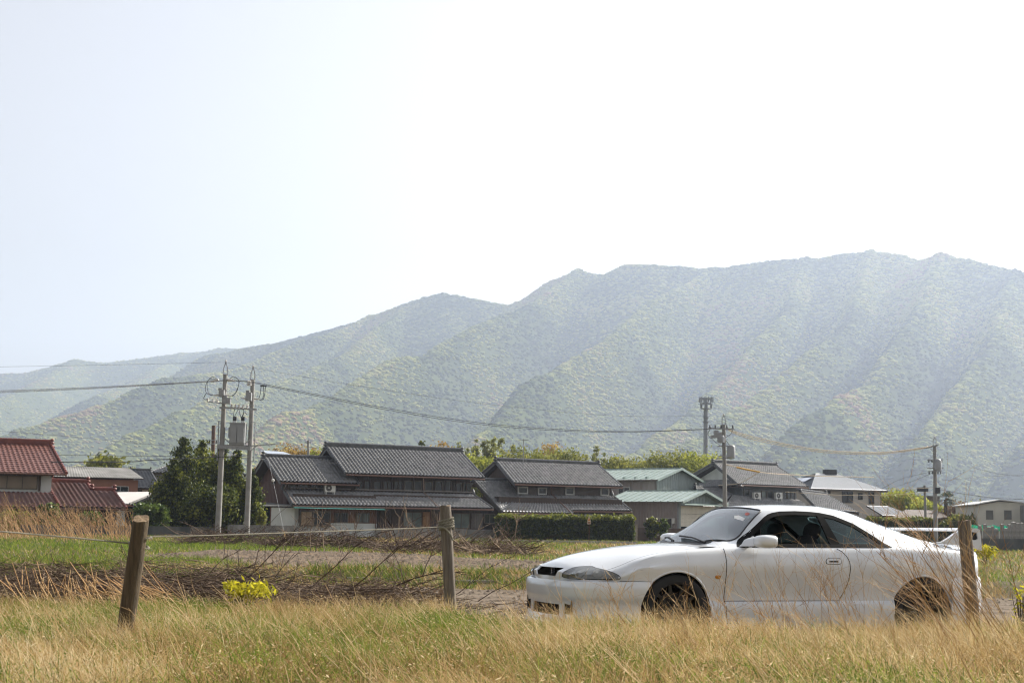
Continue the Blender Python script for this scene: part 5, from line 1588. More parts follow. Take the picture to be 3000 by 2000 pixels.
# ---- draping helpers: put trim on the shell's own surface
def hit(p, d):
    r = SHELL_BVH.ray_cast(Vector(p), Vector(d).normalized())
    return r[0], r[1]
def drape_side(x, z, side=-1, off=0.003):
    p, n = hit((x, side * 1.6, z), (0, -side, 0))
    if p is None:
        p, n = Vector((x, side * .8, z)), Vector((0, side, 0))
    if n.y * side < 0: n = -n
    return p + n * off, n
def drape_patch(poly, side, off, name, m, parent, thick=0.004, step=.03, smooth=25, fn=None):
    """fills a side-view polygon and lays it on the shell"""
    from mathutils.geometry import delaunay_2d_cdt
    P = [Vector((a, b)) for a, b in poly]
    B = []
    for i in range(len(P)):
        a, b = P[i], P[(i + 1) % len(P)]
        n = max(1, int((b - a).length / step))
        B += [a.lerp(b, k / n) for k in range(n)]
    nb = len(B)
    xs_, zs_ = [p.x for p in P], [p.y for p in P]
    inner = []
    def inside(q):
        c = False
        for i in range(nb):
            a, b = B[i], B[(i + 1) % nb]
            if (a.y > q.y) != (b.y > q.y) and q.x < (b.x - a.x) * (q.y - a.y) / (b.y - a.y) + a.x:
                c = not c
        return c
    gx = min(xs_) + step * .5
    while gx < max(xs_):
        gzz = min(zs_) + step * .5
        while gzz < max(zs_):
            q = Vector((gx, gzz))
            if inside(q) and min((q - b).length for b in B) > step * .4:
                inner.append(q)
            gzz += step
        gx += step
    r = delaunay_2d_cdt(B + inner, [(i, (i + 1) % nb) for i in range(nb)], [tuple(range(nb))], 1, 1e-5)
    vs, fs = r[0], r[2]
    f2 = fn or (lambda a, b: drape_side(a, b, side, off))
    pts = [f2(v.x, v.y) for v in vs]
    me = bpy.data.meshes.new(name)
    me.from_pydata([p for p, n in pts], [], [tuple(f) for f in fs])
    bm = bmesh.new(); bm.from_mesh(me)
    bmesh.ops.recalc_face_normals(bm, faces=bm.faces)
    if thick:
        bm.normal_update()
        bmesh.ops.solidify(bm, geom=list(bm.faces), thickness=thick)
    bm.to_mesh(me); bm.free()
    return put(name, me, m, parent, smooth)
def drape_line(pts, side, w, name, m, parent, off=0.001, fn=None):
    Q = []
    for (a, b) in zip(pts[:-1], pts[1:]):
        n = max(1, int(math.hypot(b[0] - a[0], b[1] - a[1]) / .03))
        for k in range(n):
            t = k / n
            Q.append((a[0] + (b[0] - a[0]) * t, a[1] + (b[1] - a[1]) * t))
    Q.append(pts[-1])
    f2 = fn or (lambda a, b: drape_side(a, b, side, off))
    return MB().tube([f2(a, b)[0] for a, b in Q], w, 6).build(name, m, parent, smooth=True)

DLO_IN = [(1.75, .972), (1.86, 1.065), (1.97, 1.148), (2.07, 1.215), (2.17, 1.262), (2.28, 1.278), (2.45, 1.284), (2.66, 1.274)]
for side in (-1, 1):
    def strip(outer, inner, name, parent, m=M_GAP, off=.002):
        n = len(outer)
        V = [drape_side(x, z, side, off)[0] for x, z in outer] + [drape_side(x, z, side, off)[0] for x, z in inner]
        F = [(i, i + 1, n + i + 1, n + i) for i in range(n - 1)]
        me = bpy.data.meshes.new(name); me.from_pydata(V, [], F)
        bm = bmesh.new(); bm.from_mesh(me); bmesh.ops.recalc_face_normals(bm, faces=bm.faces); bm.normal_update()
        bmesh.ops.solidify(bm, geom=list(bm.faces), thickness=.012); bm.to_mesh(me); bm.free()
        return put(name, me, m, parent)
    # frame round the whole side glass
    def dense(L_):
        out = []
        for a, b in zip(L_[:-1], L_[1:]):
            n = max(1, int(math.hypot(b[0] - a[0], b[1] - a[1]) / .05))
            out += [(a[0] + (b[0] - a[0]) * k / n, a[1] + (b[1] - a[1]) * k / n) for k in range(n)]
        return out + [L_[-1]]
    cx_, cz_ = 2.45, 1.07
    outer = dense(DLO + [DLO[0]])
    def inset(pts, d):
        o2 = []
        n = len(pts)
        for i in range(n):
            a = Vector(pts[i - 1] if i else pts[-2]); b = Vector(pts[(i + 1) % n] if i < n - 1 else pts[1])
            t = (b - a)
            nn = Vector((t.y, -t.x)).normalized() if t.length > 1e-6 else Vector((0, 0))
            q = Vector(pts[i])
            if (Vector((cx_, cz_)) - q).dot(nn) < 0: nn = -nn
            o2.append(tuple(q + nn * d))
        return o2
    out2 = inset(outer, -.006)
    strip(out2, inset(outer, .032), 'window_seal', car)
    pil = drape_patch([(2.655, 1.290), (2.725, 1.282), (2.82, .975), (2.71, .975)], side, .004, 'pillar_cover', M_GAP, car, thick=.02)
    drape_patch([(2.735, 1.268), (2.85, 1.246), (3.045, 1.172), (3.22, 1.062), (3.335, .982), (2.825, .982)], side, -.006, 'quarter_window', M_GLASS_Q, car, thick=.004)
    if side > 0:
        drape_patch([(1.75, .972)] + DLO_IN[1:] + [(2.70, .972)], side, -.006, 'door_glass', M_GLASS_Q, car, thick=.004)
    # panel gaps
    drape_line([(1.512, .945), (1.512, .60), (1.512, .44), (1.52, .30)], side, .0035, 'door_gap', M_GAP, car)
    drape_line([(2.755, .955), (2.80, .93), (2.84, .885), (2.866, .83), (2.872, .765), (2.862, .65), (2.825, .54), (2.78, .47)], side, .0035, 'door_gap', M_GAP, car)
    drape_line([(1.52, .456), (2.2, .456), (2.78, .456)], side, .003, 'sill_gap', M_GAP, car)
    # door handle: recessed black cup with a white flap
    hd_poly = [(2.60, .812), (2.62, .806), (2.75, .805), (2.772, .815), (2.778, .838), (2.77, .86), (2.75, .868), (2.64, .868), (2.612, .858), (2.598, .838)]
    h_ = drape_patch(hd_poly, side, .002, 'door_handle', M_GAP, car, thick=.002)
    drape_patch([(a * .93 + 2.687 * .07, b * .84 + .837 * .16) for a, b in hd_poly], side, .006, 'flap', M_PAINT, h_, thick=.006)
    drape_patch([(2.635, .825), (2.735, .825), (2.735, .84), (2.635, .84)], side, .0085, 'pull_slot', M_BLACK, h_, thick=.002)
    # indicator
    drape_patch([(1.395, .672), (1.41, .665), (1.435, .665), (1.45, .672), (1.45, .692), (1.435, .699), (1.41, .699), (1.395, .692)], side, .006, 'side_indicator', M_AMBER, car, thick=.008)
    # wheel-arch lips
    for (ax, az, ar) in ARCH:
        pts = []
        for k in range(33):
            a = math.pi * (-.02 + 1.04 * k / 32)
            pts.append(drape_side(ax + (ar + .002) * math.cos(a), max(.25, az + (ar + .002) * math.sin(a)), side, -.004)[0])
        MB().tube(pts, .011, 6).build('arch_lip', M_PAINT, car, smooth=True)
        # dark liner inside the arch
        prof = []
        lv, lf = [], []
        for k in range(25):
            a = math.pi * (-.1 + 1.2 * k / 24)
            for yy in (.50, .845):
                lv.append((ax + (ar - .004) * math.cos(a), side * yy, az + (ar - .004) * math.sin(a)))
        for k in range(24):
            lf.append((2 * k, 2 * k + 1, 2 * k + 3, 2 * k + 2))
        mb = MB().add(lv, lf)
        mb.add([(ax + (ar) * math.cos(2 * math.pi * k / 24), side * .505, az + ar * math.sin(2 * math.pi * k / 24)) for k in range(24)], [tuple(range(24))])
        mb.build('wheel_well', M_GAP, car)
    # wheel
    for wx, wz in ((.99, .372), (3.71, .360)):
        w_ = empty('wheel', (wx, side * .755, wz), 0, car)
        w_.rotation_euler = (0, random.uniform(0, 1), 0 if side < 0 else math.pi)
        MB().lathe([(.243, -.11), (.262, -.118), (.30, -.118), (.325, -.105), (.335, -.075), (.335, .075), (.325, .105), (.30, .118), (.262, .118), (.243, .11), (.243, -.11)], n=40, axis='Y', cap=False).build('tyre', M_TYRE, w_, smooth=True)
        rim = MB()
        rim.lathe([(.252, -.114), (.256, -.106), (.246, -.09), (.235, -.05), (.23, .1)], n=40, axis='Y', cap=False)
        rim.lathe([(.0, -.075), (.04, -.078), (.055, -.065), (.055, .02)], n=20, axis='Y', cap=False)
        for k in range(10):
            a = 2 * math.pi * k / 10
            d0 = Vector((math.cos(a), 0, math.sin(a)))
            tng = Vector((-math.sin(a), 0, math.cos(a)))
            q = [d0 * .045 + tng * .012, d0 * .24 + tng * .016, d0 * .24 - tng * .016, d0 * .045 - tng * .012]
            rim.prism([v + Vector((0, -.045, 0)) for v in q[:1]] + [v + Vector((0, -.075, 0)) for v in q[1:3]] + [q[3] + Vector((0, -.045, 0))], (0, -.025, 0), (0, 0.0, 0))
        rim.build('rim', M_RIM, w_, smooth=True)
        MB().lathe([(.06, -.012), (.165, -.012), (.165, .012), (.06, .012), (.06, -.012)], n=32, axis='Y', cap=False).build('brake_disc', M_DISC, w_, smooth=True)
        MB().box((.11, 0, .09), (.10, .07, .10)).build('caliper', M_RIM, w_)

# ---- bumpers
def bumper(plan, prof, name, m=M_PAINT):
    pl = [Vector((x, y)) for x, y in plan]
    full = pl + [Vector((p.x, -p.y)) for p in pl[-2::-1]]
    # resample smoothly
    arr = np.array([(p.x, p.y) for p in full])
    t = np.concatenate([[0], np.cumsum(np.linalg.norm(np.diff(arr, axis=0), axis=1))])
    tt_ = np.linspace(0, t[-1], 90)
    xx, yy = pchip(t, arr[:, 0], tt_), pchip(t, arr[:, 1], tt_)
    nx_, ny_ = np.gradient(yy), -np.gradient(xx)
    ln = np.hypot(nx_, ny_); nx_, ny_ = nx_ / ln, ny_ / ln
    if (nx_[45] * (xx[45] - 2.3)) < 0: nx_, ny_ = -nx_, -ny_
    V, F = [], []
    k = len(prof)
    for i in range(90):
        for (o_, z_) in prof:
            V.append((xx[i] + nx_[i] * o_, yy[i] + ny_[i] * o_, z_))
    for i in range(89):
        for j in range(k - 1):
            F.append((i * k + j, i * k + j + 1, (i + 1) * k + j + 1, (i + 1) * k + j))
    return V, F
FB_PLAN = [(.80, -.893), (.665, -.884), (.52, -.868), (.36, -.845), (.24, -.805), (.14, -.745), (.075, -.66), (.04, -.55), (.012, -.34), (0, 0)]
FB_PROF = [(-.09, .638), (-.03, .636), (-.006, .625), (.004, .60), (.008, .56), (.002, .50), (-.004, .46), (-.012, .45), (-.016, .40), (-.014, .33), (.0, .262), (.016, .235), (.018, .21), (-.05, .20), (-.12, .20)]
V, F = bumper(FB_PLAN, FB_PROF, 'front_bumper')
me = bpy.data.meshes.new('front_bumper'); me.from_pydata(V, [], F)
bm = bmesh.new(); bm.from_mesh(me); bmesh.ops.recalc_face_normals(bm, faces=bm.faces); bm.normal_update()
bmesh.ops.solidify(bm, geom=list(bm.faces), thickness=.01); bm.to_mesh(me); bm.free()
fb_cuts = [prism_mesh([(0, -.33, .405), (0, .33, .405), (0, .35, .305), (0, -.35, .305)], (-.4, 0, 0), (.4, 0, 0))]
for s_ in (-1, 1):
    fb_cuts.append(prism_mesh([(0, s_ * .43, .42), (0, s_ * .54, .41), (0, s_ * .555, .325), (0, s_ * .43, .32)], (-.4, 0, 0), (.07, 0, 0)))
for (ax, az, ar) in ARCH[:1]:
    fb_cuts.append(cyl(ax, az, ar, -1.2, 1.2))
front_bumper = put('front_bumper', boolean(me, fb_cuts), M_PAINT, car, 35)
# intercooler panel blacked out so the bumper openings read as shade
MB().box2((.055, -.58, .285), (.075, .58, .46)).build('intercooler', M_GAP, front_bumper)
MB().box2((.24, -.30, .64), (.26, .30, .76)).build('grille_back', M_GAP, car)
MB().box2((.20, -.30, .700), (.22, .30, .706)).build('grille_bar', M_BLACK, car)
RB_PLAN = [(4.06, -.868), (4.20, -.862), (4.34, -.842), (4.45, -.793), (4.53, -.70), (4.585, -.55), (4.625, -.3), (4.64, 0)]
RB_PROF = [(-.08, .70), (-.03, .695), (-.005, .68), (.004, .64), (.008, .56), (.005, .47), (0, .40), (-.012, .31), (-.03, .23), (-.09, .21)]
V, F = bumper(RB_PLAN, RB_PROF, 'rear_bumper')
me = bpy.data.meshes.new('rear_bumper'); me.from_pydata(V, [], F)
bm = bmesh.new(); bm.from_mesh(me); bmesh.ops.recalc_face_normals(bm, faces=bm.faces); bm.normal_update()
bmesh.ops.solidify(bm, geom=list(bm.faces), thickness=.01); bm.to_mesh(me); bm.free()
put('rear_bumper', boolean(me, [cyl(ARCH[1][0], ARCH[1][1], ARCH[1][2], -1.2, 1.2)]), M_PAINT, car, 35)

# ---- headlights: lens laid on the corner, reflectors behind a smoked face
hx = np.array([p[0] for p in FB_PLAN]); hy = np.array([p[1] for p in FB_PLAN])
ht = np.concatenate([[0], np.cumsum(np.hypot(np.diff(hx), np.diff(hy)))])          # from arch (0) to centre
def lamp_fn(side, off):
    def fn(p, z):
        px_, py_ = float(pchip(ht, hx, p)), float(pchip(ht, hy, p))
        dx_ = float(pchip(ht, hx, p + .01) - pchip(ht, hx, p - .01)); dy_ = float(pchip(ht, hy, p + .01) - pchip(ht, hy, p - .01))
        n = Vector((-dy_, dx_)).normalized()
        if n.x * (px_ - 2.3) + n.y * py_ < 0: n = -n
        o = Vector((px_ + n.x * .6, (py_ + n.y * .6), z))
        q, nn = hit(o, (-n.x, -n.y, -.0))
        if q is None: q, nn = Vector((px_, py_, z)), Vector((n.x, n.y, 0))
        if nn.dot(Vector((n.x, n.y, 0))) < 0: nn = -nn
        q = q + nn * off; 
        return (q if side < 0 else Vector((q.x, -q.y, q.z))), (nn if side < 0 else Vector((nn.x, -nn.y, nn.z)))
    return fn
ht = ht - ht[1]
tot = float(ht[-1])
LP = [(.24, .645), (.235, .685), (.29, .715), (.40, .741), (.54, .757), (.70, .765), (.84, .760), (.895, .745), (.94, .70), (.97, .645)]
LP = [tuple(p) for p in smooth_poly([Vector(q) for q in LP])]
for side in (-1, 1):
    hl = drape_patch(LP, side, .004, 'headlight', M_BLACK, car, thick=.004, step=.025, fn=lamp_fn(side, .004))
    LQ = [(a * .94 + .56 * .06, b * .88 + .70 * .12) for a, b in LP]
    drape_patch(LQ, side, .008, 'lens', M_LENS, hl, thick=.004, step=.025, fn=lamp_fn(side, .009))
    for cx2, rr in ((.46, .036), (.68, .040)):
        ring = [(cx2 + rr * 1.5 * math.cos(2 * math.pi * k / 20), .698 + rr * math.sin(2 * math.pi * k / 20)) for k in range(20)]
        drape_patch(ring, side, .012, 'reflector', mat('lamp_reflector', (0.16, 0.16, 0.145), 0.3, 0.25, 9, coat=0.8), hl, thick=.002, step=.025, fn=lamp_fn(side, .013))
    # split between bumper and wing
    drape_line([(-.10, .637), (.0, .637), (.10, .638), (.24, .64)], side, .002, 'wing_gap', M_GAP, car, fn=lamp_fn(side, .002))

# ---- hood edge line, wipers, cowl
def drape_top(x, y, off=.002):
    p, n = hit((x, y, 2.2), (0, 0, -1))
    if p is None: p, n = Vector((x, y, .9)), Vector((0, 0, 1))
    if n.z < 0: n = -n
    return p + n * off, n
for side in (-1, 1):
    drape_line([(.22, side * .70), (.45, side * .725), (.8, side * .745), (1.15, side * .74), (1.42, side * .725)], 0, .0022, 'hood_gap', mat('hood_seam', (.12, .12, .12), .8, .1), car, fn=lambda a, b: drape_top(a, b, -.0008))
wp = MB()
for y0, y1 in ((-.50, .10), (.12, .60)):
    a = drape_top(1.455 + .12 * abs(y0) ** 2, y0, .012)[0]; b = drape_top(1.52 if y1 < .2 else 1.60, y1, .018)[0]
    wp = MB().tube([a, a.lerp(b, .5) + Vector((0, 0, .015)), b], .009, 6)
    wp.build('wiper', M_BLACK, car)
cw = MB()
n = 14
vs = []
for i in range(n + 1):
    y = -.62 + 1.24 * i / n
    bx = float(np.interp(abs(y), [0, .18, .35, .5, .6, .645], [1.43, 1.44, 1.47, 1.53, 1.60, 1.665]))
    vs += [drape_top(bx - .055, y, .003)[0], drape_top(bx + .004, y, .004)[0]]
cw.add(vs, [(2 * i, 2 * i + 1, 2 * i + 3, 2 * i + 2) for i in range(n)])
cw.build('cowl', M_BLACK, car)
# black rubber edge round the windshield
rim_pts = [drape_top(x, y, .002)[0] for x, y in [(p[0], p[1]) for p in smooth_poly(ws_poly)]]
MB().tube(rim_pts + [rim_pts[0]], .008, 6).build('windshield_seal', M_BLACK, car, smooth=True)
# stickers low on the glass
def glass_patch(poly, name, m, off):
    return drape_patch(poly, 0, off, name, m, windshield, thick=0, step=.02, fn=lambda a, b: drape_top(a, b, off))
glass_patch([(1.985, -.40), (1.995, -.43), (1.99, -.47), (1.975, -.48), (1.96, -.47), (1.955, -.44), (1.965, -.41)], 'sticker', mat('red_sticker', (.45, .12, .1), .6, .6, 60), .001)
glass_patch([(1.905, -.31), (1.925, -.36), (1.925, -.49), (1.895, -.50), (1.88, -.42), (1.875, -.36), (1.89, -.335)], 'sticker', mat('white_sticker', (.8, .8, .78), .6, .1), .001)

# ---- door mirrors
for side in (-1, 1):
    mr = MB()
    rows = []
    cy = side * 1.0
    secs = [(-.105, .25, .30), (-.10, .7, .62), (-.075, .93, .88), (-.03, 1.0, 1.0), (.02, 1.0, 1.0), (.05, .97, .96), (.062, .92, .9)]
    # shell: rounded box facing the rear, 0.21 wide, 0.13 tall
    nn_ = 20
    V, F = [], []
    for (dx_, sy, sz) in secs:
        for k in range(nn_):
            a = 2 * math.pi * k / nn_
            ca, sa = math.cos(a), math.sin(a)
            r_ = 1 / (abs(ca) ** 3.2 + abs(sa) ** 3.2) ** (1 / 3.2)
            V.append((1.865 + dx_ * 1.0 + .10 * (abs(ca * r_) ** 1) * 0, cy + .112 * ca * r_ * sy, 1.018 + .062 * sa * r_ * sz))
    for i in range(len(secs) - 1):
        for k in range(nn_):
            a_, b_ = i * nn_ + k, i * nn_ + (k + 1) % nn_
            F.append((a_, b_, b_ + nn_, a_ + nn_))
    F.append(tuple(range(nn_)))
    mirror = MB().add(V, F).build('door_mirror', M_PAINT, car, smooth=50)
    L0 = (len(secs) - 1) * nn_
    ring = [Vector(V[L0 + k]) for k in range(nn_)]
    c0 = sum(ring, Vector()) / nn_
    MB().add([c0 + (p - c0) * .93 - Vector((.006, 0, 0)) for p in ring], [tuple(range(nn_))]).build('mirror_glass', M_CHROME, mirror)
    MB().prism([(1.70, side * .765, .968), (1.80, side * .765, .968), (1.86, side * .765, 1.055), (1.845, side * .765, 1.065)], (0, 0, 0), (0, side * .03, 0)).build('mirror_foot', M_PAINT, mirror)
    MB().add([(1.70, side * .79, .968), (1.80, side * .79, .985), (1.80, side * .78, 1.05), (1.75, side * .78, 1.03),
              (1.78, side * .91, .972), (1.86, side * .91, .975), (1.86, side * .91, 1.05), (1.80, side * .91, 1.055)],
             [(0, 1, 2, 3), (7, 6, 5, 4), (0, 4, 5, 1), (1, 5, 6, 2), (2, 6, 7, 3), (3, 7, 4, 0)]).build('mirror_arm', M_PAINT, mirror, smooth=60)

# ---- rear wing: two stands with a lamp-shaped opening, blade across
wing = empty('rear_wing', (-.06, 0, 0), 0, car)
for side in (-1, 1):
    st = [(4.04, 1.02), (4.14, 1.038), (4.22, 1.078), (4.30, 1.128), (4.37, 1.162), (4.45, 1.178), (4.56, 1.178), (4.60, 1.165), (4.61, 1.10), (4.62, .955), (4.55, .975), (4.30, 1.005)]
    poly = [(x, 0, z) for x, z in st]
    hole = prism_mesh([(x, 0, z) for x, z in [(4.40, 1.075), (4.42, 1.06), (4.55, 1.058), (4.575, 1.075), (4.56, 1.135), (4.50, 1.14), (4.45, 1.12)]], (0, side * .5, 0), (0, side * .9, 0))
    sm = boolean(prism_mesh(poly, (0, side * .665, 0), (0, side * .705, 0)), [hole])
    put('wing_stand', sm, M_PAINT, wing, 30)
    MB().prism([(x, 0, z) for x, z in [(4.40, 1.075), (4.42, 1.06), (4.55, 1.058), (4.575, 1.075), (4.56, 1.135), (4.50, 1.14), (4.45, 1.12)]], (0, side * .680, 0), (0, side * .690, 0)).build('stand_insert', M_BLACK, wing)
bl = [(4.33, 1.150), (4.36, 1.168), (4.42, 1.178), (4.50, 1.180), (4.585, 1.176), (4.60, 1.168), (4.58, 1.158), (4.50, 1.152), (4.42, 1.146), (4.36, 1.142)]
MB().prism([(x, 0, z) for x, z in bl], (0, -.664, 0), (0, .664, 0)).build('wing_blade', M_PAINT, wing, smooth=40)
for s_ in (-1, 1):
    for yy in (.30, .51):
        q_ = hit((5.6, s_ * yy, .79), (-1, 0, 0))[0]
        MB().lathe([(.0, .012), (.085, .01), (.09, 0), (.09, -.03)], (q_.x + .004, s_ * yy, .79), 24, 'X').build('tail_lamp', M_RED, car, smooth=True)
# washer nozzles of the boot: small black lock below the wing
drape_patch([(4.21, .985), (4.225, .972), (4.24, .985), (4.225, 1.0)], -1, .003, 'lock', M_BLACK, car, thick=.004)

# ---- cabin
cabin = empty('cabin', (0, 0, 0), 0, car)
MB().box2((.6, -.72, .22), (4.3, .72, .26)).build('floor', M_CABIN, cabin)
MB().box2((1.30, -.72, .24), (1.34, .72, .94)).box2((4.0, -.7, .24), (4.03, .7, .95)).build('bulkhead', M_CABIN, cabin)
dash = [(1.34, .60), (1.34, .955), (1.55, .965), (1.80, .955), (1.90, .90), (1.92, .78), (1.85, .60)]
MB().prism([(x, 0, z) for x, z in dash], (0, -.70, 0), (0, .70, 0)).build('dashboard', M_CABIN, cabin, smooth=40)
for s_ in (-1, 1):
    MB().box2((1.5, s_ * .72, .26), (3.3, s_ * .755, .935)).build('door_card', M_CABIN, cabin)
def seat(y):
    t = empty('seat', (0, y, 0), 0, cabin)
    def rb(c, s, rot=0, name='cushion', p=2.6):
        bm = bmesh.new(); bmesh.ops.create_icosphere(bm, subdivisions=3, radius=1)
        for v in bm.verts:
            q = v.co.normalized()
            r_ = 1 / (abs(q.x) ** p + abs(q.y) ** p + abs(q.z) ** p) ** (1 / p)
            v.co = Matrix.Rotation(rot, 3, 'Y') @ Vector((q.x * r_ * s[0], q.y * r_ * s[1], q.z * r_ * s[2])) + Vector(c)
        me = bpy.data.meshes.new(name); bm.to_mesh(me); bm.free()
        return put(name, me, M_SEAT, t, 60)
    rb((2.35, 0, .50), (.26, .25, .09), -.12, 'cushion')
    rb((2.62, 0, .78), (.09, .25, .32), R(18), 'backrest')
    rb((2.76, 0, 1.12), (.055, .13, .085), R(14), 'headrest')
seat(-.36); seat(.36)
bm = bmesh.new(); bmesh.ops.create_icosphere(bm, subdivisions=3, radius=1)
for v in bm.verts:
    q = v.co.normalized(); r_ = 1 / (abs(q.x) ** 3 + abs(q.y) ** 3 + abs(q.z) ** 3) ** (1 / 3)
    v.co = Vector((3.45 + q.x * r_ * .14 + q.z * .10, q.y * r_ * .62, .74 + q.z * r_ * .27))
me = bpy.data.meshes.new('rear_bench'); bm.to_mesh(me); bm.free()
put('rear_bench', me, mat('bench_cloth', (.10, .11, .115), .9, .2, 20, spec=.2), cabin, 60)
MB().box2((3.45, -.68, .93), (4.02, .68, .955)).build('parcel_shelf', mat('shelf_cloth', (.08, .085, .09), .9, .2), cabin)
st_ = MB(); c0 = Vector((2.02, .37, .90)); ax = Vector((.9, 0, .42)).normalized()
u_ = Vector((0, 1, 0)); v_ = ax.cross(u_)
st_.tube([c0 + u_ * (.185 * math.cos(2 * math.pi * k / 28)) + v_ * (.185 * math.sin(2 * math.pi * k / 28)) for k in range(29)], .016, 8)
for a in (0.2, math.pi - .2, -math.pi / 2):
    st_.tube([c0 - ax * .03, c0 + u_ * (.18 * math.cos(a)) + v_ * (.18 * math.sin(a))], .014, 6)
st_.build('steering_wheel', M_CABIN, cabin, smooth=True)
MB().box((2.05, 0, 1.265), (.03, .24, .07)).build('rear_view_mirror', M_BLACK, cabin)
# letter badge in the grille
def text_mesh(txt, size, depth=.004):
    cu = bpy.data.curves.new('txt', 'FONT'); cu.body = txt; cu.size = size; cu.extrude = depth; cu.align_x = 'CENTER'; cu.align_y = 'CENTER'
    o = bpy.data.objects.new('txt', cu); COL.objects.link(o)
    dg = bpy.context.evaluated_depsgraph_get(); dg.update()
    me = bpy.data.meshes.new_from_object(o.evaluated_get(dg))
    bpy.data.objects.remove(o)
    return me
for txt, sz, z in (('GT', .032, .722), ('R', .06, .69)):
    b = put('badge', text_mesh(txt, sz), M_CHROME, car, 0)
    b.location = (.085, 0, z); b.rotation_euler = (R(90), 0, R(-90))
# ------------------------------------------------------------------ trees, hedges, shrubs
def leaf_quads(P, size, tone, flat=0.0, long=1.5):
    """one rhombus leaf at each point, random orientation"""
    n = len(P)
    a = RNG.normal(size=(n, 3)); a /= np.linalg.norm(a, axis=1)[:, None]
    b = RNG.normal(size=(n, 3)); b[:, 2] *= (1 - flat)
    b = b - a * (a * b).sum(1)[:, None]; b /= (np.linalg.norm(b, axis=1)[:, None] + 1e-9)
    s = (size * RNG.uniform(.6, 1.35, n))[:, None]
    V = np.stack([P - a * s * long * .5, P + b * s * .5 + a * s * .1, P + a * s * long * .5, P - b * s * .5 + a * s * .1], 1).reshape(-1, 3)
    F = np.arange(4 * n).reshape(n, 4)
    return V, F, np.repeat(np.clip(tone, 0, 1), 4)
def crown_points(blobs, per, spread=.30):
    """blobs: (centre, radii); leaves gather in clumps near each blob's skin"""
    out, tn = [], []
    for (c, r, ncl) in blobs:
        d = RNG.normal(size=(ncl, 3)); d /= np.linalg.norm(d, axis=1)[:, None]
        rad = RNG.uniform(.45, 1.0, ncl) ** .5
        cc = np.array(c)[None] + d * rad[:, None] * np.array(r)[None]
        sz = np.mean(r) * spread
        t = RNG.uniform(.15, .85, ncl)
        for k in range(ncl):
            q = RNG.normal(size=(per, 3)) * sz * np.array([1, 1, .75])
            out.append(cc[k] + q); tn.append(np.clip(t[k] + RNG.normal(0, .14, per), 0, 1))
    return np.concatenate(out), np.concatenate(tn)
LEAF = {
 'evergreen': ramp_mat('leaf_evergreen', [(0, (.014, .024, .006)), (.5, (.06, .08, .013)), (1, (.27, .28, .04))], translucent=.36, rough=.55),  # pale end of the ramp paints top-lit leaves
 'olive': ramp_mat('leaf_olive', [(0, (.07, .085, .014)), (.5, (.19, .20, .035)), (1, (.33, .31, .06))], translucent=.5, rough=.6),
 'lime': ramp_mat('leaf_lime', [(0, (.12, .145, .022)), (.5, (.26, .28, .04)), (1, (.40, .39, .075))], translucent=.52, rough=.6),
 'orange': ramp_mat('leaf_orange', [(0, (.15, .10, .03)), (.5, (.31, .20, .055)), (1, (.40, .30, .09))], translucent=.5, rough=.6),
 'bamboo': ramp_mat('leaf_bamboo', [(0, (.12, .13, .03)), (.5, (.24, .25, .065)), (1, (.36, .36, .12))], translucent=.4, rough=.6),
 'garden': ramp_mat('leaf_garden', [(0, (.03, .05, .01)), (.5, (.07, .11, .02)), (1, (.15, .19, .04))], translucent=.35, rough=.45),
 'yellow': ramp_mat('leaf_yellow', [(0, (.16, .17, .015)), (.5, (.40, .36, .02)), (1, (.6, .53, .04))], translucent=.5, rough=.6),
 'bare': ramp_mat('leaf_bare', [(0, (.10, .065, .04)), (.5, (.18, .12, .075)), (1, (.27, .18, .11))], translucent=.3, rough=.7),
}
M_BARK = mat('bark', (.05, .038, .028), .9, .3, 6, bump=.5, bump_scale=30)
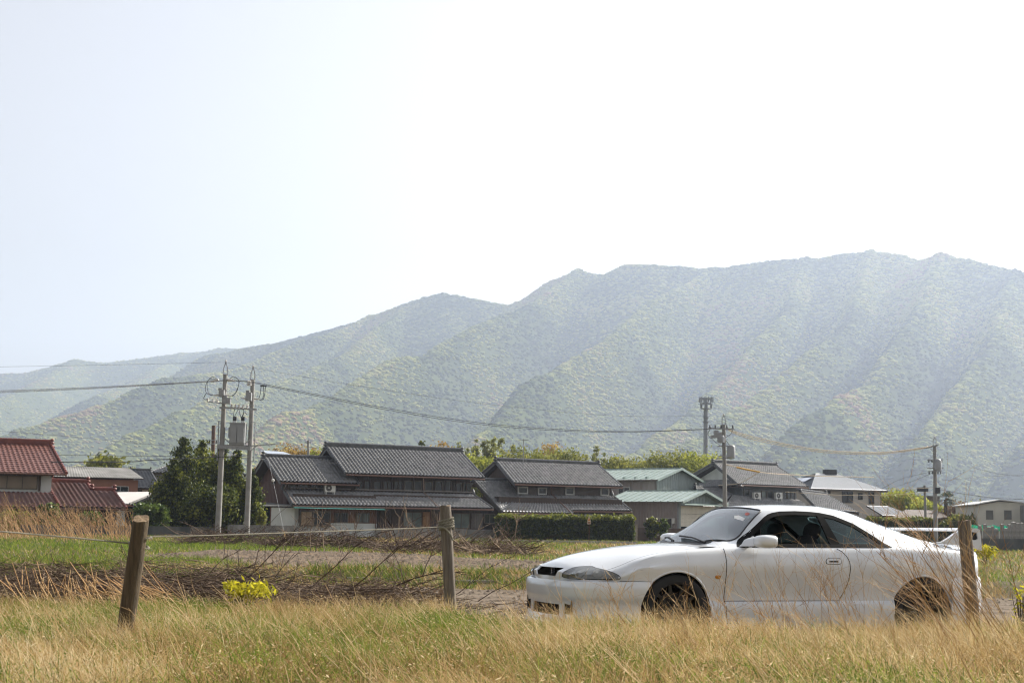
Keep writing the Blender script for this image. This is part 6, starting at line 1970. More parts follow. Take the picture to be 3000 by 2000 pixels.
def make_tree(name, label, base, H, W, kind, ncl=70, per=26, leaf=.28, form='round', trunk=.12, group=None, limbs=5, cat='tree'):
    """base on the ground, H tall, W wide; the crown is built of leaf clumps on limbs"""
    t = thing(name, label, cat, base, 0, group)
    tr = MB()
    top = H * (.9 if form != 'round' else .72)
    jit = lambda s: random.uniform(-s, s)
    pts = [Vector((jit(.02) * H, jit(.02) * H, top * k / 5)) for k in range(6)]; pts[0] = Vector((0, 0, -.1))
    tr.tube(pts, [trunk * (1 - .14 * k) for k in range(6)], 7)
    blobs = []
    if form == 'round':
        blobs.append(((0, 0, H * .70), (W * .36, W * .36, H * .25), ncl // 2)); blobs.append(((0, 0, H * .42), (W * .40, W * .40, H * .25), ncl // 3))
        for k in range(limbs):
            a = 2 * math.pi * (k + random.random() * .6) / limbs
            rr = W * random.uniform(.22, .34); zz = H * random.uniform(.48, .80)
            e = Vector((math.cos(a) * rr, math.sin(a) * rr, zz))
            tr.tube([pts[2].lerp(pts[3], random.random()), e * .6 + Vector((0, 0, H * .16)), e], [trunk * .5, trunk * .32, trunk * .12], 5)
            s_ = random.uniform(.18, .26)
            blobs.append((tuple(e), (W * s_, W * s_, H * s_ * .75), ncl // (limbs + 1)))
    elif form == 'cone':
        for k in range(9):
            f = k / 8
            r_ = W * .5 * (1 - f) ** .75 * random.uniform(.85, 1.1) + W * .05
            blobs.append(((jit(.07) * W, jit(.07) * W, H * (.10 + .84 * f)), (r_, r_, H * .085), max(3, int(ncl / 9 * (1.4 - f)))))
            for j in range(3):
                a = random.uniform(0, 6.28)
                z_ = H * (.10 + .84 * f)
                tr.tube([(0, 0, z_ - .1 * H * (1 - f)), (math.cos(a) * r_ * .8, math.sin(a) * r_ * .8, z_)], [trunk * .25, trunk * .08], 4)
    elif form == 'bamboo':
        for k in range(limbs):
            x, y = jit(.45) * W, jit(.3) * W; hh = H * random.uniform(.78, 1.02); ln = jit(.10) * W
            tr.tube([(x, y, 0), (x + ln * .3, y, hh * .5), (x + ln * .8, y, hh * .85), (x + ln * 1.6, y, hh)], [.05, .045, .03, .01], 5)
            for q in range(6):
                f = .38 + .6 * q / 5
                blobs.append(((x + ln * f, y, hh * f), (W * .13 * (1.2 - f), W * .13 * (1.2 - f), H * .06), max(2, ncl // (limbs * 6))))
    tr.build('trunk', M_BARK, t, smooth=True)
    P, T = crown_points(blobs, per, .27 if form == 'round' else .42)
    P = P[P[:, 2] > .05]; T = T[:len(P)]
    V, F, TT = leaf_quads(P, leaf, T)
    np_mesh('crown', V, F, LEAF[kind], t, attr={'tone': TT})
    return t
def tree_at(u, v_top, D, w_px, kind, label, form='round', name='tree', base_z=.2, group=None, **k):
    top = at(u, v_top, D)
    H = top.z - base_z; W = w_px / FPX * D
    return make_tree(name, label, (top.x, D, base_z), H, W, kind, form=form, group=group, **k)

EVG = 'dark evergreens behind the utility poles'
for (u, v, D, w, lab) in (
    (507, 1345, 95, 105, 'broad dark evergreen at the left side of the evergreen clump'),
    (548, 1287, 96.5, 120, 'tall pointed evergreen left of the utility poles'),
    (600, 1289, 98, 130, 'tallest bushy evergreen directly behind the left utility pole'),
    (652, 1304, 96, 105, 'evergreen rising between the two utility poles'),
    (692, 1322, 95, 95, 'narrow pointed evergreen under the transformer'),
    (738, 1382, 94.5, 80, 'small evergreen touching the farmhouse end wall')):
    tree_at(u, v, D, w * (1.2 if u < 680 else .95), 'evergreen', lab, 'cone', 'evergreen_tree', group=EVG, ncl=230, per=40, leaf=.135, trunk=.14)
tree_at(610, 1420, 93.2, 180, 'evergreen', 'low spreading evergreen filling the gap under the clump', 'round', 'evergreen_tree', group=EVG, ncl=150, per=42, leaf=.135)
tree_at(478, 1408, 97, 70, 'olive', 'small yellowish bush left of the evergreens', 'round', 'bush', ncl=60, per=24, leaf=.16, trunk=.05, cat='bush')
tree_at(312, 1328, 150, 125, 'olive', 'rounded yellow-green tree beyond the corrugated shed', ncl=120, per=26, leaf=.3)
tree_at(395, 1368, 155, 90, 'olive', 'low olive tree top right of the corrugated shed roof', ncl=60, per=24, leaf=.3)
tree_at(440, 1472, 88, 105, 'garden', 'trained garden pine spreading above the block wall', ncl=90, per=26, leaf=.15, trunk=.07)
tree_at(142, 1472, 87, 70, 'garden', 'glossy camellia bush in front of the red-roofed house', ncl=70, per=24, leaf=.16, trunk=.06, name='bush', cat='bush')
tree_at(45, 1498, 86.5, 120, 'olive', 'low clipped shrub at the far left above the block wall', ncl=70, per=24, leaf=.14, trunk=.05, name='bush', cat='bush')
tree_at(265, 1500, 87, 90, 'garden', 'low green shrub under the red extension roof', ncl=60, per=24, leaf=.14, trunk=.05, name='bush', cat='bush')
tree_at(768, 1490, 93, 28, 'olive', 'tiny shrub beside the right utility pole', ncl=30, per=20, leaf=.12, trunk=.03, name='bush', cat='bush')
TL = 'trees behind the farmhouses'
for (u, v, D, w, kind, form, lab) in (
    (772, 1345, 140, 50, 'orange', 'round', 'small orange tree peeping past the farmhouse left gable'),
    (838, 1300, 150, 95, 'orange', 'round', 'orange-tinted tree above the farmhouse left roof'),
    (893, 1304, 152, 70, 'orange', 'round', 'golden tree beside the small distant pole'),
    (948, 1308, 150, 85, 'lime', 'round', 'yellow-green tree left of the farmhouse main ridge'),
    (1238, 1292, 150, 34, 'evergreen', 'cone', 'dark pine tip above the farmhouse ridge'),
    (1300, 1295, 158, 90, 'orange', 'round', 'amber tree just above the right end of the farmhouse ridge'),
    (1345, 1300, 160, 60, 'olive', 'round', 'dull olive tree behind the right end of the farmhouse ridge'),
    (1385, 1290, 165, 85, 'bamboo', 'bamboo', 'feathery bamboo clump right of the farmhouse ridge'),
    (1428, 1284, 166, 85, 'bamboo', 'bamboo', 'tallest feathery bamboo clump between the farmhouses'),
    (1475, 1294, 165, 90, 'bamboo', 'bamboo', 'bamboo clump left of the rooftop aerial'),
    (1402, 1330, 140, 120, 'lime', 'round', 'bright yellow-green round tree between the two farmhouses'),
    (1518, 1308, 158, 120, 'olive', 'round', 'olive tree behind the rooftop aerial'),
    (1590, 1312, 156, 100, 'olive', 'round', 'olive tree right of the rooftop aerial'),
    (1615, 1296, 170, 100, 'orange', 'round', 'rust-orange tree standing above the olive trees'),
    (1668, 1315, 160, 110, 'olive', 'round', 'olive tree right of the rust-orange tree'),
    (1718, 1318, 163, 80, 'bamboo', 'bamboo', 'pale bamboo above the right end of the second ridge'),
    (1765, 1318, 162, 80, 'bamboo', 'bamboo', 'pale bamboo left of the green metal roof'),
    (1812, 1334, 158, 110, 'olive', 'round', 'olive tree above the left end of the green roof'),
    (1868, 1338, 160, 100, 'olive', 'round', 'olive tree above the middle of the green roof'),
    (1935, 1320, 156, 115, 'olive', 'round', 'tall olive tree above the green roof ridge'),
    (1990, 1316, 158, 110, 'olive', 'round', 'tall olive tree left of the mast'),
    (2052, 1320, 154, 130, 'lime', 'round', 'bright yellow-green tree at the foot of the mast'),
    (2098, 1328, 158, 80, 'lime', 'round', 'yellow-green tree right of the mast behind the tiled house'),
    (2640, 1438, 150, 120, 'lime', 'round', 'light green round tree right of the beige house'),
    (2705, 1468, 146, 95, 'lime', 'round', 'low light green tree behind the brown shed'),
    (2590, 1462, 152, 80, 'olive', 'round', 'olive bush beside the beige house corner'),
    (2808, 1478, 140, 90, 'bare', 'round', 'leafless brownish tree right of the palm'),
    (2872, 1476, 170, 110, 'olive', 'round', 'distant olive tree left of the cream warehouse')):
    tree_at(u, v, D, w * 1.35, kind, lab, form, 'bamboo' if form == 'bamboo' else 'tree', group=TL, ncl=190 if w > 60 else 90, per=32, leaf=.20 if form != 'bamboo' else .17, limbs=9 if form == 'bamboo' else 6, cat='bamboo' if form == 'bamboo' else 'tree')
tree_at(2838, 1508, 122, 130, 'olive', 'shrub behind the right fence post', name='bush', ncl=90, per=24, leaf=.18, trunk=.06, cat='bush')
tree_at(2765, 1520, 124, 70, 'evergreen', 'dark bush under the brown shed roof', name='bush', ncl=60, per=24, leaf=.18, trunk=.06, cat='bush')
tree_at(1912, 1512, 103, 42, 'evergreen', 'small dark clipped tree in front of the workshop wall', ncl=50, per=22, leaf=.15, trunk=.04)
tree_at(1946, 1514, 102.5, 26, 'garden', 'slim plant in front of the workshop lower window', name='bush', ncl=26, per=20, leaf=.13, trunk=.03, cat='bush')
tree_at(2990, 1536, 104, 70, 'olive', 'small bush among the gravestones at the right edge', name='bush', ncl=40, per=20, leaf=.14, trunk=.04, cat='bush')

# palm
pt = at(2770, 1462, 132)
palm = thing('palm_tree', 'small fan palm beside the tall right utility pole', 'palm', (pt.x, 132, .2))
Hp = pt.z - .2
MB().tube([(0, 0, -.1), (.05, 0, Hp * .5), (0, 0, Hp)], [.16, .17, .14], 8).build('trunk', M_BARK, palm, smooth=True)
for k in range(22):
    a = random.uniform(0, 6.28); el = random.uniform(-.5, 1.2)
    d = Vector((math.cos(a) * math.cos(el), math.sin(a) * math.cos(el), math.sin(el)))
    mb = MB(); c = Vector((0, 0, Hp)) + d * .45
    mb.tube([Vector((0, 0, Hp)), c], .015, 4)
    sd = d.cross(Vector((0, 0, 1))).normalized(); up = sd.cross(d)
    for j in range(9):
        b = -1.2 + 2.4 * j / 8
        e = c + (d * math.cos(b) + sd * math.sin(b)) * .62 - Vector((0, 0, .16))
        w = (sd * math.cos(b) - d * math.sin(b)) * .05
        mb.add([c - w * .3, c + w * .3, e + w * .6, e - w * .6], [(0, 1, 2, 3)])
    mb.build('frond', mat('palm_leaf', (.03, .045, .015), .5, .3, translucent=.25), palm, recalc=False)

# hedges
def hedge(name, label, u0, u1, v_top, D, depth, kind, n, leaf, z0=.1):
    a, b = at(u0, v_top, D), at(u1, v_top, D)
    h = a.z - z0; w = b.x - a.x
    t = thing(name, label, 'hedge', (a.x, D, z0))
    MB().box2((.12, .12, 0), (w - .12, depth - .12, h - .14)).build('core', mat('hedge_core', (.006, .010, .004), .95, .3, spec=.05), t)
    nf = int(n * .62); nt = int(n * .24); ns = n - nf - nt
    P = np.concatenate([
        np.stack([RNG.uniform(0, w, nf), RNG.normal(.05, .09, nf), RNG.uniform(0, h, nf)], -1),
        np.stack([RNG.uniform(0, w, nt), RNG.uniform(0, depth, nt), h + RNG.normal(-.05, .10, nt)], -1),
        np.stack([np.where(RNG.random(ns) < .5, RNG.normal(.05, .08, ns), RNG.normal(w - .05, .08, ns)), RNG.uniform(0, depth, ns), RNG.uniform(0, h, ns)], -1)])
    wob = (fbm2(P[:, 0] * 1.6 + 9, P[:, 2] * 1.6 + 9, 33, 3) - .5)
    P[:, 1] += wob * .25; P[:, 2] += np.where(P[:, 2] > h - .2, (fbm2(P[:, 0] * 1.2, P[:, 1] * 1.2, 35, 3) - .45) * .45, 0)
    T = np.clip(.15 + .5 * RNG.random(n) + .35 * (P[:, 2] > h - .12), 0, 1)  # leaves along the top take the pale, top-lit end of the ramp
    V, F, TT = leaf_quads(P, leaf, T)
    np_mesh('foliage', V, F, LEAF[kind], t, attr={'tone': TT})
    return t
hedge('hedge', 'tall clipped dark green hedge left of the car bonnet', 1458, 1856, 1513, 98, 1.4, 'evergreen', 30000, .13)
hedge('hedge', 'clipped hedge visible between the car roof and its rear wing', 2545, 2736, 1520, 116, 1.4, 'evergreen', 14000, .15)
# ------------------------------------------------------------------ utility poles, wires, mast
M_POLE = mat('pole_concrete', (.20, .19, .175), .75, .2, 2, col2=(.29, .28, .26))
M_STEEL = mat('galvanised_steel', (.28, .28, .28), .5, .2, 6, metal=.5)
M_CABLE = mat('black_cable', (.03, .03, .033), .6, .1)
M_INS = mat('porcelain', (.55, .53, .5), .3, .1)
M_XFMR = mat('transformer_grey', (.27, .275, .28), .5, .1, 2)
def mid(P, D): return at(P[0], P[1], D)
def pole(name, label, base_uv, top_uv, D, r0, r1, spike=True, m=None, base_z=0.0, group='utility poles'):
    b, t = at(*base_uv, D), at(*top_uv, D)
    ax = (t - b).normalized()
    k = (b.z - base_z) / ax.z
    b = b - ax * k
    root = thing(name, label, 'utility pole', b, 0, group)
    L_ = (t - b)
    shaft_top = L_ * (.93 if spike else 1.0)
    MB().tube([(0, 0, 0), shaft_top * .5, shaft_top], [r0, (r0 + r1) / 2, r1], 14).build('shaft', m or M_POLE, root, smooth=True)
    if spike:
        n = L_.normalized()
        s0 = L_ * .925
        MB().tube([s0 + Vector((-r1, 0, 0)), s0 + n * .45 + Vector((-r1 * .9, 0, 0)), L_], .03, 6).tube([s0 + Vector((r1, 0, 0)), s0 + n * .45 + Vector((r1 * .9, 0, 0)), L_], .03, 6).build('spike', M_STEEL, root)
        MB().lathe([(.02, 0), (.06, .03), (.06, .1), (.02, .14)], L_, 8).build('cap', M_INS, root)
        for f in (.90, .84, .78):
            MB().lathe([(r1 * 1.25, -.03), (r1 * 1.25, .03)], L_ * f, 12).build('band', M_STEEL, root)
    return root, b
def put_on(root, b, mbs):
    for (name, mb, m) in mbs:
        mb.v = [tuple(Vector(p) - b) for p in mb.v]
        mb.build(name, m, root, smooth=True)
def arm(u0, v0, u1, v1, D, w=.08, h=.10): return MB().bar(at(u0, v0, D), at(u1, v1, D), w, h)
def insul(u, v, D, s=1.0):
    c = at(u, v, D)
    return MB().lathe([(.03 * s, -.12 * s), (.07 * s, -.08 * s), (.04 * s, -.03 * s), (.08 * s, .0), (.04 * s, .05 * s), (.06 * s, .1 * s), (.02 * s, .14 * s)], c, 8)
def curve3(pts, n=10):
    """smooth curve through points"""
    P = [Vector(p) for p in pts]
    P = [P[0] * 2 - P[1]] + P + [P[-1] * 2 - P[-2]]
    out = []
    for i in range(1, len(P) - 2):
        for k in range(n):
            t = k / n
            out.append(0.5 * ((2 * P[i]) + (P[i + 1] - P[i - 1]) * t + (2 * P[i - 1] - 5 * P[i] + 4 * P[i + 1] - P[i + 2]) * t * t + (3 * P[i] - P[i - 1] - 3 * P[i + 1] + P[i + 2]) * t ** 3))
    out.append(P[-2])
    return out
def jumper(pts, D, r=.018): return MB().tube(curve3([at(u, v, D + dd) for u, v, dd in pts], 8), r, 5)

DP = 88.0
pA, bA = pole('utility_pole', 'left of the two concrete utility poles carrying the transformer', (636, 1600), (662, 1060), DP, .19, .13)
put_on(pA, bA, [
 ('insulator_arm', arm(616, 1115, 690, 1114, DP, .05, .06), M_STEEL),
 ('insulator', MB().tube([at(617, 1118, DP), at(640, 1112, DP)], [.04, .11], 8), M_INS), ('insulator', MB().tube([at(668, 1112, DP), at(690, 1116, DP)], [.11, .04], 8), M_INS),
 ('switch', MB().box(at(650, 1152, DP - .3), (.32, .4, .42)).box(at(646, 1140, DP - .3), (.22, .3, .14)), M_STEEL),
 ('switch', MB().box(at(664, 1174, DP - .35), (.46, .4, .36)).box(at(660, 1162, DP - .35), (.24, .3, .16)), M_STEEL),
 ('bushing', MB().tube([at(625, 1157, DP - .3), at(645, 1157, DP - .3)], [.03, .08], 8), M_INS), ('bushing', MB().tube([at(660, 1157, DP - .3), at(680, 1159, DP - .3)], [.07, .03], 8), M_INS),
 ('side_arm', arm(607, 1176, 655, 1181, DP, .06, .06), M_STEEL),
 ('insulator', insul(609, 1172, DP), M_INS), ('insulator', insul(625, 1173, DP), M_INS), ('insulator', insul(637, 1174, DP), M_INS),
 ('jumper', jumper([(636, 1109, 0), (622, 1104, -.2), (606, 1120, -.3), (602, 1145, -.3), (615, 1156, -.3), (628, 1157, -.3)], DP), M_CABLE),
 ('jumper', jumper([(632, 1110, .1), (612, 1112, 0), (607, 1130, -.1), (612, 1152, -.1), (628, 1158, -.2)], DP, .014), M_CABLE),
 ('jumper', jumper([(672, 1110, 0), (685, 1103, -.2), (699, 1114, -.3), (696, 1140, -.3), (684, 1158, -.3), (674, 1159, -.3)], DP), M_CABLE),
 ('jumper', jumper([(676, 1112, .1), (690, 1108, 0), (701, 1118, -.1), (690, 1150, -.1), (678, 1159, -.2)], DP, .014), M_CABLE),
 ('jumper', jumper([(605, 1150, -.2), (597, 1165, -.2), (601, 1170, -.1), (609, 1168, 0)], DP, .02), M_CABLE),
 ('guard_pipe', MB().tube([at(656, 1232, DP), at(641, 1232, DP - .2), at(639, 1290, DP - .2), at(636, 1348, DP - .2), at(648, 1349, DP)], .035, 6), M_STEEL),
])
pB, bB = pole('utility_pole', 'right of the two concrete utility poles carrying the transformer', (721, 1600), (742, 1076), DP + .4, .18, .13)
put_on(pB, bB, [
 ('insulator', insul(727, 1122, DP, 1.3), M_INS), ('insulator', insul(733, 1123, DP, 1.3), M_INS),
 ('switch', MB().box(at(729, 1162, DP - .1), (.34, .4, .5)).box(at(727, 1148, DP - .1), (.22, .3, .16)), M_STEEL),
 ('bushing', MB().tube([at(707, 1165, DP - .1), at(722, 1167, DP - .1)], [.03, .08], 8), M_INS), ('bushing', MB().tube([at(744, 1167, DP - .1), at(762, 1169, DP - .1)], [.07, .03], 8), M_INS),
 ('jumper', jumper([(765, 1131, 0), (762, 1155, 0), (757, 1168, 0), (748, 1168, 0)], DP, .02), M_CABLE),
 ('jumper', jumper([(772, 1131, 0), (772, 1160, 0), (764, 1171, 0), (756, 1168, 0)], DP, .02), M_CABLE),
 ('jumper', jumper([(778, 1130, 0), (775, 1158, 0), (770, 1170, 0), (758, 1169, 0)], DP, .02), M_CABLE),
 ('clamp', MB().box(at(772, 1130, DP), (.4, .06, .09)), M_CABLE),
 ('guard_pipe', MB().tube([at(733, 1235, DP), at(748, 1238, DP - .2), at(747, 1290, DP - .2), at(744, 1350, DP - .2), at(731, 1352, DP)], .035, 6), M_STEEL),
 ('service_arm', arm(731, 1306, 808, 1300, DP - .2, .06, .06), M_STEEL), ('brace', arm(735, 1320, 752, 1305, DP - .2, .04, .04), M_STEEL),
])
c = at(698, 1307, DP)
pf = thing('transformer_platform', 'steel beam platform and upper crossbar fixed between the two utility poles', 'platform', c)
put_on(pf, c, [('beam', arm(636, 1308, 734, 1313, DP - .28, .10, .22), M_STEEL), ('beam', arm(638, 1306, 735, 1310, DP + .5, .10, .22), M_STEEL),
 ('crossbar', arm(643, 1193, 753, 1199, DP - .25, .09, .11), M_STEEL),
 ('strut', MB().tube([at(657, 1283, DP - .1), at(675, 1300, DP - .1)], .03, 5), M_STEEL), ('strut', MB().tube([at(733, 1287, DP - .1), at(716, 1300, DP - .1)], .03, 5), M_STEEL)] +
 [('cutout', insul(u, 1190 + (u - 679) * .05, DP - .25, 1.1), M_INS) for u in (679, 690, 700, 712, 725)])
c = at(696, 1304, DP)
xf = thing('transformer', 'grey boxy pole-mounted transformer standing between the two poles', 'transformer', c)
s_ = DP / FPX
hw = 22 * s_; hh = 62 * s_
MB().box2((-hw, -.32, .02), (hw, .34, hh)).build('tank', M_XFMR, xf)
MB().box2((-hw * .86, -.40, .14), (-.02, -.32, hh - .16)).box2((.02, -.40, .14), (hw * .9, -.32, hh - .16)).build('radiator', M_XFMR, xf)
MB().box2((-hw * 1.06, -.36, hh), (hw * 1.04, .38, hh + .08)).build('lid', M_XFMR, xf)
MB().box2((-hw * 1.25, -.1, .5), (-hw, .1, hh - .2)).build('terminal_box', M_XFMR, xf)
for x in (-.30, -.18, .20, .32):
    bs_ = MB().lathe([(.045, 0), (.05, .10), (.05, .12)], (x, 0, hh + .08), 8).build('bushing', M_INS, xf)
    MB().lathe([(.055, .0), (.06, .02), (.06, .24), (.03, .28)], (x, 0, hh + .2), 8).build('boot', M_CABLE, bs_)
for a in (((683, 1222), (686, 1205), (690, 1192)), ((686, 1222), (692, 1210), (700, 1195)), ((705, 1222), (702, 1208), (700, 1196)), ((709, 1222), (713, 1208), (712, 1194)), ((711, 1220), (716, 1208), (724, 1214))):
    mb = MB().tube(curve3([at(u, v, DP - .05) for u, v in a], 6), .016, 5); mb.v = [tuple(Vector(p) - c) for p in mb.v]; mb.build('lead', M_CABLE, xf, smooth=True)

# pole in front of the tiled house
D3 = 97.0
p3, b3 = pole('utility_pole', 'utility pole with clustered transformers above the car windshield', (2124, 1480), (2120, 1216), D3, .17, .12)
put_on(p3, b3, [
 ('crossarm', arm(2076, 1254, 2150, 1257, D3 - .2, .09, .10), M_STEEL), ('crossarm', arm(2102, 1307, 2148, 1305, D3 - .2, .07, .08), M_STEEL),
 ('crossarm', arm(2104, 1336, 2150, 1333, D3 - .2, .06, .07), M_STEEL), ('crossarm', arm(2098, 1343, 2148, 1340, D3 - .2, .06, .07), M_STEEL),
 ('switch', MB().box(at(2103, 1274, D3 - .3), (.55, .4, .36)).box(at(2098, 1265, D3 - .3), (.3, .3, .2)), M_XFMR), ('switch', MB().box(at(2091, 1278, D3 - .3), (.4, .3, .16)), M_XFMR),
 ('transformer_can', MB().lathe([(.12, -.3), (.24, -.28), (.25, .1), (.2, .2), (.06, .24)], at(2112, 1284, D3 - .35), 12), M_XFMR),
 ('transformer_can', MB().lathe([(.15, -.42), (.28, -.4), (.28, .3), (.22, .4), (.08, .46)], at(2142, 1322, D3 - .35), 12), M_XFMR),
 ('jumper', jumper([(2080, 1257, 0), (2074, 1270, 0), (2082, 1282, 0), (2095, 1280, 0)], D3, .02), M_CABLE),
 ('jumper', jumper([(2146, 1258, 0), (2142, 1270, 0), (2130, 1278, 0), (2122, 1280, 0)], D3, .02), M_CABLE),
 ('jumper', jumper([(2126, 1288, 0), (2135, 1300, 0), (2143, 1308, 0)], D3, .02), M_CABLE),
 ('jumper', jumper([(2082, 1281, 0), (2095, 1293, 0), (2110, 1305, 0)], D3, .015), M_CABLE),
 ('jumper', jumper([(2150, 1312, 0), (2153, 1330, 0), (2150, 1342, 0), (2136, 1345, 0)], D3, .02), M_CABLE),
] + [('insulator', insul(u, 1250, D3 - .2), M_CABLE) for u in (2080, 2096, 2113, 2130, 2147)])
D4 = 108.0
p4, b4 = pole('utility_pole', 'tall utility pole with one transformer near the right edge', (2741, 1540), (2738, 1281), D4, .17, .12)
put_on(p4, b4, [
 ('crossarm', arm(2711, 1312, 2749, 1303, D4 - .2, .09, .10), M_STEEL), ('crossarm', arm(2716, 1347, 2762, 1346, D4 - .2, .07, .08), M_STEEL),
 ('crossarm', arm(2716, 1371, 2764, 1371, D4 - .2, .07, .08), M_STEEL), ('crossarm', arm(2719, 1380, 2758, 1380, D4 - .2, .06, .07), M_STEEL),
 ('transformer_can', MB().lathe([(.15, -.42), (.27, -.4), (.27, .3), (.2, .4), (.08, .46)], at(2748, 1361, D4 - .32), 12), M_XFMR),
 ('brace', arm(2726, 1313, 2738, 1328, D4 - .15, .04, .04), M_STEEL), ('brace', arm(2718, 1347, 2736, 1333, D4 - .15, .03, .03), M_STEEL),
 ('junction_box', MB().box(at(2747, 1436, D4 - .2), (.35, .2, .45)), M_CABLE),
] + [('insulator', insul(u, 1350, D4 - .2, .9), M_CABLE) for u in (2721, 2730, 2752, 2759)] + [('insulator', insul(u, 1384, D4 - .2, .9), M_CABLE) for u in (2722, 2732, 2748, 2756)])
for i in range(9):
    q = at(2740.5, 1400 + i * 12, D4) - b4
    MB().bar(q + Vector((-.28, 0, 0)), q + Vector((.28, 0, 0)), .02, .02).build('step_bolt', M_STEEL, p4)
p5, b5 = pole('utility_pole', 'slim short pole left of the tall right pole', (2711, 1500), (2709, 1421), 122, .12, .10, spike=False)
put_on(p5, b5, [('junction_box', MB().box(at(2703, 1433, 121.8), (.9, .25, .35)), M_CABLE)])
p6, b6 = pole('utility_pole', 'brown pole rising behind the evergreens', (624, 1330), (626, 1246), 112, .17, .15, spike=False, m=mat('brown_pole', (.12, .07, .05), .8, .2))
put_on(p6, b6, [('rack', arm(606, 1290, 632, 1288, 111.8, .06, .06), M_STEEL), ('rack', arm(606, 1300, 634, 1299, 111.8, .06, .06), M_STEEL)] + [('insulator', insul(u, 1294, 111.8, 1.1), M_CABLE) for u in (608, 614, 634)])
p7, b7_ = pole('utility_pole', 'small distant pole between the golden trees left of the main ridge', (903, 1340), (903, 1289), 146, .13, .12, spike=False)
put_on(p7, b7_, [('crossarm', arm(890, 1296, 912, 1295, 145.8, .06, .06), M_STEEL), ('crossarm', arm(904, 1308, 935, 1313, 145.8, .06, .06), M_STEEL)])

# communications mast
DM = 205.0
bm_ = at(2068, 1400, DM); bm_.z = 0
mast = thing('communications_mast', 'grey mobile-phone mast with a crown of antennas above the trees', 'mast', bm_)
M_MAST = mat('mast_grey', (.24, .26, .28), .6, .1)
tp = at(2069, 1165, DM) - bm_; c0 = at(2069, 1196, DM) - bm_
MB().tube([(0, 0, 0), c0, tp], [.32, .27, .16], 12).build('shaft', M_MAST, mast, smooth=True)
for (v, r_) in ((1197, .75), (1168, .9), (1182, .82)):
    q = at(2069, v, DM) - bm_
    MB().lathe([(r_ - .06, -.06), (r_, -.06), (r_, .06), (r_ - .06, .06), (r_ - .06, -.06)], q, 12, cap=False).build('platform_ring', M_MAST, mast)
    for k in range(6):
        a = k * math.pi / 3
        MB().bar(q, q + Vector((math.cos(a) * r_, math.sin(a) * r_, 0)), .08, .08).build('spoke', M_MAST, mast)
for k in range(12):
    a = k * math.pi / 6 + .2
    for (v0, v1, r_) in ((1163, 1178, .98), (1180, 1196, .84)):
        if (k % 2) and v0 == 1180: continue
        q0, q1 = at(2069, v0, DM) - bm_, at(2069, v1, DM) - bm_
        d = Vector((math.cos(a) * r_, math.sin(a) * r_, 0))
        MB().bar(q0 + d, q1 + d, .15, .10).build('antenna_panel', M_MAST, mast)
MB().tube([tp, at(2069, 1149, DM) - bm_], .03, 5).build('lightning_rod', M_MAST, mast)
for v in (1222, 1235):
    q = at(2069, v, DM) - bm_
    MB().lathe([(.25, -.05), (.5, -.05), (.5, .05), (.25, .05)], q, 12).build('collar', M_MAST, mast)
MB().tube([(-.42, 0, .5), at(2062.5, 1200, DM) - bm_], .05, 5).build('ladder', M_MAST, mast)

# wires
def wire(label, pts, r=.012, m=None, name='power_line', cat='cable'):
    P = [at(u, v, d) for u, v, d in pts]
    c = P[0]
    o = MB().tube([p - c for p in curve3(P, 10)], r, 5).build(name, m or M_CABLE, None, smooth=True)
    o.location = c
    return tag(o, label, cat, 'overhead wires')
for i, lab in enumerate(('topmost of three close power lines left of the poles', 'middle of three close power lines left of the poles', 'lowest of three close power lines left of the poles')):
    wire(lab, [(-120, 1148 + i * 3, 70 + i * .5), (200, 1137 + i * 2.4, 78), (430, 1126 + i * 1.6, 83), (616, 1116 + i, 88 + i * .2)], .013)
for i, lab in enumerate(('upper of two long power lines sagging right of the poles', 'lower of two long power lines sagging right of the poles')):
    wire(lab, [(690, 1114 + i, 88), (745, 1119 + i * 3, 88), (900, 1150 + i * 4, 88.5), (1150, 1198 + i * 5, 89.5), (1400, 1237 + i * 5, 91), (1640, 1257 + i * 4, 93), (1850, 1263 + i * 2, 95), (2078, 1256 + i, 97)], .016)
wire('thin ground wire running left from the pole top', [(-120, 1076, 78), (250, 1070, 82), (662, 1061, 88)], .007)
wire('thin ground wire between the two pole tops', [(662, 1061, 88), (702, 1070, 88.2), (742, 1077, 88.4)], .007)
wire('thin ground wire falling right from the pole top', [(742, 1077, 88.4), (1000, 1122, 89), (1400, 1180, 92), (1800, 1217, 95), (2120, 1217, 97)], .007)
wire('thin line crossing the left hillside', [(-60, 1258, 90), (180, 1276, 98), (480, 1304, 110), (610, 1300, 112)], .012)
wire('thin straight cable beyond the corrugated shed', [(165, 1332, 100), (380, 1335, 100), (600, 1337, 100), (730, 1342, 96)], .014)
wire('thick sagging service cable in front of the evergreens', [(150, 1353, 80), (260, 1352, 81), (380, 1352, 83), (440, 1347, 84), (560, 1342, 86), (640, 1338, 87.8), (725, 1337, 88), (775, 1345, 92)], .026)
wire('service wire from the platform to the farmhouse', [(806, 1300, 88), (870, 1310, 100), (940, 1320, 130)], .012)
M_YEL = mat('tan_cable_cover', (.55, .42, .24), .5, .2, 8, col2=(.72, .62, .48))
for i, (lab, dv) in enumerate((('top yellowish covered cable between the two right poles', 0), ('middle yellowish covered cable between the two right poles', 4), ('bottom yellowish covered cable between the two right poles', 9))):
    wire(lab, [(2127 + 7 * i, 1256 + dv, 96.8 + i * .3), (2200, 1276 + dv, 98), (2300, 1299 + dv * .9, 100), (2400, 1316 + dv * .8, 102), (2500, 1323 + dv * .7, 104), (2600, 1323 + dv * .6, 106), (2700, 1311 + dv * .4, 107.5), (2746 - 14 * i, 1304 + dv * .2, 108)], .024, M_YEL)
wire('thin top wire towards the tall right pole', [(2120, 1217, 97), (2300, 1262, 101), (2500, 1290, 105), (2738, 1282, 108)], .007)
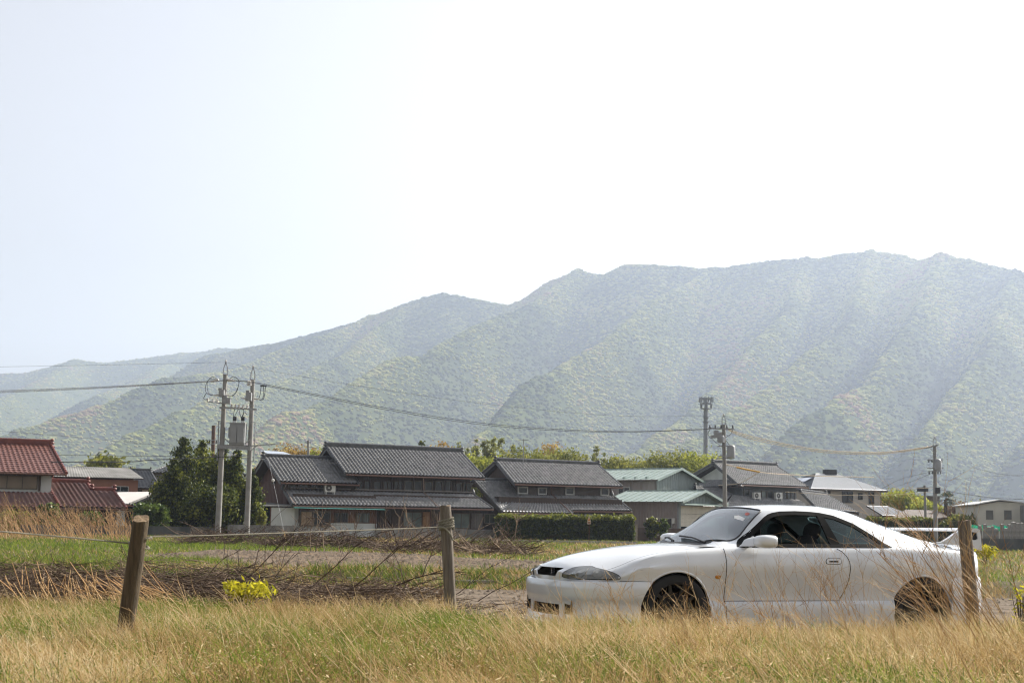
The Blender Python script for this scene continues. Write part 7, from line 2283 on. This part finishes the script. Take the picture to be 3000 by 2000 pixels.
wire('yellow sleeve on the cable in front of the tiled roof', [(2158, 1368, 96), (2190, 1375, 96), (2226, 1382, 96)], .06, mat('yellow_sleeve', (.55, .30, .03), .5, .1), 'cable_sleeve')
wire('pale cable crossing in front of the tiled house roof', [(2128, 1360, 97), (2226, 1382, 98), (2320, 1390, 101), (2440, 1395, 104), (2560, 1397, 107)], .028, M_YEL)
wire('tan cable dropping to the tiled house eave', [(2222, 1383, 96), (2190, 1403, 99), (2160, 1416, 104), (2105, 1421, 106)], .022, M_YEL)
wire('upper service wire from the beige house to the right pole', [(2600, 1432, 125), (2660, 1431, 117), (2735, 1428, 108.5)], .02, M_YEL)
wire('lower service wire from the beige house to the right pole', [(2300, 1440, 120), (2450, 1449, 116), (2600, 1449, 112), (2736, 1440, 108.3)], .016, M_YEL)
wire('diagonal stay from the beige house roof to the right pole', [(2585, 1430, 128), (2640, 1402, 120), (2716, 1384, 108.5)], .016)
wire('short diagonal stay below the right pole crossarms', [(2610, 1430, 126), (2670, 1410, 116), (2737, 1383, 108.2)], .012)
wire('upper wire running right from the tall right pole', [(2744, 1432, 108), (2830, 1447, 110), (2930, 1459, 112), (3060, 1462, 115)], .02)
wire('lower wire running right from the tall right pole', [(2744, 1445, 108), (2850, 1465, 110), (2930, 1473, 112), (3060, 1474, 115)], .012)
wire('faint wire crossing the hillside at the right', [(2744, 1408, 118), (2900, 1395, 125), (3060, 1388, 132)], .012)
wire('faint double wire at the far right', [(2850, 1370, 130), (2930, 1388, 128), (3060, 1402, 126)], .014)
wire('wire strung across the front of the farmhouse ridge', [(788, 1345, 97), (900, 1352, 99), (1010, 1357, 102)], .012)
# stay wire with yellow guard
g0, g1 = at(786, 1342, 96), at(850, 1640, 62)
st = thing('stay_wire', 'thin stay wire with ball and yellow guard left of the farmhouse', 'stay wire', g0)
MB().tube([Vector((0, 0, 0)), g1 - g0], .007, 5).build('strand', M_STEEL, st)
MB().lathe([(.01, -.1), (.08, -.06), (.1, 0), (.08, .06), (.01, .1)], (g1 - g0) * .30, 10).build('ball_insulator', M_INS, st, smooth=True)
MB().tube([(g1 - g0) * .80, (g1 - g0) * .86], .022, 6).build('guard', mat('guard_yellow', (.6, .36, .03), .6, .15), st)
# ------------------------------------------------------------------ fence posts and rope
M_POST = mat('weathered_post', (.05, .034, .017), .9, .4, 5, col2=(.14, .10, .055), stretch=(9, 9, .5), bump=1.0, bump_scale=26, bump_dist=.012, detail=8)
M_POST_G = mat('grey_post', (.10, .082, .062), .9, .4, 5, col2=(.24, .20, .155), stretch=(9, 9, .5), bump=1.0, bump_scale=26, bump_dist=.012, detail=8)
M_ENDGRAIN = mat('end_grain', (.13, .085, .045), .95, .4, 25, col2=(.26, .18, .10), bump=.8, bump_scale=50)
M_ROPE = mat('old_rope', (.16, .145, .105), .9, .3, 12, col2=(.28, .255, .195))
def fence_post(label, base_uv, top_uv, D, r, m, tilt_y=0.0, z0=0.0, sides=28, cut=0.0):
    b, t = at(*base_uv, D), at(*top_uv, D)
    ax = (t - b).normalized(); b = b - ax * ((b.z - z0) / ax.z)
    t = t + Vector((0, tilt_y, 0))
    root = thing('fence_post', label, 'fence post', b, 0, 'wooden fence posts')
    L_ = t - b; n = 22
    V, F = [], []
    zax = L_.normalized(); xa = Vector((0, 1, 0)).cross(zax).normalized(); ya = zax.cross(xa)
    sd = random.uniform(0, 50)
    for i in range(n + 1):
        f = i / n
        for k in range(sides):
            a = 2 * math.pi * k / sides
            crack = -.10 * max(0, math.cos(a * 1 + sd) ** 40) - .06 * max(0, math.cos(a + 1.9 + sd)) ** 60
            rr = r * (1.03 - .06 * f + .035 * mnoise.noise(Vector((math.cos(a) * 1.3, math.sin(a) * 1.3, f * 2 + sd))) + .02 * mnoise.noise(Vector((math.cos(a) * 6, math.sin(a) * 6, f * 1.5 + sd))) + crack)
            if i == n: rr *= .96
            V.append(L_ * f + (xa * math.cos(a) + ya * math.sin(a)) * rr + (zax * (.012 * mnoise.noise(Vector((a, sd, 0))) + cut * r * math.sin(a)) if i == n else Vector()))
    for i in range(n):
        for k in range(sides):
            a_, b_ = i * sides + k, i * sides + (k + 1) % sides
            F.append((a_, b_, b_ + sides, a_ + sides))
    MB().add(V, F).build('shaft', m, root, smooth=60)
    top = V[-sides:]
    MB().add([L_ * .9985] + top, [(0, 1 + k, 1 + (k + 1) % sides) for k in range(sides)]).build('end_grain', M_ENDGRAIN, root)
    return root, b, L_
post1, pb1, pl1 = fence_post('thick leaning fence post with sawn top at the left', (379, 1790), (424, 1518), 10.9, .066, M_POST, tilt_y=-.10, cut=.34)
post2, pb2, pl2 = fence_post('upright weathered fence post with rope coil in the middle', (1319, 1770), (1304, 1481), 14.7, .060, M_POST_G, sides=28)
post3, pb3, pl3 = fence_post('grey flat-topped fence post in front of the car tail', (2846, 1760), (2824, 1524), 13.4, .062, M_POST_G)

def rope_mesh(path, r, pitch, strands=3):
    """twisted strands along a path"""
    P = [Vector(p) for p in path]
    # resample evenly
    d = [0]
    for a, b in zip(P[:-1], P[1:]): d.append(d[-1] + (b - a).length)
    n = max(8, int(d[-1] / (pitch / 7)))
    Q = []
    j = 0
    for i in range(n + 1):
        s = d[-1] * i / n
        while j < len(d) - 2 and d[j + 1] < s: j += 1
        f = (s - d[j]) / max(1e-9, d[j + 1] - d[j])
        Q.append(P[j].lerp(P[j + 1], f))
    mb = MB()
    for k in range(strands):
        pts = []
        for i, q in enumerate(Q):
            t = (Q[min(i + 1, n)] - Q[max(i - 1, 0)]).normalized()
            up = Vector((0, 0, 1)) if abs(t.z) < .9 else Vector((1, 0, 0))
            x = up.cross(t).normalized(); y = t.cross(x)
            a = 2 * math.pi * (d[-1] * i / n / pitch + k / strands)
            pts.append(q + (x * math.cos(a) + y * math.sin(a)) * r * .62)
        mb.tube(pts, r * .50, 5)
    return mb
def rope_thing(label, path, r, pitch, strands=3, name='rope'):
    c = Vector(path[0])
    o = rope_mesh([Vector(p) - c for p in path], r, pitch, strands).build(name, M_ROPE, None, smooth=True)
    o.location = c
    return tag(o, label, 'rope', 'fence ropes')
sagL = [at(-150, 1546, 9.6), at(0, 1556, 9.9), at(120, 1566, 10.2), at(250, 1578, 10.5), at(384, 1591, 10.86)]
rope_thing('twisted rope running off the left edge from the leaning post', curve3(sagL, 12), .0058, .09)
mid_ = [at(438, 1571, 10.9), at(560, 1569, 11.3), at(750, 1563, 12.0), at(950, 1556, 12.9), at(1150, 1549, 13.9), at(1288, 1543, 14.6)]
rope_thing('twisted rope strung between the left and middle posts', curve3(mid_, 14), .0055, .09)
def coil(center, L_, r, turns, rise, rr, pitch, tilt=0.0):
    z = L_.normalized(); x = Vector((0, 1, 0)).cross(z).normalized(); y = z.cross(x)
    pts = []
    for i in range(int(turns * 28) + 1):
        a = 2 * math.pi * i / 28
        pts.append(center + (x * math.cos(a) + y * math.sin(a)) * r + z * (rise * i / 28 + tilt * math.cos(a)))
    return pts
c2 = at(1308, 1551, 14.7)
rope_thing('rope coiled several times round the middle post', coil(c2, pl2, .074, 4.2, .026, .012, .07, .008), .0125, .07)
tail = [at(1287, 1545, 14.62), at(1302, 1546, 14.60), at(1318, 1563, 14.60), at(1327, 1582, 14.61)]
rope_thing('loose rope tail hanging across the middle post', curve3(tail, 10), .010, .07)
c1 = at(414, 1576, 10.85)
rope_thing('upper rope loop round the leaning post', coil(c1, pl1, .075, 1.0, .004, .008, .06, .010), .008, .06)
c1 = at(408, 1597, 10.86)
rope_thing('lower rope loop round the leaning post', coil(c1, pl1, .076, 1.0, .002, .008, .06, -.014), .008, .06)

# ------------------------------------------------------------------ dry weeds, brush, reeds
M_STEM = ramp_mat('weed_stem', [(0, (.17, .085, .03)), (.5, (.40, .235, .095)), (1, (.66, .49, .27))], translucent=.15, rough=.7)
M_TWIG = ramp_mat('dead_twig', [(0, (.028, .016, .010)), (.5, (.085, .055, .037)), (1, (.30, .215, .14))], translucent=.0, rough=.85)
class Sticks:
    """many thin tapered three-sided sticks in one mesh, with a tone each"""
    def __init__(self): self.V = []; self.F = []; self.T = []; self.n = 0
    def stick(self, pts, r0, r1, tone):
        k = len(pts)
        for i, p in enumerate(pts):
            t = pts[min(i + 1, k - 1)] - pts[max(i - 1, 0)]
            a = Vector((0, 0, 1)) if abs(t.z) < .8 * t.length else Vector((1, .3, 0))
            x = a.cross(t); x.normalize(); y = t.cross(x); y.normalize()
            r = r0 + (r1 - r0) * i / (k - 1)
            for j in range(3):
                an = 2.094 * j
                q = p + x * (math.cos(an) * r) + y * (math.sin(an) * r)
                self.V.append((q.x, q.y, q.z)); self.T.append(tone)
        b = self.n
        for i in range(k - 1):
            for j in range(3):
                a_ = b + i * 3 + j; b_ = b + i * 3 + (j + 1) % 3
                self.F.append((a_, b_, b_ + 3, a_ + 3))
        self.n += k * 3
    def build(self, name, m, label, cat):
        o = np_mesh(name, self.V, self.F, m, attr={'tone': self.T})
        return tag(o, label, cat, kind='stuff')
U = random.uniform; G_ = random.gauss
def grow(S_, p, d, length, r, tone, depth, bend=.25, spread=.7, kids=3, droop=0.0):
    """a stem that forks"""
    n = 5 if depth else 4
    pts = [p.copy()]; q = p.copy(); dd = d.normalized()
    for i in range(n - 1):
        dd = (dd + Vector((G_(0, bend), G_(0, bend), G_(0, bend) - droop)) * .45).normalized()
        q = q + dd * (length / (n - 1)); pts.append(q.copy())
    S_.stick(pts, r, r * .45, tone)
    if depth:
        for c in range(kids):
            f = U(.35, 1.0); i = min(n - 2, int(f * (n - 1))); o = pts[i].lerp(pts[i + 1], f * (n - 1) - i)
            nd = (dd + Vector((G_(0, spread), G_(0, spread), G_(.1, spread * .6)))).normalized()
            grow(S_, o, nd, length * U(.35, .6), r * .6, min(1, max(0, tone + U(-.15, .15))), depth - 1, bend, spread, kids, droop)

# branched dry weeds in front of the car
S1 = Sticks()
for i in range(150):
    f = random.random()
    u = 1560 + 1330 * f
    D = U(11.6, 12.9)
    if (2590 < u < 2800 or 1860 < u < 2080) and random.random() < .6: continue
    p = at(u, 1800, D); p.z = gz1(p.x, D) - .01
    tall = U(.34, .60) if u < 2080 else U(.40, .86)
    if 2080 < u < 2300: tall *= .8
    if u < 1650: tall *= .7
    if random.random() < .45: tall *= .6
    grow(S1, p, Vector((G_(-.42, .28), G_(0, .2), 1)), tall, U(.0022, .0036), U(.35, 1.0), 2 if random.random() < .75 else 1, .22, .5, 3)
for i in range(24):
    u = random.choice((U(2500, 2620), U(2760, 2960), U(2760, 2960))); D = U(12.4, 13.6)
    p = at(u, 1800, D); p.z = gz1(p.x, D)
    grow(S1, p, Vector((G_(-.6, .3), G_(0, .2), 1)), U(.5, .95), U(.0024, .004), U(.3, 1.0), 2, .22, .55, 3)
for i in range(26):
    u = U(2780, 3050); D = U(10.5, 12.5)
    p = at(u, 1800, D); p.z = gz1(p.x, D)
    grow(S1, p, Vector((G_(-.7, .2), G_(0, .2), 1)), U(.7, 1.15), U(.003, .005), U(.3, .9), 2, .2, .5, 3)
# taller blown stems over the whole verge edge
for i in range(420):
    u = U(-60, 3060); D = U(9.5, 14.6)
    p = at(u, 1800, D)
    if D > float(verge_edge(np.array([p.x]))[0]) - .05: continue
    p.z = gz1(p.x, D)
    grow(S1, p, Vector((G_(-.75, .25), G_(0, .25), 1)), U(.2, .5), U(.002, .0035), U(.4, 1.0), 1 if random.random() < .35 else 0, .2, .5, 2)
# nearest blurred stems
for i in range(90):
    u = U(-60, 3060); D = U(6.6, 9.0)
    p = at(u, 1900, D); p.z = gz1(p.x, D)
    grow(S1, p, Vector((G_(-.8, .25), G_(0, .25), 1)), U(.25, .45), U(.002, .0035), U(.5, 1.0), 0, .2, .5, 2)
S1.build('dry_weeds', M_STEM, 'tangle of dry branching weeds in front of the car', 'weeds')

# heap of cut brushwood on the left
S2 = Sticks()
for i in range(7600):
    u = U(-60, 1240); D = U(15.2, 20.5) if u < 760 else U(15.4, 19.5)
    if u > 760 and random.random() < .35: continue
    p = at(u, 1750, D); p.z = gz1(p.x, D) + U(0, 1) ** 1.1 * (.42 + .34 * mnoise.noise(Vector((u / 90.0, D * .8, 3)))) * (1.0 if u < 760 else .8)
    a = U(0, 6.28)
    d = Vector((math.cos(a), math.sin(a) * .6, U(-.12, .32)))
    tone = min(1, max(0, G_(.45, .28)))
    L_ = U(.25, .8)
    pts = [p + d * (L_ * k / 3) + Vector((G_(0, .03), G_(0, .03), G_(0, .03))) for k in range(4)]
    S2.stick(pts, U(.003, .0075), .002, tone)
for i in range(58):
    u = U(-30, 1180); D = U(15.0, 20.0)
    p = at(u, 1750, D); p.z = gz1(p.x, D) + U(0, .15)
    grow(S2, p, Vector((G_(.1, .7), G_(0, .3), U(.35, 1.0))), U(.35, .7), U(.004, .008), U(.15, .75), 2, .3, .65, 3)
for (u, v, D, dx, dz, L_, r) in ((960, 1770, 17, .8, .55, 1.5, .02), (720, 1790, 16.5, .55, .8, 1.2, .014), (1060, 1745, 17.5, .9, .22, 1.3, .026), (560, 1780, 16, .5, .9, 1.0, .014), (430, 1760, 16, -.35, .9, 1.0, .014), (900, 1730, 18, .8, .5, 1.3, .018), (1190, 1720, 18, -.3, .9, .8, .012), (1230, 1790, 16.5, .9, .45, 1.4, .012), (1400, 1760, 18, .9, .75, 1.3, .012), (640, 1765, 17, .75, .55, 1.6, .018)):
    p = at(u, v, D); p.z = max(gz1(p.x, D), p.z)
    grow(S2, p, Vector((dx, 0, dz)), L_ * .72, r * .55, U(.08, .45), 2, .22, .55, 3)
for i in range(260):                                       # litter on the lane right of the heap
    u = U(1150, 1560); D = U(15.4, 21)
    p = at(u, 1750, D); p.z = gz1(p.x, D) + abs(G_(0, .03))
    a = U(0, 6.28); d = Vector((math.cos(a), math.sin(a) * .6, U(-.05, .2)))
    L_ = U(.15, .6)
    S2.stick([p + d * (L_ * k / 2) + Vector((G_(0, .02), 0, G_(0, .02))) for k in range(3)], U(.003, .008), .002, min(1, max(0, G_(.4, .25))))
LPn = []
for i in range(2600):
    u = U(-60, 1300); D = U(15.2, 20.0); p = at(u, 1750, D)
    LPn.append((p.x, D, gz1(p.x, D) + U(0, .30)))
V, F, TT = leaf_quads(np.array(LPn), .045, RNG.uniform(0, 1, len(LPn)))
tag(np_mesh('dead_leaves', V, F, LEAF['bare'], attr={'tone': TT}), 'withered brown leaves caught in the brushwood', 'leaves', kind='stuff')
S2.build('brushwood', M_TWIG, 'heap of cut brown brushwood behind the left fence posts', 'brushwood')
# sheaf of cut canes by the leaning post
S3 = Sticks()
for i in range(150):
    u = U(290, 540); D = U(14.6, 16.6)
    p = at(u, 1770, D); p.z = gz1(p.x, D) + U(0, .22)
    d = Vector((G_(-.8, .4), G_(0, .25), U(.05, .75))).normalized(); L_ = U(.2, .65)
    S3.stick([p, p + d * L_], U(.004, .008), .004, U(.1, .7))
for i in range(70):
    u = U(60, 300); D = U(14.8, 16.4)
    p = at(u, 1770, D); p.z = gz1(p.x, D) + U(0, .1)
    d = Vector((G_(-.3, .35), G_(0, .15), 1)).normalized(); L_ = U(.2, .6)
    S3.stick([p, p + d * L_ * .5 + Vector((G_(0, .02), 0, 0)), p + d * L_], U(.006, .011), .005, U(.25, .8))
S3.build('cut_canes', M_STEM, 'sheaf of pale cut canes at the foot of the leaning post', 'canes')
# twig heaps on the field
S4 = Sticks()
for (u0, u1, D0, D1, n, hh, tone) in ((760, 1120, 50, 56, 620, .40, .30), (1120, 1420, 44, 50, 420, .35, .45), (1380, 1560, 42, 47, 260, .35, .55), (520, 680, 54, 60, 220, .35, .35), (640, 760, 56, 62, 160, .4, .3)):
    for i in range(n):
        u = U(u0, u1); D = U(D0, D1)
        p = at(u, 1600, D); p.z = gz1(p.x, D) + U(0, hh) * math.sin(math.pi * (u - u0) / (u1 - u0)) ** .5
        a = U(0, 6.28); d = Vector((math.cos(a), .5 * math.sin(a), U(-.1, .6)))
        L_ = U(.4, 1.2)
        S4.stick([p + d * (L_ * k / 2) + Vector((G_(0, .06), 0, G_(0, .06))) for k in range(3)], U(.008, .018), .006, min(1, max(0, G_(tone, .22))))
for i in range(46):
    u = U(830, 1560); D = U(44, 56)
    p = at(u, 1600, D); p.z = gz1(p.x, D)
    grow(S4, p, Vector((G_(-.1, .6), 0, 1)), U(.7, 1.5), U(.012, .022), U(.4, 1.0), 1, .3, .6, 4)
S4.build('twig_heaps', M_TWIG, 'low heaps of dead twigs along the far edge of the dirt track', 'twigs')
# tall dead reeds on the far left, each a leaning stem with a fluffy head
S5 = Sticks()
RP, RT = [], []
for i in range(360):
    f = random.random() ** 1.0
    u = -80 + 470 * f; D = U(62, 78)
    if U(0, 1) < .25 and 110 < u < 200: continue
    p = at(u, 1600, D); p.z = gz1(p.x, D)
    h_ = U(.6, 1.65) * (1.15 - .35 * abs(f - .5)) * (1.25 if u < 60 else 1.0)
    d = Vector((G_(-.38, .28), 0, 1)).normalized()
    pts = [p, p + d * h_ * .5, p + (d + Vector((-.12, 0, -.04))).normalized() * h_]
    tone = min(1, max(0, G_(.35, .2)))
    S5.stick(pts, .012, .006, tone)
    for k in range(3):
        o = pts[1].lerp(pts[2], U(.1, .9)); dd = (d + Vector((G_(0, .6), 0, G_(.1, .4)))).normalized()
        S5.stick([o, o + dd * U(.15, .4)], .008, .005, tone)
    if random.random() < .5:
        for k in range(14):
            RP.append(pts[2] + Vector((G_(0, .09), G_(0, .09), G_(0, .10)))); RT.append(U(.1, .8))
S5.build('dead_reeds', M_STEM, 'stand of tall leaning dead reeds in front of the left block wall', 'reeds')
V, F, TT = leaf_quads(np.array([tuple(p) for p in RP]), .05, np.array(RT))
tag(np_mesh('reed_plumes', V, F, LEAF['bare'], attr={'tone': TT}), 'fluffy brown seed plumes on the dead reeds', 'reeds', kind='stuff')

# yellow-leaved shrub in front of the brush
def yellow_plant(label, u, v0, v1, D, w_px, n, leaf, name='yellow_shrub', kind='yellow', cat='shrub'):
    b = at(u, v1, D); tpp = at(u, v0, D); z0 = gz1(b.x, D)
    t = thing(name, label, cat, (b.x, D, z0))
    H_ = tpp.z - z0; W_ = w_px / FPX * D
    st_ = MB(); P = []
    for k in range(16):
        e = Vector((G_(0, W_ * .22), G_(0, W_ * .2), U(.55, .98) * H_))
        st_.tube([(0, 0, -.02), e * .5 + Vector((0, 0, .03)), e], [.006, .004, .003], 5)
        for j in range(n // 16):
            P.append((e.x + G_(0, W_ * .09), e.y + G_(0, W_ * .09), e.z + G_(0, H_ * .09)))
    st_.build('stems', M_BARK, t)
    P = np.array(P)
    V, F, TT = leaf_quads(P, leaf, np.clip(RNG.normal(.55, .25, len(P)), 0, 1), long=3.6)
    np_mesh('leaves', V, F, LEAF[kind], t, attr={'tone': TT})
    return t
yellow_plant('bright yellow-leaved shrub standing in front of the brushwood', 722, 1708, 1800, 14.6, 135, 640, .021)
yellow_plant('yellow flowering plant at the lower right edge', 2992, 1722, 1790, 13.2, 50, 64, .016, 'yellow_flowers', cat='flowers')
yellow_plant('patch of yellow blossom in the field right of the grey post', 2885, 1598, 1625, 40, 70, 320, .04, 'yellow_flowers', cat='flowers')

# warning sign on a rod
b = at(1725, 1600, 66); b.z = gz1(b.x, 66)
sg = thing('warning_sign', 'small triangular warning sign on a thin rod before the hedge', 'sign', b)
tz = at(1725, 1512, 66).z - b.z
s_ = 66 / FPX
MB().tube([(0, 0, 0), (.01, 0, tz * .5), (0, 0, tz - .05)], .015, 6).build('rod', mat('rusty_rod', (.12, .045, .025), .8, .2), sg)
plate = MB().prism([(-5.4 * s_, 0, tz - 22 * s_), (5.4 * s_, 0, tz - 22 * s_), (5.0 * s_, 0, tz - 13 * s_), (0.9 * s_, 0, tz), (-.9 * s_, 0, tz), (-5.0 * s_, 0, tz - 13 * s_)], (0, -.03, 0), (0, -.02, 0)).build('plate', mat('sign_white', (.55, .48, .38), .6, .1), sg)
MB().prism([(-3.8 * s_, 0, tz - 13 * s_), (3.8 * s_, 0, tz - 13 * s_), (0, 0, tz - 3 * s_)], (0, -.036, 0), (0, -.031, 0)).build('warning_triangle', mat('sign_orange', (.5, .2, .05), .6, .1), plate)
MB().box2((-4.2 * s_, -.036, tz - 20 * s_), (4.2 * s_, -.031, tz - 15.5 * s_)).build('text_panel', mat('sign_brown', (.25, .1, .06), .6, .6, 60), plate)

# graveyard on the right: stone pillars on plinths, green net behind
M_STONE = mat('grave_granite', (.13, .125, .115), .7, .3, 4, col2=(.27, .26, .24))
for i, (u, v0, v1, w, D, lab) in enumerate((
    (2871, 1537, 1562, 9, 86, 'leftmost slim gravestone below the green net'), (2886, 1533, 1563, 9, 88, 'second gravestone from the left below the net'),
    (2899, 1541, 1570, 12, 84, 'squat rounded gravestone third from the left'), (2908, 1538, 1564, 8, 89, 'slim gravestone fourth from the left'),
    (2919, 1546, 1572, 11, 83, 'low pale gravestone left of the tall dark one'), (2936, 1533, 1562, 9, 88, 'tall dark gravestone near the middle of the group'),
    (2948, 1545, 1570, 10, 84, 'low gravestone right of the tall dark one'), (2958, 1534, 1560, 9, 89, 'upright grey gravestone right of the middle'),
    (2970, 1527, 1566, 12, 86, 'tallest broad gravestone in the group'), (2983, 1530, 1562, 9, 88, 'gravestone right of the tallest one'),
    (2994, 1529, 1566, 10, 85, 'rightmost gravestone at the picture edge'))):
    b = at(u, v1, D); tp = at(u, v0, D)
    g0 = b.z
    t = thing('gravestone', lab, 'gravestone', (b.x, D, gz1(b.x, D)), U(-.15, .15), 'gravestones at the right')
    zb = gz1(b.x, D); ww = w / FPX * D / 2
    hh = tp.z - zb
    MB().box2((-ww * 2.0, -ww * 2.0, -.05), (ww * 2.0, ww * 2.0, .28)).build('plinth', M_STONE, t)
    MB().box2((-ww * 1.45, -ww * 1.45, .281), (ww * 1.45, ww * 1.45, .55)).build('base', M_STONE, t)
    MB().add([(sx * ww, sy * ww, .551) for sx, sy in ((-1, -1), (1, -1), (1, 1), (-1, 1))] + [(sx * ww * .94, sy * ww * .94, hh - .05) for sx, sy in ((-1, -1), (1, -1), (1, 1), (-1, 1))] + [(0, 0, hh)],
             [(0, 1, 5, 4), (1, 2, 6, 5), (2, 3, 7, 6), (3, 0, 4, 7), (4, 5, 8), (5, 6, 8), (6, 7, 8), (7, 4, 8), (3, 2, 1, 0)]).build('pillar', M_STONE, t)
a, b = at(2845, 1537, 93), at(2988, 1537, 93); z1 = at(2900, 1547, 93).z
nt_ = thing('green_net', 'bright green net strung behind the gravestones', 'net', (a.x, 93, 0))
V, F = [], []
for i in range(25):
    x = (b.x - a.x) * i / 24; sag = .05 * math.sin(i * 1.3)
    for z in (a.z + sag - .02, z1 - .15 + sag * .5):
        V.append((x, .05 * math.sin(i * .9), z))
for i in range(24): F.append((2 * i, 2 * i + 2, 2 * i + 3, 2 * i + 1))
MB().add(V, F).build('mesh_sheet', mat('net_green', (.02, .33, .19), .6, .2, 5, translucent=.4), nt_, recalc=False)
for i in range(5):
    MB().tube([((b.x - a.x) * i / 4, .06, .2), ((b.x - a.x) * i / 4, .06, a.z + .1)], .02, 5).build('stake', M_STEEL, nt_)
wall_thing('graveyard_wall', 'dark stone retaining wall below the gravestones', 'wall', 2852, 3080, 1578, 79, 0, .5, M_CONC_D, blocks=(.5, .25))
# narrow pale road edge in front of the hedge
fr0, fr1 = at(1370, 1596, 84), at(1860, 1598, 84)
ks = thing('concrete_kerb', 'thin pale concrete road edge below the hedge', 'kerb', (fr0.x, 84, gz1(fr0.x, 84)))
x = 0.0
while x < fr1.x - fr0.x:
    MB().box2((x, 0, -.1), (x + 1.96, .2, .16)).build('kerb_block', mat('pale_concrete', (.32, .3, .27), .85, .2, 2), ks); x += 2.0
# stubby boundary stakes and a weathered rail at the pole foot
for (u, v0, D, lab) in ((538, 1592, 74, 'leftmost short stake near the utility pole foot'), (580, 1588, 74, 'short leaning stake left of the utility pole foot'), (588, 1592, 75, 'thin short stake beside the leaning one'), (626, 1594, 75, 'short stake touching the left utility pole foot'), (708, 1597, 76, 'short stake between the utility pole feet'), (766, 1592, 72, 'short dark stake right of the utility poles')):
    b = at(u, v0, D); z0 = gz1(b.x, D)
    t = tag(MB().tube([(0, 0, -.1), (U(-.04, .04), 0, b.z - z0)], [.06, .05], 7).build('stake', M_POST_G, None, smooth=True), lab, 'stake', 'short stakes by the utility poles')
    t.location = (b.x, D, z0)
# ------------------------------------------------------------------ haze: the bright spring air between here and the hills
hz = MB().box2((-4500, -60, -70), (4500, 5600, 720))
m = bpy.data.materials.new('haze'); m.use_nodes = True
nt = m.node_tree; nt.nodes.clear()
o_ = nt.nodes.new('ShaderNodeOutputMaterial'); pv = nt.nodes.new('ShaderNodeVolumePrincipled')
pv.inputs['Color'].default_value = (0.695, 0.80, 1.0, 1)
pv.inputs['Density'].default_value = 1.9e-4
pv.inputs['Anisotropy'].default_value = 0.45
nt.links.new(pv.outputs[0], o_.inputs['Volume'])
haze = hz.build('haze', m)
tag(haze, 'pale bluish haze veiling the distant hills', 'haze', kind='stuff')
